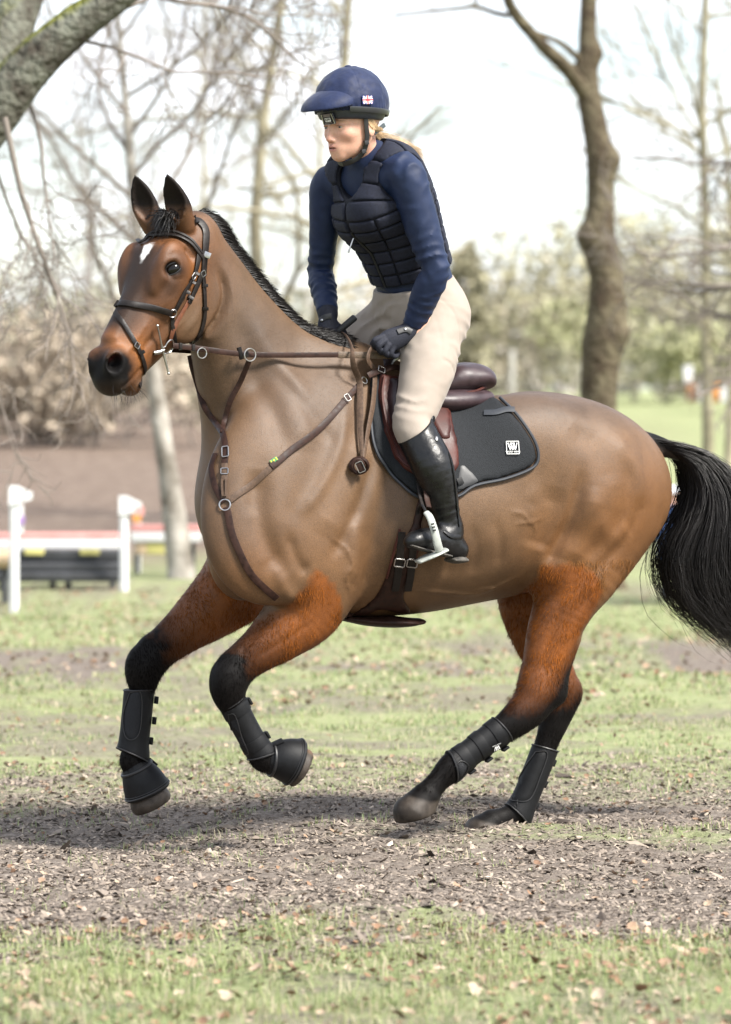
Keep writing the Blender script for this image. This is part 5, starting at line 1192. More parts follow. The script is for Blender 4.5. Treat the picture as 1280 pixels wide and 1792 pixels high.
# flag patch
p_, n_ = helmet_loop(.008, .0062, 78, 78, 1); fp_, fn_ = p_[0], n_[0]; fu = nrm(-hf_-((-hf_)@fn_)*fn_); fu = nrm(fu-hu_*.10); fv = np.cross(fn_, fu); fv = fv if fv@hu_ > 0 else -fv
FW, FH = .0175, .0125; flag = MB().box(fp_, (FW, FH, .0016), X=fu, Y=fv, Z=fn_).build('flag_patch', mat('flag_blue', (.02, .04, .22), .7), helmet)
M_fw, M_fr = mat('flag_white', (.75, .74, .74), .7), mat('flag_red', (.55, .03, .04), .7)
k1 = MB()
for sx in (1, -1):
    d = nrm(fu*FW*sx+fv*FH); pn = np.cross(fn_, d); L_ = math.hypot(FW, FH)*.86
    k1.add([fp_+fn_*.0021+d*L_*i+pn*.0026*j for i, j in ((-1, -1), (1, -1), (1, 1), (-1, 1))], [(0, 1, 2, 3)])
k1.add([fp_+fn_*.0023+fu*.0044*i+fv*FH*j for i, j in ((-1, -1), (1, -1), (1, 1), (-1, 1))], [(0, 1, 2, 3)]); k1.add([fp_+fn_*.0025+fu*FW*i+fv*.0044*j for i, j in ((-1, -1), (1, -1), (1, 1), (-1, 1))], [(0, 1, 2, 3)])
k1.build('flag_white_cross', M_fw, flag, smooth=False)
k2 = MB(); k2.add([fp_+fn_*.0027+fu*.0024*i+fv*FH*j for i, j in ((-1, -1), (1, -1), (1, 1), (-1, 1))], [(0, 1, 2, 3)]); k2.add([fp_+fn_*.0029+fu*FW*i+fv*.0024*j for i, j in ((-1, -1), (1, -1), (1, 1), (-1, 1))], [(0, 1, 2, 3)])
for sx in (1, -1):
    d = nrm(fu*FW*sx+fv*FH); pn = np.cross(fn_, d); L_ = math.hypot(FW, FH)*.84; k2.add([fp_+fn_*.0026+d*L_*i+pn*.0009*j for i, j in ((-1, -1), (1, -1), (1, 1), (-1, 1))], [(0, 1, 2, 3)])
k2.build('flag_red_cross', M_fr, flag, smooth=False)
# harness
for s in (1, -1):
    pts = catmull([hp(.012, .080*s, .022), hp(.010, .077*s, -.010), hp(.008, .072*s, -.045), hp(.014, .062*s, -.078), hp(.026, .050*s, -.098), hp(.045, .030*s, -.112), hp(.052, 0, -.118)], 5)
    pp = [near(p, 0)[0] if False else p for p in pts]; MB().strap(pp, nrm(hl_*s+hf_*.2), .0075, .0018).build('chin_strap', M_strapb, helmet, sharp=60)
    for z, x, y in ((-.058, .012, .070), (-.084, .018, .060)): MB().box(hp(x, y*s, z), (.0085, .0065, .005), X=hf_, Y=hu_, Z=hl_).build('strap_slider', M_strapb, helmet, bevel=.0015)
    MB().box(hp(-.052, .066*s, -.022), (.026, .0065, .003), X=nrm(-hf_*.9+hu_*.42), Y=nrm(hu_*.9+hf_*.42), Z=hl_).build('rear_harness', mat('harness_grey', (.045, .055, .06), .4), helmet, bevel=.001)

# ponytail
r = np.random.default_rng(15); n = 1500; m_ = 14
gd = catmull(np.array([hp(-.085, .005, -.028), RT(668, 242, -.0), RT(690, 252, .01), RT(714, 264, .03), RT(738, 280, .04), RT(752, 300, .04)]), 6); gd = gd[np.linspace(0, len(gd)-1, m_).round().astype(int)]
t = np.linspace(0, 1, m_)[None, :, None]; o_ = r.normal(0, 1, (n, 1, 3)); ln = r.uniform(.35, .85, (n, 1))
P = gd[None]+o_*(.005+.010*np.sin(np.pi*t*.55))*np.array([.6, 1, .85])+r.normal(0, .0016, (n, m_, 3)).cumsum(1)*t
tt = np.linspace(0, 1, m_)[None]*ln*(m_-1); j = np.clip(tt.astype(int), 0, m_-2); ff = (tt-j)[..., None]
P = np.take_along_axis(P, j[..., None].repeat(3, 2), 1)*(1-ff)+np.take_along_axis(P, (j+1)[..., None].repeat(3, 2), 1)*ff
v, f = strands(P, np.array([.00055]*10+[.0005, .0004, .0003, .0001])); link('ponytail', mesh_from('ponytail', v, f), rider, M_blond)
# hair at the temple under the band
for s in (1, -1):
    n = 420; P = np.stack([np.array([hp(.020-.03*a+.0, .073*s, .024), hp(.006-.03*a, .0765*s, .006), hp(-.014-.025*a, .0765*s, -.012-.01*b), hp(-.045-.02*a, .068*s, -.02-.01*b)])+r.normal(0, .001, (4, 3)) for a, b in r.random((n, 2))])
    v, f = strands(P, np.array([.00045, .0005, .00045, .0003])); link('side_hair', mesh_from('side_hair', v, f), rider, M_blond)
# ---------------------------------------------------------------- gloves
def finger(F, pts, r0, r1, k=.004): F.add(Sweep([(p, r0+(r1-r0)*i/(len(pts)-1), r0+(r1-r0)*i/(len(pts)-1)) for i, p in enumerate(pts)], (.3, .8, .5), sub=4), k)
def glove_near():
    F = Field(); lt = .175; g = lambda x, y, l=0: HF(x, y, lt+l)
    F.add(Sweep([(nwr-nrm(nwr-nel)*.02, .034, .033), (nwr, .033, .032), (g(712, 582, -.002), .030, .028), (g(700, 589, .0), .034, .025), (g(684, 596, .0), .036, .022), (g(674, 600, -.002), .032, .018)], HL), .012)
    # index to little finger: knuckle, middle joint, tip; curled round the rein
    for (k, m, e, t, r0) in (((669, 590, .008), (656, 596, .010), (655, 606, -.004), (663, 611, -.020), .0100), ((673, 597, .014), (663, 606, .016), (667, 616, .002), (676, 617, -.016), .0104),
                             ((680, 604, .014), (674, 615, .014), (680, 622, .0), (688, 619, -.016), .0100), ((688, 609, .010), (685, 620, .010), (692, 624, -.004), (697, 619, -.016), .0090)):
        finger(F, [g(*k), g(*m), g(*e), g(*t)], r0, r0*.82)
    finger(F, [g(702, 583, -.012), g(686, 586, -.022), g(668, 592, -.024), g(653, 601, -.018)], .0125, .0095, .008)
    return F
sdf_obj('glove', glove_near(), .0026, M_glove, rider, 1)
def glove_far():
    F = Field(); lt = -.03; g = lambda x, y, l=0: HF(x, y, lt+l)
    F.add(Sweep([(fwr-nrm(fwr-fel)*.02, .033, .032), (fwr, .032, .031), (g(574, 558, 0), .029, .027), (g(574, 570, .004), .033, .024), (g(574, 582, .008), .034, .021), (g(573, 588, .008), .030, .017)], HL), .012)
    for (k, m, e, t, r0) in (((563, 584, .014), (558, 597, .020), (564, 606, .010), (574, 604, -.006), .0098), ((571, 587, .022), (567, 601, .028), (573, 609, .016), (582, 605, -.002), .0104),
                             ((579, 587, .024), (578, 600, .030), (584, 607, .018), (591, 601, .0), .0102), ((587, 583, .022), (589, 595, .028), (594, 601, .016), (599, 595, .0), .0094)):
        finger(F, [g(*k), g(*m), g(*e), g(*t)], r0, r0*.82)
    finger(F, [g(583, 566, .008), g(593, 572, .012), g(601, 580, .014), g(604, 589, .010)], .0125, .0095, .008)
    return F
sdf_obj('glove', glove_far(), .0026, M_glove, rider, 1)
def cuff(px, py, lat, X, Y, parent=rider):
    p = HF(px, py, lat); MB().box(p, (.021, .0125, .003), X=X, Y=Y, Z=np.cross(X, Y)).build('wrist_strap', M_strapb, parent, bevel=.002); return p
gb = BVHTree.FromPolygons(*[q.tolist() for q in polygonize(glove_near(), .005, 1)]); gb2 = BVHTree.FromPolygons(*[q.tolist() for q in polygonize(glove_far(), .005, 1)])
for bv_, pts, snap in ((gb, [(696, 581), (704, 578), (712, 577), (720, 581)], (709, 577)), (gb2, [(562, 561), (566, 557), (572, 554), (580, 553)], (565, 561))):
    pn_ = [hit(x, y, .0022, bv_) for x, y in pts]; P_ = catmull([a for a, b in pn_], 4); N_ = catmull([b for a, b in pn_], 4)
    MB().strap(P_, N_, .0085, .0018).build('wrist_strap', M_strapb, rider, sharp=60)
    a, b = hit(*snap, .006, bv_); MB().sphere(a, (.0042, .0042, .002), 12, 6, T=b, lat=(0, 0, 1)).build('snap_button', M_steel, rider)
# ---------------------------------------------------------------- riding boot
def riding_boot():
    F = Field()
    F.add(Sweep([(mixp(nmid, nkn, .86), .064, .064), (nkn, .064, .064), (mixp(nkn, ncalf, .45), .063, .062), (ncalf, .064, .062), (mixp(ncalf, nan, .45), .054, .054), (mixp(ncalf, nan, .8), .045, .045), (nan, .045, .042)], HL, sub=5), .01)
    F.add(Sweep([(HF(800, 962, .335), .036, .036), (HF(780, 950, .352), .042, .038), (HF(755, 945, .375), .038, .038), (HF(730, 945, .400), .030, .036), (HF(719, 948, .410), .020, .026)], HL, sub=4), .03)
    # slanting top edge, low in front
    c = HF(735, 742, .30); n = nrm(HF(708, 762, .3)-HF(757, 716, .3)); up = nrm(np.cross(n, HL)); up = up if up[2] > 0 else -up
    cut0 = HF(745, 737, .30)
    def topcut(P):
        s = (P-cut0)@HF.f; z = P[:, 2]-cut0[2]; q = s-.0
        edge = np.where(q > -.012, -.72*(q+.012), .03-(np.clip(-q-.012, 0, .1)-.0)*1.0*.0-np.clip(-q-.030, 0, .1)*1.2+ (np.clip(-q-.012, 0, .018)-.018)*1.6)
        return (z-edge)*.8
    F.cut(Fn(topcut, *F.bounds()), .003)
    return F
def boot_extra(P, f):
    for c, d, rad, am in ((mixp(ncalf, nan, .78), nrm(nan-ncalf), .055, .0042), (nan, nrm(nan-ncalf), .045, .0035), (mixp(nkn, ncalf, .5), nrm(nan-ncalf), .07, .0012)):
        f = add_folds(P, f, c, d, am, 210, rad, 33)
    return f
boot = empty('riding_boot', nan); boot.parent = rider; boot.matrix_parent_inverse = rider.matrix_basis.inverted()
BOOT = riding_boot(); bvv, bff = polygonize(BOOT, .0042, 1, extra=boot_extra); link('boot_leather', mesh_from('boot_leather', bvv, bff), boot, M_bleather); BBVH = BVHTree.FromPolygons(bvv.tolist(), bff.tolist())
SO = Field(); dn = nrm(V3(.0, .25, -1))
SO.add(Sweep([(HF(812, 980, .335), .006, .030), (HF(788, 980, .345), .006, .034)], HL, sub=2), .004); SO.add(Ell(HF(799, 978, .335), (.034, .030, .014), lat=HL), .01)
SO.add(Sweep([(HF(782, 972, .352), .005, .030), (HF(752, 965, .378), .005, .038), (HF(728, 958, .402), .005, .036), (HF(714, 953, .412), .004, .024)], HL, sub=4), .006)
sdf_obj('sole', SO, .0035, M_sole, boot, 1)
fnb = lambda x, y, o=0.: hit(x, y, o, BBVH)
strap_px('back_seam', [(757, 722), (768, 745), (779, 775), (790, 810), (796, 850), (800, 892), (804, 922)], 1.6, M_bleather, boot, off=.0, t=.0022, fn=fnb)
a, b = fnb(764, 768, .002); MB().sphere(a, (.0058, .0105, .003), 14, 8, T=b, lat=nrm(V3(1, 0, 0)-b*b[0])).build('boot_badge', M_steel, boot)
strap_px('spur_strap', [(777, 930), (788, 938), (800, 940), (812, 938)], 4, M_bleather, boot, off=.001, t=.002, fn=fnb)
far_boot = Field(); far_boot.add(Sweep([(HF(600, 690, -.25), .062, .062), (HF(640, 760, -.32), .06, .06), (HF(685, 880, -.345), .045, .045), (HF(692, 905, -.35), .042, .042)], HL), .01); far_boot.add(Sweep([(HF(700, 925, -.35), .036, .036), (HF(660, 922, -.37), .036, .036), (HF(630, 925, -.39), .024, .028)], HL), .03)
sdf_obj('riding_boot', far_boot, .006, M_bleather, rider, 1)
# ---------------------------------------------------------------- stirrup, crop
st = empty('stirrup', HF(765, 960, .37), 'pale grey stirrup iron under the black riding boot', 'stirrup')
M_iron = mat('pale_stirrup', (.30, .315, .29), .4, spec=.5, noise=.12, nscale=40)
tp = HF(745, 893, .40)
SI = Field(); out_ = nrm(HL)
SI.add(Sweep([(HF(746, 897, .425), .010, .005), (HF(753, 906, .440), .012, .006), (HF(761, 930, .450), .013, .006), (HF(766, 952, .448), .014, .007), (HF(769, 962, .440), .014, .008)], HL, sub=5), .004)
sdf_obj('outer_arm', SI, .003, M_iron, st, 1)
SI = Field(); SI.add(Sweep([(HF(780, 962, .415), .006, .032), (HF(757, 971, .41), .007, .047), (HF(732, 983, .405), .006, .032)], nrm(HL+V3(0, 0, .0)), sub=5), .004); sdf_obj('foot_plate', SI, .003, M_iron, st, 1)
for k in range(3): MB().box(HF(757.5+k*1.5, 917+k*5.5, .459), (.004, .003, .0022), X=nrm(V3(1, 0, .2)), Y=HL, Z=nrm(V3(-.2, 0, 1))).build('slot', M_strapb, st)
MB().tube(catmull([HF(746, 896, .42), HF(738, 884, .37), HF(731, 895, .30), HF(728, 930, .28), HF(734, 960, .30)], 6), .0045, 8).build('inner_arm', M_strapb, st)
MB().strap(catmull([hit(722, 800, .055)[0], hit(728, 835, .05)[0], HF(736, 865, .345), HF(742, 888, .385)], 6), HL, .0075, .002).build('stirrup_leather', M_dleather, st, sharp=50)
MB().strap(catmull([hit(727, 800, .052)[0], hit(737, 840, .055)[0], HF(747, 870, .365), HF(751, 888, .395)], 6), HL, .0085, .002).build('stirrup_leather', M_leather, st, sharp=50)
crop = empty('riding_crop', HF(600, 575, -.01), 'black riding crop handle held in the far gloved hand', 'riding crop')
c0, c1 = HF(622, 555, .015), HF(592, 580, -.008); cd = nrm(c1-c0)
MB().tube([c0, c0+cd*.004, c0+cd*.05, c1], [.0095, .0112, .0108, .0100], 14).build('grip', mat('rubber_grip', (.014, .014, .015), .6, bump=.5, bscale=700), crop)
MB().tube([c0-cd*.002, c0+cd*.0005], [.0075, .0095], 14).build('end_cap', mat('cap_grey', (.06, .065, .07), .4), crop)
MB().tube([c1, c1+cd*.10, c1+cd*.25-V3(0, 0, .05), c1+cd*.42-V3(0, 0, .12)], [.005, .0045, .004, .003], 8).build('shaft', M_strapb, crop)
# ================================================================ horse boots
def tendon_boot(label, lat, nodes, pad, n_straps=3, logo=False, padside=1, far=False, rings=True):
    ns = [hs(x, y, lat, a, b) for x, y, a, b in nodes]
    t = empty('tendon_boot', ns[len(ns)//2][0], label, 'tendon boot', 'protective boots on the lower legs')
    F = Field(); sw = Sweep(ns, HL, sub=5); F.add(sw, .004)
    p0, p1 = ns[0][0], ns[-1][0]; d0 = nrm(ns[1][0]-p0); d1 = nrm(p1-ns[-2][0])
    fwd = nrm(HF.f-(HF.f@d0)*d0)
    F.cut(Fn(lambda P: -((P-p0)@nrm(d0-fwd*.12)), *F.bounds()), .003); F.cut(Fn(lambda P: (P-p1)@nrm(d1+fwd*.35), *F.bounds()), .003)
    v, f = polygonize(F, .004, 1); link('shell', mesh_from('boot_shell', v, f), t, M_boot); bv = BVHTree.FromPolygons(v.tolist(), f.tolist())
    if pad:
        poly_patch('strike_pad', pad, -.001, .0045, M_bootm if not far else M_boot, t, 5, 3, smoothit=1, fn=lambda x, y: hit(x, y, 0, bv))
        q = catmull(np.array(pad+[pad[0]], float), 4); MB().tube([hit(x, y, .002, bv)[0] for x, y in q], .0018, 6).build('pad_piping', M_strapb, t)
    for k in range(n_straps):
        u = .14+.62*k/max(1, n_straps-1); c = mixp(p0, p1, u); dd = nrm(p1-p0)
        P_, N_ = ring(c, dd, 34, ref=HF.f, off=.0028, bvh=bv)
        if len(P_) > 10 and rings: MB().strap(np.vstack([P_, P_[:1]])-np.vstack([N_, N_[:1]])*.0012, np.vstack([N_, N_[:1]]), .0165, .0012).build('strap', M_boot, t, sharp=60)
        # strap end standing proud at the back of the leg
        back = nrm(-HF.f-((-HF.f)@dd)*dd); j = int(np.argmax([(p-c)@back for p in P_])); q = P_[j]+back*.004
        MB().box(q+HL*.006*padside, (.004, .012, .0115), X=back, Y=nrm(np.cross(dd, back)), Z=dd).build('strap_end', M_boot, t, bevel=.002)
    for c, nn_ in ((p0, nrm(d0-fwd*.12)), (p1, nrm(d1+fwd*.35))):
        P_, N_ = ring(c+(p1-p0)*(.012 if c is p0 else -.012), nn_, 34, ref=HF.f, off=.0015, bvh=bv)
        if len(P_) > 10: MB().tube(P_, .0028, 6, closed=True).build('binding', M_strapb, t)
    return t, bv
tendon_boot('black tendon boot on the raised near foreleg, above the bell boot', .165, [(407, 1228, 24, 22), (425, 1264, 23, 20), (445, 1300, 23, 20), (460, 1322, 26, 22)], [(400, 1250), (412, 1252), (424, 1290), (436, 1318), (424, 1316), (408, 1285)], 2)
tendon_boot('black tendon boot with padded panel on the far foreleg nearest the left edge', -.16, [(244, 1206, 27, 23), (240, 1250, 27, 22), (235, 1295, 27, 22), (232, 1322, 31, 24)], [(228, 1212), (246, 1212), (248, 1250), (243, 1284), (230, 1295), (219, 1285), (217, 1250)], 3, padside=1, rings=False)
_, bvh_nh = tendon_boot('black strapped boot with white logo on the near hind leg', .13, [(880, 1276, 27, 22), (845, 1301, 25, 20), (812, 1326, 25, 20), (790, 1343, 29, 23)], [(795, 1345), (806, 1332), (820, 1340), (812, 1358), (800, 1366)], 3)
tendon_boot('black boot with smooth panel on the far hind leg planted on the track', -.13, [(955, 1308, 25, 21), (938, 1352, 25, 21), (920, 1396, 25, 21), (905, 1428, 30, 24)], [(938, 1316), (958, 1318), (945, 1360), (928, 1398), (905, 1402), (895, 1395), (915, 1350)], 3, padside=-1, far=True, rings=False)
nh = [o for o in bpy.data.objects if o.name.startswith('tendon_boot')]
p, n = hit(868, 1306, .006, bvh_nh); u = nrm(V3(.35, 0, -.93)); u = nrm(u-(u@n)*n); v = np.cross(n, u)
logo_w(p, nrm(-v) if v[0] > 0 else v, u if False else -u, n, .019, nh[2], box=False) if False else logo_w(p, nrm(np.cross(u, n))*1.0, u, n, .019, nh[2], box=False)
def bell_boot(label, lat, nodes, cutp, cutn):
    ns = [hs(x, y, lat, a, b) for x, y, a, b in nodes]; t = empty('bell_boot', ns[1][0], label, 'bell boot', 'bell boots on the front hooves')
    F = Field(); F.add(Sweep(ns, HL, sub=5), .004); c = HF(*cutp, lat); q = HF(cutp[0]+cutn[0]*10, cutp[1]+cutn[1]*10, lat); n = nrm(q-c); F.cut(Fn(lambda P: (P-c)@n, *F.bounds()), .006)
    v, f = polygonize(F, .004, 1); link('shell', mesh_from('bell_shell', v, f), t, M_boot); bv = BVHTree.FromPolygons(v.tolist(), f.tolist())
    for c_, r_, o_ in ((c-n*.010, .0030, .0015), (c-n*.017, .0014, .0008)):
        P_, N_ = ring(c_, n, 40, ref=HL, off=o_, bvh=bv); MB().tube(P_, r_, 6, closed=True).build('rim', M_strapb, t)
    d = nrm(ns[1][0]-ns[0][0]); P_, N_ = ring(mixp(ns[0][0], ns[1][0], .25), d, 34, ref=HL, off=.001, bvh=bv); MB().tube(P_, .0048, 8, closed=True).build('padded_collar', M_strapb, t)
    back = nrm(-HF.f-((-HF.f)@d)*d); a = mixp(ns[0][0], ns[1][0], .5); P_, N_ = near(a+back*.06+HL*.015*np.sign(lat), .003, bv)
    MB().box(P_, (.018, .013, .003), X=nrm(d-(d@N_)*N_), Y=np.cross(N_, nrm(d-(d@N_)*N_)), Z=N_).build('fastening_tab', M_boot, t, bevel=.002)
    return t
bell_boot('black bell boot over the folded near front hoof', .165, [(472, 1330, 21, 19), (486, 1331, 29, 26), (503, 1331, 37, 34), (520, 1335, 41, 38), (540, 1342, 43, 40)], (519, 1337), (.93, .36))
bell_boot('black bell boot over the far front hoof at lower left', -.16, [(238, 1342, 22, 20), (244, 1354, 30, 27), (252, 1370, 37, 34), (260, 1388, 41, 38), (268, 1405, 43, 40)], (259, 1389), (.40, .92))
# ================================================================ ground
def smooth(a, b, x): t = np.clip((x-a)/(b-a), 0, 1); return t*t*(3-2*t)
def gz(x, y):
    P = np.stack([x, y, np.zeros_like(x)], -1).reshape(-1, 3); sh = np.shape(x)
    n = (vnoise(P, 1.1, 50)*.05+vnoise(P, 4.5, 51)*.020+vnoise(P, 15, 52)*.009).reshape(sh)
    return n*(.55+.45*np.exp(-(np.abs(y)/30)))+1.15*smooth(19, 70, y)-.015
def gz1(x, y): return float(gz(np.array([float(x)]), np.array([float(y)]))[0])
def axis(fine0, fine1, step, out0, out1):
    a = list(np.arange(fine0, fine1+1e-6, step)); s = step; v = a[-1]
    while v < out1: s *= 1.22; v += s; a.append(v)
    s = step; v = a[0]; b = []
    while v > out0: s *= 1.22; v -= s; b.append(v)
    return np.array(b[::-1]+a)
gx, gy = axis(-2.2, 2.2, .025, -2600, 2600), axis(-4.6, 6, .03, -40, 3000)
X, Y = np.meshgrid(gx, gy, indexing='ij'); Z = gz(X, Y)
# hoof marks and churned footing along the track
rr = np.random.default_rng(77)
for k in range(150):
    cx, cy = rr.uniform(-2, 2), rr.uniform(-1.6, .9); rad = rr.uniform(.04, .08); i = np.abs(gx-cx) < .25; j = np.abs(gy-cy) < .25
    d = np.hypot(X[np.ix_(i, j)]-cx, (Y[np.ix_(i, j)]-cy)*1.2)/rad; Z[np.ix_(i, j)] += rr.uniform(.4, 1)*(-.018*np.exp(-d**2)+.010*np.exp(-(d-1.35)**2*6))
def bare(x, y):
    """how bare the soil is: the worn track, and patches"""
    P = np.stack([x, y, np.zeros_like(x)], -1).reshape(-1, 3); n = (vnoise(P, 1.6, 61)*1.2+vnoise(P, 5, 62)*.8+vnoise(P, 14, 63)*.5).reshape(np.shape(x))
    track = smooth(-2.5, -1.75, y+n*.75)*(1-smooth(.2, 2.4, y+n*2.0))
    return np.clip(track+np.clip(n*1.2+.22-.05*np.abs(y-6)/6, 0, .75)*(y > .3)*(y < 16)+np.clip(n*1.3+.05, 0, .7)*(y < -2.2)+.8*np.exp(-((y-7.6)/.9)**2)*(x > -2.2)*np.clip(.6+n, 0, 1)+.75*np.exp(-((y+3.0)/.35)**2-((x+.0)/.5)**2)*np.clip(.3+n*1.4, 0, 1), 0, 1)
def litter(x, y):
    """brown leaf litter under the trees at the back left"""
    P = np.stack([x, y, np.zeros_like(x)], -1).reshape(-1, 3); n = vnoise(P, .25, 64).reshape(np.shape(x))
    return smooth(14.5, 17, y+n*5+np.clip(x, -40, 40)*-.25-2.0)*(1-smooth(-1.0, 3.5, x-y*.02+n*5))
idx = np.arange(X.size).reshape(X.shape); Fq = np.stack([idx[:-1, :-1], idx[1:, :-1], idx[1:, 1:], idx[:-1, 1:]], -1).reshape(-1, 4)
gme = mesh_from('ground', np.stack([X, Y, Z], -1).reshape(-1, 3), Fq)
vcol(gme, np.stack([bare(X, Y).ravel(), litter(X, Y).ravel(), np.zeros(X.size)], -1), 'Mask')
def ground_mat():
    m = bpy.data.materials.new('ground'); m.use_nodes = True; n, l = m.node_tree.nodes, m.node_tree.links; p = n['Principled BSDF']; p.inputs['Roughness'].default_value = .95; p.inputs['Specular IOR Level'].default_value = .15
    tcn = n.new('ShaderNodeTexCoord'); at_ = n.new('ShaderNodeAttribute'); at_.attribute_name = 'Mask'; sp = n.new('ShaderNodeSeparateColor'); l.new(at_.outputs['Color'], sp.inputs['Color'])
    def noise(sc, det=5, rough=.6):
        t = n.new('ShaderNodeTexNoise'); t.inputs['Scale'].default_value = sc; t.inputs['Detail'].default_value = det; t.inputs['Roughness'].default_value = rough; l.new(tcn.outputs['Object'], t.inputs['Vector']); return t.outputs['Fac']
    def ramp(src, *els):
        r = n.new('ShaderNodeValToRGB'); e = r.color_ramp.elements
        while len(e) < len(els): e.new(.5)
        for k, (pos, c) in enumerate(els): e[k].position = pos; e[k].color = (*c, 1)
        l.new(src, r.inputs['Fac']); return r.outputs['Color']
    def mixn(f, a, b):
        q = n.new('ShaderNodeMix'); q.data_type = 'RGBA'; l.new(f, q.inputs['Factor']); l.new(a, q.inputs['A']); l.new(b, q.inputs['B']); return q.outputs['Result']
    dirt = ramp(noise(38, 8, .75), (.30, (.050, .041, .033)), (.45, (.138, .113, .093)), (.58, (.215, .182, .154)), (.70, (.33, .285, .24)))
    grass = mixn(noise(.9, 4), ramp(noise(30, 6, .7), (.3, (.085, .115, .038)), (.5, (.20, .24, .105)), (.68, (.33, .33, .19)), (.8, (.40, .345, .255))), ramp(noise(22, 6, .7), (.3, (.12, .14, .058)), (.5, (.265, .28, .145)), (.7, (.39, .35, .25))))
    lit = ramp(noise(6, 8, .7), (.3, (.062, .043, .032)), (.5, (.15, .112, .088)), (.7, (.25, .20, .16)))
    a = mixn(sp.outputs['Red'], grass, dirt); a = mixn(sp.outputs['Green'], a, lit); l.new(a, p.inputs['Base Color'])
    b = n.new('ShaderNodeBump'); b.inputs['Strength'].default_value = .9; b.inputs['Distance'].default_value = .02; l.new(noise(55, 6, .7), b.inputs['Height']); l.new(b.outputs['Normal'], p.inputs['Normal'])
    return m
ground = link('ground', gme, None, ground_mat()); tag(ground, kind='structure')
# ---------------------------------------------------------------- grass blades, chips, leaves
def scatter(n, x0, x1, d0, d1, seed, dens):
    """spots on the ground, n tries, kept by density"""
    r = np.random.default_rng(seed); y = r.uniform(d0, d1, n); x = r.uniform(x0, x1, n); keep = r.random(n) < dens(x, y); return x[keep], y[keep], r
def blades(x, y, r, h0, h1, w, lean=.5):
    n = len(x); z = gz(x, y); h = r.uniform(h0, h1, n); a = r.uniform(0, 2*np.pi, n); la = r.normal(0, lean, n)*h; d = np.stack([np.cos(a), np.sin(a), 0*a], 1); s = np.stack([-np.sin(a), np.cos(a), 0*a], 1)
    base = np.stack([x, y, z-.004], 1); up = V3(0, 0, 1); w = w*r.uniform(.6, 1.3, n)[:, None]
    m = base+up*(h*.55)[:, None]+d*(la*.35)[:, None]; t = base+up*h[:, None]+d*la[:, None]-up*(np.abs(la)*.25)[:, None]
    v = np.stack([base-s*w, base+s*w, m+s*w*.8, m-s*w*.8, t], 1).reshape(-1, 3); i = np.arange(n)*5
    F = np.concatenate([np.stack([i, i+1, i+2], 1), np.stack([i, i+2, i+3], 1), np.stack([i+3, i+2, i+4], 1)])
    return v, F, n
def grass_stuff(name, sets, label):
    V_, F_, C_ = [], [], []; o = 0
    for (x, y, r, h0, h1, w, lean) in sets:
        v, f, n = blades(x, y, r, h0, h1, w, lean); V_.append(v); F_.append(f+o); o += len(v)
        k = r.random(n); pt = vnoise(np.stack([x, y, 0*x], 1), 3, 66); g = V3(.22, .265, .118)*(1+.5*r.normal(0, .35, (n, 1)))+np.outer(np.clip(pt, -.3, .5), V3(.10, .06, .02)); g = np.where((k < .27)[:, None], V3(.44, .385, .27), np.where((k < .48)[:, None], V3(.29, .325, .15), g)); C_.append(np.repeat(np.clip(g, .02, .6), 5, 0))
    me = mesh_from(name, np.vstack(V_), np.vstack(F_), smooth=False); vcol(me, np.vstack(C_)); m = mat('grass_blade', rough=.6, spec=.25, attr='Col')
    n_, l_ = m.node_tree.nodes, m.node_tree.links; p = n_['Principled BSDF']; tr = n_.new('ShaderNodeBsdfTranslucent'); mx_ = n_.new('ShaderNodeMixShader'); mx_.inputs[0].default_value = .35; a_ = [q for q in n_ if q.type == 'ATTRIBUTE'][0]
    l_.new(a_.outputs['Color'], tr.inputs['Color']); l_.new(p.outputs[0], mx_.inputs[1]); l_.new(tr.outputs[0], mx_.inputs[2]); l_.new(mx_.outputs[0], n_['Material Output'].inputs['Surface'])
    return tag(link(name, me, None, m), label, 'grass', kind='stuff')
tuft = lambda x, y: np.clip(.30+2.2*(vnoise(np.stack([x, y, 0*x], 1), 7, 67)+.5*vnoise(np.stack([x, y, 0*x], 1), 20, 68)), 0, 1)
s1 = scatter(42000, -1.8, 1.8, -3.9, -1.9, 81, lambda x, y: (1-bare(x, y))*(.25+.75*tuft(x, y)))
s2 = scatter(16000, -1.6, 1.6, -2.3, .8, 82, lambda x, y: np.clip(tuft(x, y)-.55, 0, 1)*1.7)
s3 = scatter(70000, -2.1, 2.1, .2, 5.0, 83, lambda x, y: (1-bare(x, y))*tuft(x, y))
s4 = scatter(60000, -2.9, 2.9, 5.0, 13, 84, lambda x, y: (1-bare(x, y))*tuft(x, y))
grass_stuff('grass', [(*s1, .02, .062, .0018, .95), (*s2, .012, .04, .0014, .8), (*s3, .014, .038, .0022, .9), (*s4, .02, .045, .0045, .9)], 'short patchy green grass on both sides of the dirt track')
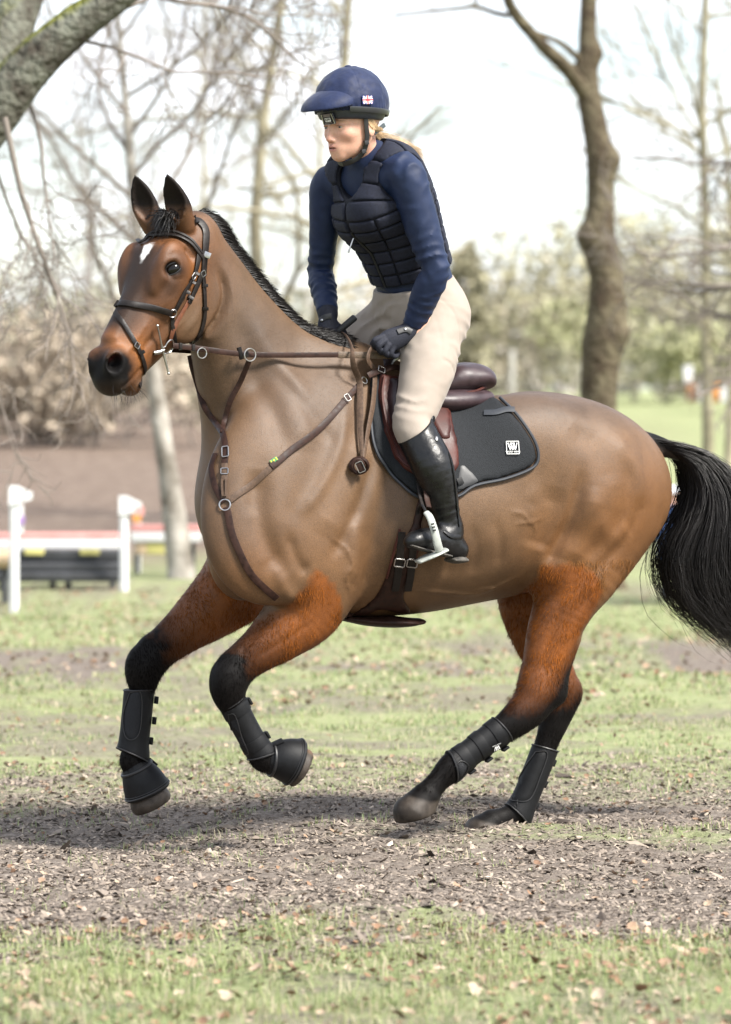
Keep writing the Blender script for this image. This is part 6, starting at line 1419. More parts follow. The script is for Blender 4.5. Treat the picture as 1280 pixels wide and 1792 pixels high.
def chips(n, seed):
    r = np.random.default_rng(seed); y = r.uniform(-2.5, 2.6, n); x = r.uniform(-1, 1, n)*(1.05+.12*(y+2.5)); k = r.random(n) < .15+.85*bare(x, y); x, y = x[k], y[k]; n = len(x)
    sz = np.exp(r.normal(math.log(.0044), .45, n)); z = gz(x, y)+sz*.15; base = np.array([(1, 0, 0), (.3, .9, 0), (-.8, .6, 0), (-.9, -.5, 0), (.2, -1, 0), (0, 0, .6), (0, 0, -.5)])
    sc = np.stack([r.uniform(.7, 2.2, n), r.uniform(.5, 1, n), r.uniform(.25, .8, n)], 1); a = r.uniform(0, 6.28, n); v = base[None]*sc[:, None]*sz[:, None, None]; v = v+r.normal(0, .12, v.shape)*sz[:, None, None]
    ca, sa = np.cos(a)[:, None], np.sin(a)[:, None]; til = r.normal(0, .35, (n, 1)); v[..., 2] += v[..., 0]*til
    vx = v[..., 0]*ca-v[..., 1]*sa+x[:, None]; vy = v[..., 0]*sa+v[..., 1]*ca+y[:, None]; vz = v[..., 2]+z[:, None]
    f0 = np.array([(i, (i+1) % 5, 5) for i in range(5)]+[((i+1) % 5, i, 6) for i in range(5)]); F = (f0[None]+(np.arange(n)*7)[:, None, None]).reshape(-1, 3)
    me = mesh_from('soil_chips', np.stack([vx, vy, vz], -1).reshape(-1, 3), F, False); c = np.array([(.15, .124, .102), (.24, .20, .166), (.055, .044, .037), (.26, .215, .172), (.215, .175, .142), (.33, .275, .22)])[r.choice(6, n, p=[.27, .25, .22, .11, .10, .05])]*r.uniform(.7, 1.25, (n, 1)); vcol(me, np.repeat(c, 7, 0)); return me
tag(link('soil_and_wood_chips', chips(80000, 91), None, mat('chips', rough=.9, spec=.2, attr='Col')), 'loose soil crumbs, gravel and wood chips covering the dirt track', 'soil', kind='stuff')
def leaf_mesh(name, seed):
    r = np.random.default_rng(seed); L = 1.0; half = []
    for i, t in enumerate(np.linspace(0, 1, 9)): w = (.10+.42*math.sin(math.pi*t**.8))*(1.0 if i % 2 else .62)*r.uniform(.85, 1.1)*(0.12 if t in (0, 1) else 1); half.append((t, w))
    v, f = [], []; cu, tw = r.uniform(.25, .9), r.uniform(-.5, .5)
    for t, w in half:
        z = cu*(t-.5)**2; v += [(t-.5, -w, z+w*r.uniform(.15, .6)+tw*(t-.5)*w), (t-.5, 0, z), (t-.5, w, z+w*r.uniform(.15, .6)-tw*(t-.5)*w)]
    for i in range(8): a = i*3; f += [(a, a+1, a+4, a+3), (a+1, a+2, a+5, a+4)]
    return np.array(v), np.array(f)
leaf_cols = [(.26, .185, .13), (.29, .22, .158), (.20, .12, .074), (.31, .25, .188), (.24, .16, .107), (.15, .09, .058)]
LM = [leaf_mesh('leaf', k) for k in range(5)]
leaf_data = []
for k in range(12):
    v, f = LM[k % 5]; me = mesh_from('leaf', v, f); me.materials.append(mat('dead_leaf', leaf_cols[k % 6], .75, spec=.25, noise=.35, nscale=6)); leaf_data.append(me)
r = np.random.default_rng(99)
for k in range(280):
    y = -3.75+1.9*r.random() if k < 170 else r.uniform(-2, 3.5); x = r.uniform(-1, 1)*(640/FPX*(y+CAM_D))*1.02; s_ = r.uniform(.011, .026)*(1.15 if y < -1.9 else .75)
    o = bpy.data.objects.new('fallen_leaf', leaf_data[r.integers(12)]); COL.objects.link(o); o.parent = ground
    o.location = (x, y, gz1(x, y)+.006+s_*.12*r.random()+(.012*r.random() if y < -2 else 0)); o.rotation_euler = (r.normal(0, .35), r.normal(0, .35), r.uniform(0, 6.28)); o.scale = (s_*1.5, s_*1.5, s_*1.5)
def litter_mesh(n, seed):
    r = np.random.default_rng(seed); Vs, Fs, Cs = [], [], []; o = 0
    y = np.where(r.random(n) < .25, r.uniform(-3.8, -1.9, n), r.uniform(-1.9, 15, n)); y = np.where((y > -1.9) & (y < .6) & (r.random(n) < .6), r.uniform(2, 14, n), y); x = r.uniform(-1, 1, n)*(700/FPX*(y+CAM_D)); z = gz(x, y); cl_ = vnoise(np.stack([x, y, 0*x], 1), 1.3, 69); s_ = r.uniform(.006, .018, n)*np.where(y > 5, 1.5, 1)*np.where(cl_ > -.05, 1, .45)
    e = np.stack([r.normal(0, .4, n), r.normal(0, .4, n), r.uniform(0, 6.28, n)], 1)
    for k in range(n):
        v, f = LM[k % 5]; M = np.array(Matrix.Rotation(e[k, 2], 3, 'Z') @ Matrix.Rotation(e[k, 0], 3, 'X') @ Matrix.Rotation(e[k, 1], 3, 'Y')); vv = v[::1]*s_[k]*1.5 @ M.T+np.array([x[k], y[k], z[k]+.004+s_[k]*.12]); Vs.append(vv); Fs.append(f+o); o += len(vv)
    me = mesh_from('leaf_litter', np.vstack(Vs), np.vstack(Fs)); c = np.array(leaf_cols)[r.integers(0, 6, n)]*r.uniform(.8, 1.25, (n, 1)); vcol(me, np.repeat(c, 27, 0)); return me
tag(link('leaf_litter', litter_mesh(6000, 101), None, mat('litter', rough=.8, spec=.2, attr='Col')), 'dry brown oak leaves strewn thinly over grass and track', 'leaf litter', kind='stuff')

# crumbs thrown up round the landing hind hoof
def thrown(n=140):
    r = np.random.default_rng(333); c = HF(838, 1462, -.13); mb = MB()
    for k in range(n):
        a = r.uniform(0, 6.28); d = abs(r.normal(0, .11)); p = c+V3(math.cos(a)*d-.03, math.sin(a)*d*.8, abs(r.normal(0, .022))+.002); s_ = math.exp(r.normal(math.log(.0032), .5)); mb.sphere(p, r.uniform(.6, 1.5, 3)*s_, 5, 4)
    return mb
th_ = thrown().build('thrown_soil', mat('thrown', (.11, .09, .075), .95, spec=.1), None, smooth=False); tag(th_, 'soil crumbs thrown up by the landing hind hoof', 'soil', kind='stuff')
# ================================================================ trees
M_bark = mat('brown_bark', (.060, .044, .030), .9, spec=.12, noise=.5, nscale=7, bump=1, bscale=26, bdist=.05, rgb2=(.135, .115, .075), ndetail=8)
M_birch = mat('birch_bark', (.40, .37, .33), .85, spec=.15, noise=.6, nscale=4, bump=.5, bscale=20, bdist=.02, rgb2=(.095, .080, .062), ndetail=6)
M_twig = mat('twig', (.20, .172, .150), .9, spec=.15)
M_olive = mat('olive_bark', (.26, .235, .165), .9, spec=.15, noise=.4, nscale=4)
def mossy(m):
    """moss grows where the bark faces the sky"""
    n, l = m.node_tree.nodes, m.node_tree.links; p = n['Principled BSDF']; src = p.inputs['Base Color'].links[0].from_socket; g = n.new('ShaderNodeNewGeometry'); sx = n.new('ShaderNodeSeparateXYZ'); l.new(g.outputs['Normal'], sx.inputs[0])
    t = n.new('ShaderNodeTexNoise'); t.inputs['Scale'].default_value = 3.2; t.inputs['Detail'].default_value = 6; tcn = n.new('ShaderNodeTexCoord'); l.new(tcn.outputs['Object'], t.inputs['Vector'])
    ad = n.new('ShaderNodeMath'); ad.operation = 'MULTIPLY_ADD'; l.new(t.outputs['Fac'], ad.inputs[0]); ad.inputs[1].default_value = 1.5; l.new(sx.outputs['Z'], ad.inputs[2])
    r = n.new('ShaderNodeMapRange'); r.inputs[1].default_value = 1.22; r.inputs[2].default_value = 1.45; l.new(ad.outputs[0], r.inputs[0]); mm = n.new('ShaderNodeMix'); mm.data_type = 'RGBA'; l.new(r.outputs[0], mm.inputs['Factor']); l.new(src, mm.inputs['A']); mm.inputs['B'].default_value = (.115, .120, .026, 1); l.new(mm.outputs['Result'], p.inputs['Base Color']); return m
M_lichen = mossy(mat('lichen_bark', (.042, .034, .027), .9, spec=.1, noise=.6, nscale=8, bump=1, bscale=26, bdist=.05, rgb2=(.155, .16, .128), ndetail=9))
def tube_np(paths, rads, sides):
    """many tubes of equal point count -> vertices, quads"""
    n, m, _ = paths.shape; T = np.gradient(paths, axis=1); T /= np.maximum(np.linalg.norm(T, axis=2, keepdims=True), 1e-9)
    ref = np.broadcast_to(V3(.35, .87, .33), T.shape); u = np.cross(T, ref); u /= np.maximum(np.linalg.norm(u, axis=2, keepdims=True), 1e-9); w = np.cross(T, u)
    vs = np.stack([paths+rads[..., None]*(math.cos(2*math.pi*k/sides)*u+math.sin(2*math.pi*k/sides)*w) for k in range(sides)], 2)
    idx = np.arange(n*m*sides).reshape(n, m, sides); F = [np.stack([idx[:, :-1, k], idx[:, :-1, (k+1) % sides], idx[:, 1:, (k+1) % sides], idx[:, 1:, k]], -1).reshape(-1, 4) for k in range(sides)]
    return vs.reshape(-1, 3), np.vstack(F)
def grow(r, starts, dirs, rad, levels, nkids, lratio, length, spread, up, droop=0.):
    """recursive bare branching; returns list of (paths, radii) per level"""
    out = []; P, D, Rd, L = starts, dirs, rad, length
    for lv in range(levels):
        n = len(P); m = 7 if lv < 2 else 5; path = np.zeros((n, m, 3)); path[:, 0] = P; d = D.copy(); st = (L/(m-1))[:, None]
        for j in range(1, m):
            d = d+r.normal(0, .16+.05*lv, (n, 3))+V3(0, 0, up-droop*lv*.5); d /= np.linalg.norm(d, axis=1)[:, None]; path[:, j] = path[:, j-1]+d*st
        rd = Rd[:, None]*np.linspace(1, .42, m)[None]; out.append((path, rd))
        if lv == levels-1: break
        k = nkids[lv]; t = r.uniform(.25, 1, (n, k))*(m-1); i = np.clip(t.astype(int), 0, m-2); f = (t-i)[..., None]; ar = np.arange(n)[:, None]
        q = path[ar, i]*(1-f)+path[ar, i+1]*f; dd = path[ar, i+1]-path[ar, i]; dd /= np.linalg.norm(dd, axis=2, keepdims=True)
        nd = dd+r.normal(0, spread, (n, k, 3)); nd /= np.linalg.norm(nd, axis=2, keepdims=True); rr_ = rd[ar, i]*r.uniform(.35, .62, (n, k))
        P, D, Rd = q.reshape(-1, 3), nd.reshape(-1, 3), np.maximum(rr_.ravel(), .003); L = (np.repeat(L, k)*lratio*r.uniform(.6, 1.15, n*k))
    return out
def build_levels(name, levels, parent, mt, sides=(8, 6, 4, 3, 3)):
    Vs, Fs, o = [], [], 0
    for (p, rd), s in zip(levels, sides): v, f = tube_np(p, rd, s); Vs.append(v); Fs.append(f+o); o += len(v)
    return link(name, mesh_from(name, np.vstack(Vs), np.vstack(Fs)), parent, mt)
def trunk_tube(pts, rad, parent, mt, seed=0, n=18, sub=8, knobs=(), name='trunk', rough=.06):
    r = np.random.default_rng(seed); c = catmull(np.column_stack([pts, rad]), sub); m = len(c); T = np.gradient(c[:, :3], axis=0); T /= np.linalg.norm(T, axis=1)[:, None]
    vs = []
    for i in range(m):
        u = nrm(np.cross(T[i], V3(.2, .9, .3))); w = np.cross(T[i], u)
        for k in range(n): a = 2*math.pi*k/n; vs.append(c[i, :3]+c[i, 3]*(math.cos(a)*u+math.sin(a)*w))
    vs = np.array(vs); nn = vs-np.repeat(c[:, :3], n, 0); nn /= np.linalg.norm(nn, axis=1)[:, None]; R0 = np.repeat(c[:, 3], n)
    vs = vs+nn*(R0*(vnoise(vs, 2.2/np.mean(rad)*.25, seed+5)*rough*2.4+vnoise(vs, 9/np.mean(rad)*.25, seed+6)*rough))[:, None]
    for kp, kr in knobs: d = np.linalg.norm(vs-kp, axis=1); vs = vs+nn*(kr*np.exp(-(d/(kr*1.5))**2))[:, None]
    idx = np.arange(m*n).reshape(m, n); F = np.stack([idx[:-1], np.roll(idx, -1, 1)[:-1], np.roll(idx, -1, 1)[1:], idx[1:]], -1).reshape(-1, 4)
    return link(name, mesh_from(name, vs, F), parent, mt)
def px_r(px, y): return px*(y+CAM_D)/FPX
# right-hand trunk, forked at the top
ty = 15.0; t1 = empty('bare_tree', at(1052, 1026, ty), 'knobbly brown bare tree trunk forking high behind the horse rump', 'tree', 'bare trees')
tp = [(1058, 1045, 52), (1052, 1000, 44), (1050, 860, 37), (1048, 720, 35), (1050, 640, 38), (1058, 590, 42), (1062, 545, 38), (1062, 490, 34), (1052, 430, 31), (1051, 360, 27), (1051, 290, 27), (1042, 225, 25), (1031, 165, 23), (1029, 120, 19), (1029, 60, 17), (1031, -10, 16), (1036, -120, 14), (1040, -320, 9)]
pt = np.array([at(x, y, ty) for x, y, w in tp]); rd = np.array([px_r(w*.9, ty) for x, y, w in tp])
kn = [(at(1100, 585, ty-.1), .055), (at(1018, 414, ty-.05), .075), (at(1079, 277, ty-.05), .065), (at(1050, 93, ty), .05), (at(1012, 120, ty-.02), .04)]
trunk_tube(pt, rd, t1, M_bark, 3, 24, 8, kn, rough=.035)
def limb(parent, pxs, y, mt, name='branch', seed=1, n=10): trunk_tube(np.array([at(x, y_, y+dy) for x, y_, w, dy in pxs]), np.array([px_r(w, y) for x, y_, w, dy in pxs]), parent, mt, seed, n, 6, name=name, rough=.05)
limb(t1, [(1030, 175, 15, 0), (1008, 140, 14, -.1), (985, 112, 13, -.2), (955, 85, 12, -.3), (925, 52, 11, -.4), (898, 18, 10, -.5), (885, -20, 9, -.6), (872, -120, 7, -.8), (850, -280, 3, -1)], ty, M_bark)
limb(t1, [(1020, 110, 7, 0), (1002, 92, 6, -.1), (975, 72, 5, -.2), (930, 54, 4.5, -.3), (915, 45, 3, -.4)], ty, M_bark, seed=4)
limb(t1, [(892, 28, 5, -.5), (865, 22, 4.5, -.5), (835, 12, 4, -.6), (800, 15, 3.5, -.6), (750, 20, 3, -.7), (690, 28, 2, -.7)], ty, M_bark, seed=5)
limb(t1, [(835, 14, 3.5, -.6), (833, 4, 3, -.6), (838, -30, 2, -.6)], ty, M_bark, seed=6)
rg_ = np.random.default_rng(41)
up_l = grow(rg_, np.array([pt[-2], pt[-1], at(872, -120, ty-.8), at(850, -280, ty-1)]), np.array([V3(.5, .2, .8), V3(-.2, 0, 1), V3(-.5, 0, .8), V3(-.6, .2, .7)]), np.array([.06, .05, .05, .04]), 4, (6, 5, 5), .6, np.array([2.2]*4), .55, .05); build_levels('crown', up_l, t1, M_bark)
# birch on the left
by = 16.3; t2 = empty('birch_tree', at(318, 1012, by), 'slender white and dark birch standing behind the horse chest', 'tree', 'bare trees')
bpx = [(320, 1024, 36), (316, 990, 30), (305, 900, 26), (290, 800, 21), (278, 715, 18.5), (264, 620, 16), (250, 500, 13.5), (240, 400, 12), (231, 310, 11), (225, 240, 10), (219, 170, 8), (212, 90, 7), (204, 0, 6), (196, -120, 4), (190, -240, 2)]
pt = np.array([at(x, y, by) for x, y, w in bpx]); trunk_tube(pt, np.array([px_r(w*.8, by) for x, y, w in bpx]), t2, M_birch, 8, 16, 8)
rg_ = np.random.default_rng(43); st = np.array([at(x, y, by) for x, y in ((262, 600), (250, 500), (243, 430), (240, 400), (236, 350), (231, 310), (228, 270), (225, 240), (222, 200), (219, 170), (216, 120), (210, 70), (204, 0), (200, -60))]); n = len(st)
dr = np.stack([np.where(np.arange(n) % 2, .75, -.75)+rg_.normal(0, .2, n), rg_.normal(0, .5, n), np.full(n, .75)], 1); dr /= np.linalg.norm(dr, axis=1)[:, None]
build_levels('crown', grow(rg_, st, dr, np.linspace(.026, .014, n), 4, (6, 5, 5), .58, np.full(n, 1.9)*rg_.uniform(.7, 1.3, n), .5, .06), t2, M_twig)
# big mossy oak whose limbs cross the top left corner
oy = 5.5; t3 = empty('oak_tree', at(-230, 1220, oy), 'mossy lichen-covered oak limbs reaching across the top left corner', 'tree', 'bare trees')
op = [(-230, 1240, 120), (-215, 1100, 96), (-205, 800, 86), (-190, 500, 82), (-150, 380, 74), (-85, 275, 58), (-22, 205, 50), (30, 142, 42), (82, 88, 40), (132, 46, 37), (182, 10, 31), (236, -25, 25), (320, -75, 24), (420, -160, 16)]
trunk_tube(np.array([at(x, y, oy) for x, y, w in op]), np.array([px_r(w, oy) for x, y, w in op]), t3, M_lichen, 12, 26, 8, rough=.07)
limb(t3, [(-60, 270, 46, .1), (-25, 160, 44, .3), (8, 80, 42, .45), (38, 0, 38, .6), (70, -90, 30, .8), (100, -220, 20, 1)], oy, M_lichen, 'limb', 14, 20)
rg_ = np.random.default_rng(47); st = np.array([at(x, y, oy+d) for x, y, d in ((8, 205, -.2), (40, 160, .2), (-20, 240, .3), (140, 70, .1), (190, 25, .2), (240, -15, .1), (60, -60, .7), (-30, 260, -.3))]); n = len(st)
dr = np.array([(.35, .1, -.9), (.5, .3, -.5), (.3, .5, -.85), (.8, .2, -.25), (.9, .1, .1), (.9, 0, -.05), (.6, 0, .4), (-.1, -.2, -1)]); dr = dr/np.linalg.norm(dr, axis=1)[:, None]
build_levels('crown', grow(rg_, st, dr, np.array([.015, .010, .010, .009, .011, .012, .014, .010]), 4, (6, 5, 4), .55, np.array([1.1, .8, 1.0, .9, 1.0, 1.2, 1.0, 1.1]), .55, .03, .05), t3, M_twig)
# further bare trees
def far_tree(px, y, h, label, seed, mt=M_olive, stems=1, lean=.0, rad=.16, kids=(9, 6, 5), spread=.45, z0=None, grp='bare trees'):
    r = np.random.default_rng(seed); k = (y+CAM_D)/FPX; x = (px-640)*k; base = V3(x, y, gz1(x, y)-.05); t = empty('bare_tree', base, label, 'tree', grp); lv = []
    for s in range(stems):
        d0 = nrm(V3(lean+r.normal(0, .12)*(stems > 1)*1.6, r.normal(0, .1), 1)); m = 9; p = [base+V3(r.normal(0, .12), r.normal(0, .12), 0)*(stems > 1)]
        for j in range(m-1): d0 = nrm(d0+r.normal(0, .06, 3)+V3(0, 0, .04)); p.append(p[-1]+d0*h/(m-1))
        p = np.array(p); rr_ = rad/math.sqrt(stems)*np.linspace(1, .15, m)**.8; rr_[0] *= 1.3; lv.append((p[None], rr_[None]))
        q = r.uniform(.22, .98, kids[0]*2)*(m-1); i = np.clip(q.astype(int), 0, m-2); f = (q-i)[:, None]; sp = p[i]*(1-f)+p[i+1]*f; dd = np.stack([r.normal(0, 1, len(q)), r.normal(0, 1, len(q)), r.uniform(.1, .9, len(q))], 1); dd /= np.linalg.norm(dd, axis=1)[:, None]
        lv2 = grow(r, sp, dd, np.interp(q, np.arange(m), rr_)*.5, 3, kids[1:], .55, h*.30*(1.15-q/(m-1)*.6)*r.uniform(.6, 1.2, len(q)), spread, .05); 
        if s == 0: crown = [lv2]
        else: crown.append(lv2)
    build_levels('trunk', lv, t, mt, (8,)*len(lv)); build_levels('crown', [a for c in crown for a in c], t, mt, (4, 3, 3)*len(crown)); return t
far_tree(480, 27, 8.2, 'many-stemmed olive-brown bare tree between horse ears and rider', 51, stems=2, rad=.13, kids=(8, 5, 5))
far_tree(150, 60, 9, 'slim bare tree left of the birch above the scrub', 52, M_twig, rad=.07)
far_tree(345, 60, 9, 'thin pale bare tree directly behind the horse head', 54, rad=.09)
far_tree(1240, 22, 8.0, 'wide many-stemmed bare tree at right edge with low branches', 55, M_olive, stems=2, lean=-.05, rad=.085, kids=(14, 7, 5))
far_tree(590, 52, 9.5, 'distant bare tree behind the rider far arm', 59, rad=.08)
# low dark boughs hanging in from the right
bo = empty('bare_tree', V3(*at(1420, 960, 13)), 'dark drooping boughs reaching in from beyond the right edge', 'tree', 'bare trees')
trunk_tube(np.array([at(1430, 1060, 13), at(1424, 800, 13), at(1416, 520, 13), at(1410, 200, 13), at(1400, -100, 13)]), np.array([.22, .18, .16, .13, .1]), bo, M_bark, 61)
rg_ = np.random.default_rng(63); st = np.array([at(1414, y, 13) for y in (430, 480, 540, 590, 380, 300)]); dr = np.array([(-.85, .2, -.45), (-.9, -.1, -.35), (-.9, .2, -.3), (-.8, -.2, -.5), (-.85, .1, -.2), (-.8, .3, .1)]); dr = dr/np.linalg.norm(dr, axis=1)[:, None]
build_levels('crown', grow(rg_, st, dr, np.array([.022]*6), 4, (6, 5, 4), .5, np.array([1.35, 1.2, 1.0, .9, 1.2, 1.2]), .45, .02, .03), bo, M_twig)
# ---------------------------------------------------------------- evergreens, scrub and hedges of leaf clumps
def leaf_cloud(r, cen, rad, n, size):
    """many small leaf faces spread through a lumpy volume"""
    u = r.normal(0, 1, (n, 3)); u /= np.linalg.norm(u, axis=1)[:, None]; p = cen+u*rad*(r.random((n, 1))**.4)*(1+.5*vnoise(u*2+cen, 1.7, 5))[:, None]
    a = r.normal(0, 1, (n, 3)); a /= np.linalg.norm(a, axis=1)[:, None]; b = np.cross(a, r.normal(0, 1, (n, 3))); b /= np.linalg.norm(b, axis=1)[:, None]; s = size*r.uniform(.5, 1.4, (n, 1))
    return np.stack([p-a*s, p+b*s*.5, p+a*s, p-b*s*.5], 1).reshape(-1, 3)
def bush(name, px, y, w, h, label, seed, rgb, n=2600, size=.09, cat='bush', group=None, lumps=9, stem=True, zoff=0):
    r = np.random.default_rng(seed); k = (y+CAM_D)/FPX; x = (px-640)*k; z = gz1(x, y)+zoff; t = empty(name, V3(x, y, z), label, cat, group); Vs = []
    for q in range(lumps):
        c = V3(x+r.uniform(-.5, .5)*w*.8, y+r.uniform(-.5, .5)*w*.35, z+h*r.uniform(.18, .72)); Vs.append(leaf_cloud(r, c, np.array([w*.22, w*.18, h*.30])*r.uniform(.7, 1.2), n//lumps, size))
    v = np.vstack(Vs); f = np.arange(len(v)).reshape(-1, 4); me = mesh_from('foliage', v, f, False); c = np.array(rgb)*r.uniform(.55, 1.45, (len(f), 1)); vcol(me, np.repeat(c, 4, 0)); link('foliage', me, t, M_fol)
    st = np.array([V3(x+r.uniform(-.4, .4)*w, y, z-.05) for _ in range(7)]); dd = np.stack([r.normal(0, .35, 7), r.normal(0, .2, 7), np.ones(7)], 1); dd /= np.linalg.norm(dd, axis=1)[:, None]
    build_levels('stems', grow(r, st, dd, np.full(7, .022), 3, (6, 5), .6, np.full(7, h*.6), .5, .05), t, M_twig); return t
M_fol = mat('foliage', rough=.7, spec=.2, attr='Col')
SCR, OLV, GRN, PIN = (.34, .285, .22), (.31, .29, .19), (.31, .31, .18), (.055, .085, .035)
for i, (px, y, w, h, c, lb) in enumerate([(20, 44, 3.6, 2.6, SCR, 'brown winter scrub at the left edge behind the jump'), (110, 47, 3.8, 2.9, (.36, .31, .24), 'tall tan scrub left of the birch trunk'), (205, 44, 3.2, 2.4, SCR, 'brown scrub touching the birch trunk behind the horse muzzle'), (330, 52, 3.4, 2.3, OLV, 'olive bush beneath the horse jaw'), (60, 62, 6, 4.2, OLV, 'tall olive thicket rising above the left scrub'), (250, 66, 6, 4.0, (.36, .34, .24), 'pale olive thicket far behind the birch')]):
    bush('scrub', px, y, w, h*.85, lb, 200+i, c, 2300, .075, 'scrub', 'scrub at the back left')
for i, (px, y, w, h, c, lb) in enumerate([(870, 75, 7, 3.4, (.34, .30, .22), 'brownish hedge just right of the rider back'), (975, 70, 6, 4.4, OLV, 'rounded olive bush left of the knobbly trunk'), (1130, 66, 4.5, 2.2, GRN, 'low yellow-green bush right of the knobbly trunk'), (1200, 80, 8, 5.0, OLV, 'tall pale olive hedge behind the right field'), (1290, 72, 6, 4.5, (.36, .34, .25), 'pale hedge at the right edge of the field'), (760, 80, 8, 3.6, (.33, .30, .23), 'dull brown hedge hidden partly by the rider'), (560, 82, 8, 3.6, (.33, .30, .23), 'dull brown hedge showing between horse neck and rider arm')]):
    bush('hedge', px, y, w, h, lb, 220+i, c, 2600, .10, 'hedge', 'hedges across the far field')
def pine(px, y, h, label, seed):
    r = np.random.default_rng(seed); k = (y+CAM_D)/FPX; x = (px-640)*k; b = V3(x, y, gz1(x, y)); t = empty('pine_tree', b, label, 'tree', 'pine trees'); trunk_tube(np.array([b, b+V3(.1, 0, h*.5), b+V3(.05, 0, h)]), np.array([.16, .11, .02]), t, M_bark, seed, 8, 5); Vs, lvls = [], []
    for j in range(16):
        u = j/15; z = h*(.22+.74*u); L = (1-u*.75)*h*.26*r.uniform(.6, 1.15)
        for s in range(3):
            a = r.uniform(0, 6.28); d = V3(math.cos(a), math.sin(a)*.8, .12); e = b+V3(0, 0, z)+d*L; lvls.append(np.array([b+V3(0, 0, z), b+V3(0, 0, z)+d*L*.5+V3(0, 0, .05), e])); Vs.append(leaf_cloud(r, b+V3(0, 0, z)+d*L*.75, np.array([L*.42, L*.42, .16]), 70, .10))
    v, f = tube_np(np.array(lvls), np.tile([.035, .025, .01], (len(lvls), 1)), 4); link('boughs', mesh_from('boughs', v, f), t, M_bark)
    v = np.vstack(Vs); f = np.arange(len(v)).reshape(-1, 4); me = mesh_from('needles', v, f, False); c = np.array((.30, .28, .19))*r.uniform(.5, 1.4, (len(f), 1)); vcol(me, np.repeat(c, 4, 0)); link('crown', me, t, M_fol)
pine(815, 56, 3.0, 'dull green pine with level boughs just right of the rider', 71)
# far wood that closes the view
def far_wood():
    r = np.random.default_rng(300); Vs, Cs = [], []
    for k in range(150):
        x = r.uniform(-1, 1)*60; y = r.uniform(150, 210); h = r.uniform(2.5, 6.5); c = V3(x, y, 1.1+h*.4); v = leaf_cloud(r, c, np.array([3.5, 2, h*.55]), 130, .42); Vs.append(v); Cs.append(np.tile(np.array([(.34, .33, .26), (.35, .32, .28), (.30, .31, .23)][r.integers(3)])*r.uniform(.8, 1.2), (len(v), 1)))
    v = np.vstack(Vs); me = mesh_from('far_wood', v, np.arange(len(v)).reshape(-1, 4), False); vcol(me, np.vstack(Cs)); return me
tag(link('far_wood', far_wood(), None, M_fol), 'far-off grey-green wood closing the view along the horizon', 'wood', kind='stuff')
# ================================================================ cross-country jump and small things behind
M_wpaint = mat('white_paint', (.62, .62, .62), .5, noise=.05, nscale=6); M_redp = mat('red_stripe', (.55, .25, .23), .6, noise=.2, nscale=9); M_dark = mat('dark_board', (.045, .047, .052), .6, noise=.3, nscale=8); M_yel = mat('yellow_paint', (.48, .44, .16), .7); M_log = mat('pale_log', (.45, .34, .22), .8, noise=.4, nscale=12); M_org = mat('orange_paint', (.75, .30, .06), .6); M_pur = mat('purple_paint', (.35, .22, .5), .6)
def post(px, ptop, pbot, y, wpx, label, flagpx, tip=None):
    """round post standing on the ground with a cut-out flag board on top"""
    b = at(px, pbot, y); b[2] = gz1(b[0], b[1]); tpz = at(px, ptop, y)[2]; r_ = px_r(wpx, y)/2; t = empty('flag_post', b, label, 'flag post', 'flag posts of the jump')
    MB().tube([b-V3(0, 0, .05), V3(b[0], b[1], tpz)], r_, 10).build('post', M_wpaint, t)
    k = (y+CAM_D)/FPX; f = MB(); o = V3(b[0]-r_, b[1]-r_-.012, 0); z = lambda py: at(px, py, y)[2]
    w = flagpx*k; pr = [(0, z(ptop)), (w*.35, z(ptop)-.0), (w, z(ptop+12)), (w*.95, z(ptop+24)), (w*.3, z(ptop+32)), (0, z(ptop+34))]
    v = [o+V3(a, 0, c) for a, c in pr]+[o+V3(a, .02, c) for a, c in pr]; n = len(pr); f.add(v, [tuple(range(n)), tuple(range(2*n-1, n-1, -1))]+[(i, i+n, (i+1) % n+n, (i+1) % n) for i in range(n)]); f.build('flag', M_wpaint, t, smooth=False)
    if tip: MB().box(o+V3(w*.9, .01, z(ptop+26)), (.03, .014, .03)).build('flag_tip', tip, t)
    return t
post(25, 850, 1062, 12.4, 17, 'tall white flag post in front of the jump at the left edge', 42)
post(217, 868, 1030, 14.4, 16, 'white flag post by the right end of the dark jump', 40, M_redp)
post(35, 884, 1010, 16.6, 12, 'short thin white post behind the left flag post', 8, M_pur); post(241, 880, 1005, 17.2, 12, 'short thin white post with orange tip behind the right post', 6, M_org)
jy = 14.6; j = empty('jump', at(110, 1032, jy), 'dark box jump with red and white top rail between flag posts', 'jump')
def pbox(name, x0, x1, y0, y1, y, dep, mt, parent, tilt=0.0): 
    a, b = at(x0, y1, y), at(x1, y0, y); c = (a+b)/2; c[1] = y+dep/2; return MB().box(c, (abs(b[0]-a[0])/2, dep/2, abs(b[2]-a[2])/2), Y=nrm(V3(0, 1, tilt)), Z=nrm(V3(0, -tilt, 1))).build(name, mt, parent, bevel=.006)
pbox('board', -60, 209, 962, 985, jy, .05, M_dark, j, .25); pbox('board', -60, 209, 986, 1002, jy-.05, .05, M_dark, j, .25); pbox('board', -60, 209, 1003, 1018, jy-.09, .05, M_dark, j, .25)
pbox('back_board', -58, 205, 968, 1014, jy+.5, .05, M_dark, j)
for x in (4, 92, 119, 197): pbox('leg', x-5, x+5, 1012, 1040, jy+.02, .09, M_dark, j)
pbox('top_rail', -60, 208, 944, 960, jy+.1, .14, M_wpaint, j); pbox('rail_stripe', -60, 208, 933, 943, jy+.1, .14, M_redp, j)
for x in (60, 157): pbox('yellow_block', x-17, x+17, 961, 971, jy-.03, .05, M_yel, j)
j2 = empty('jump', at(290, 1000, 16.8), 'second rail of the jump showing behind the birch, with yellow block', 'jump')
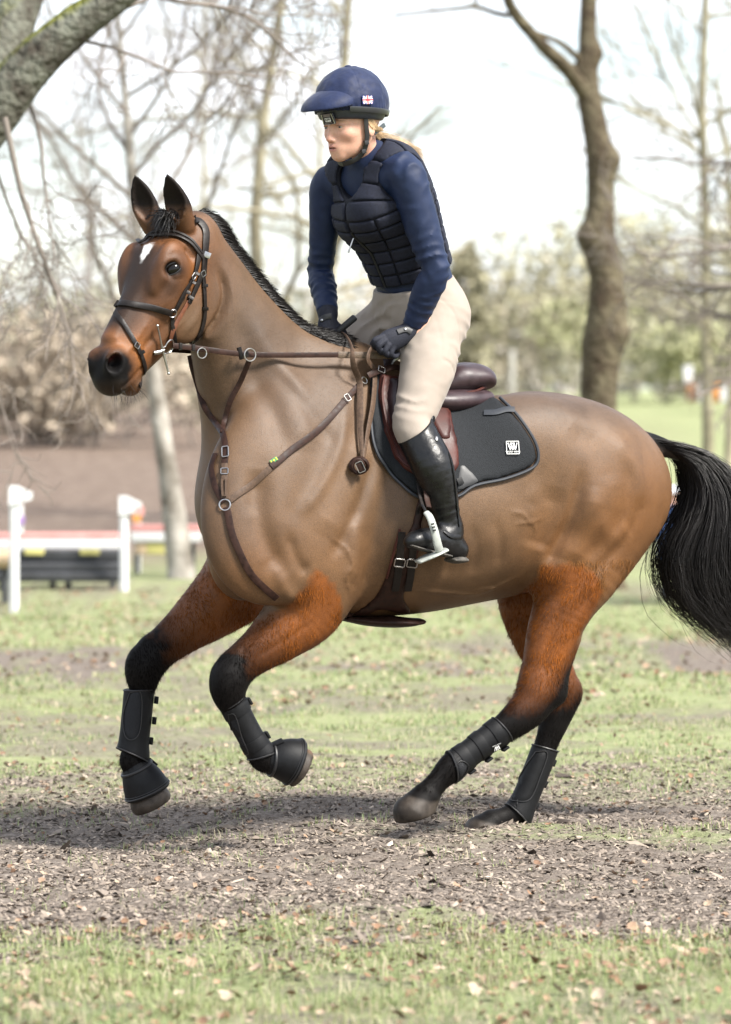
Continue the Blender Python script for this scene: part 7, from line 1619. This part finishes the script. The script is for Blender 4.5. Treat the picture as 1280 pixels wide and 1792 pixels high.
pbox('rail', 229, 352, 931, 948, 16.8, .12, M_wpaint, j2); pbox('rail_stripe', 229, 352, 919, 930, 16.8, .12, M_redp, j2); pbox('yellow_block', 257, 290, 949, 970, 16.82, .06, M_yel, j2); pbox('brown_block', 236, 256, 949, 970, 16.82, .06, M_log, j2)
for x in (240, 338): pbox('leg', x-4, x+4, 950, 1004, 16.86, .08, M_dark, j2)
lg = empty('log', at(2, 990, 13.0), 'pale cut log lying at the left edge beside the flag post', 'log'); MB().tube([at(-80, 979, 13.0), at(24, 977, 13.0)], px_r(17, 13.0), 16).build('log_wood', M_log, lg)
for x in (-30, 8): pbox('prop', x-5, x+5, 992, 1056, 13.05, .1, M_dark, lg)
# low far jump with orange and white pieces at the right edge
def far_piece(name, x0, x1, y0, y1, y, mt, parent): return pbox(name, x0, x1, y0, y1, y, .25, mt, parent)
fj = empty('jump', at(1245, 703, 57), 'far orange and white jump at the right edge of the field', 'jump')
far_piece('orange_panel', 1240, 1262, 672, 702, 57, M_org, fj); far_piece('orange_panel', 1276, 1300, 668, 702, 57, M_org, fj); far_piece('post', 1224, 1238, 668, 703, 56.8, M_wpaint, fj); far_piece('post', 1262, 1275, 676, 704, 56.8, M_wpaint, fj); far_piece('brown_panel', 1204, 1223, 672, 702, 57, mat('rust', (.35, .16, .08), .7), fj); far_piece('post', 1198, 1212, 640, 672, 57.2, M_wpaint, fj); far_piece('post', 1276, 1288, 644, 666, 57.2, M_wpaint, fj)
wp = empty('post', at(897, 690, 52), 'single white post in the far field right of the saddle', 'post'); pbox('post_shaft', 893, 902, 612, 694, 52, .1, mat('pale_post', (.38, .37, .33), .7), wp)
# crouching bystander behind the tail
by_ = 13.0; sp_ = empty('person', at(1180, 1010, by_), 'crouching person in blue jacket and pale cap seen beside the tail', 'person')
k_ = lambda x, y, d=0.: at(x, y, by_+d); u_ = (by_+CAM_D)/FPX
B = Field(); B.add(Sweep([(k_(1188, 985), 28*u_, 34*u_), (k_(1185, 940), 30*u_, 36*u_), (k_(1183, 900), 26*u_, 32*u_), (k_(1182, 884), 10*u_, 12*u_)], (1, 0, 0)), .02)
B.add(Ell(k_(1181, 866), (11*u_, 12*u_, 14*u_)), .012)
for s in (-1, 1):
    B.add(Sweep([(k_(1185+s*26, 905), 11*u_, 11*u_), (k_(1185+s*32, 938, -.1), 10*u_, 10*u_), (k_(1182+s*8, 930, -.35), 7*u_, 7*u_), (k_(1181, 922, -.42), 6*u_, 6*u_)], (1, .2, 0)), .02)
    B.add(Sweep([(k_(1186+s*14, 985), 16*u_, 16*u_), (k_(1186+s*22, 975, -.4), 13*u_, 13*u_), (k_(1187+s*22, 1020, -.3), 9*u_, 9*u_), (k_(1187+s*22, 1042, -.32), 9*u_, 9*u_)], (1, .2, 0)), .02)
def by_col(P):
    z = P[:, 2]; C = np.tile(V3(.035, .075, .20), (len(P), 1)); C[z > k_(0, 884)[2]] = (.55, .32, .24); C[z < k_(0, 972)[2]] = (.03, .035, .05); C[(z < k_(0, 1036)[2])] = (.03, .025, .02); return C
sdf_obj('body', B, .012, mat('bystander', rough=.8, attr='Col'), sp_, 1, col=by_col)
MB().sphere(k_(1181, 858), (13*u_, 13*u_, 9*u_), 12, 8).build('cap', mat('pale_cap', (.55, .56, .60), .8), sp_); MB().box(k_(1181, 861, -.10), (11*u_, .07, 1.5*u_)).build('cap_peak', mat('pale_peak', (.55, .56, .60), .8), sp_)
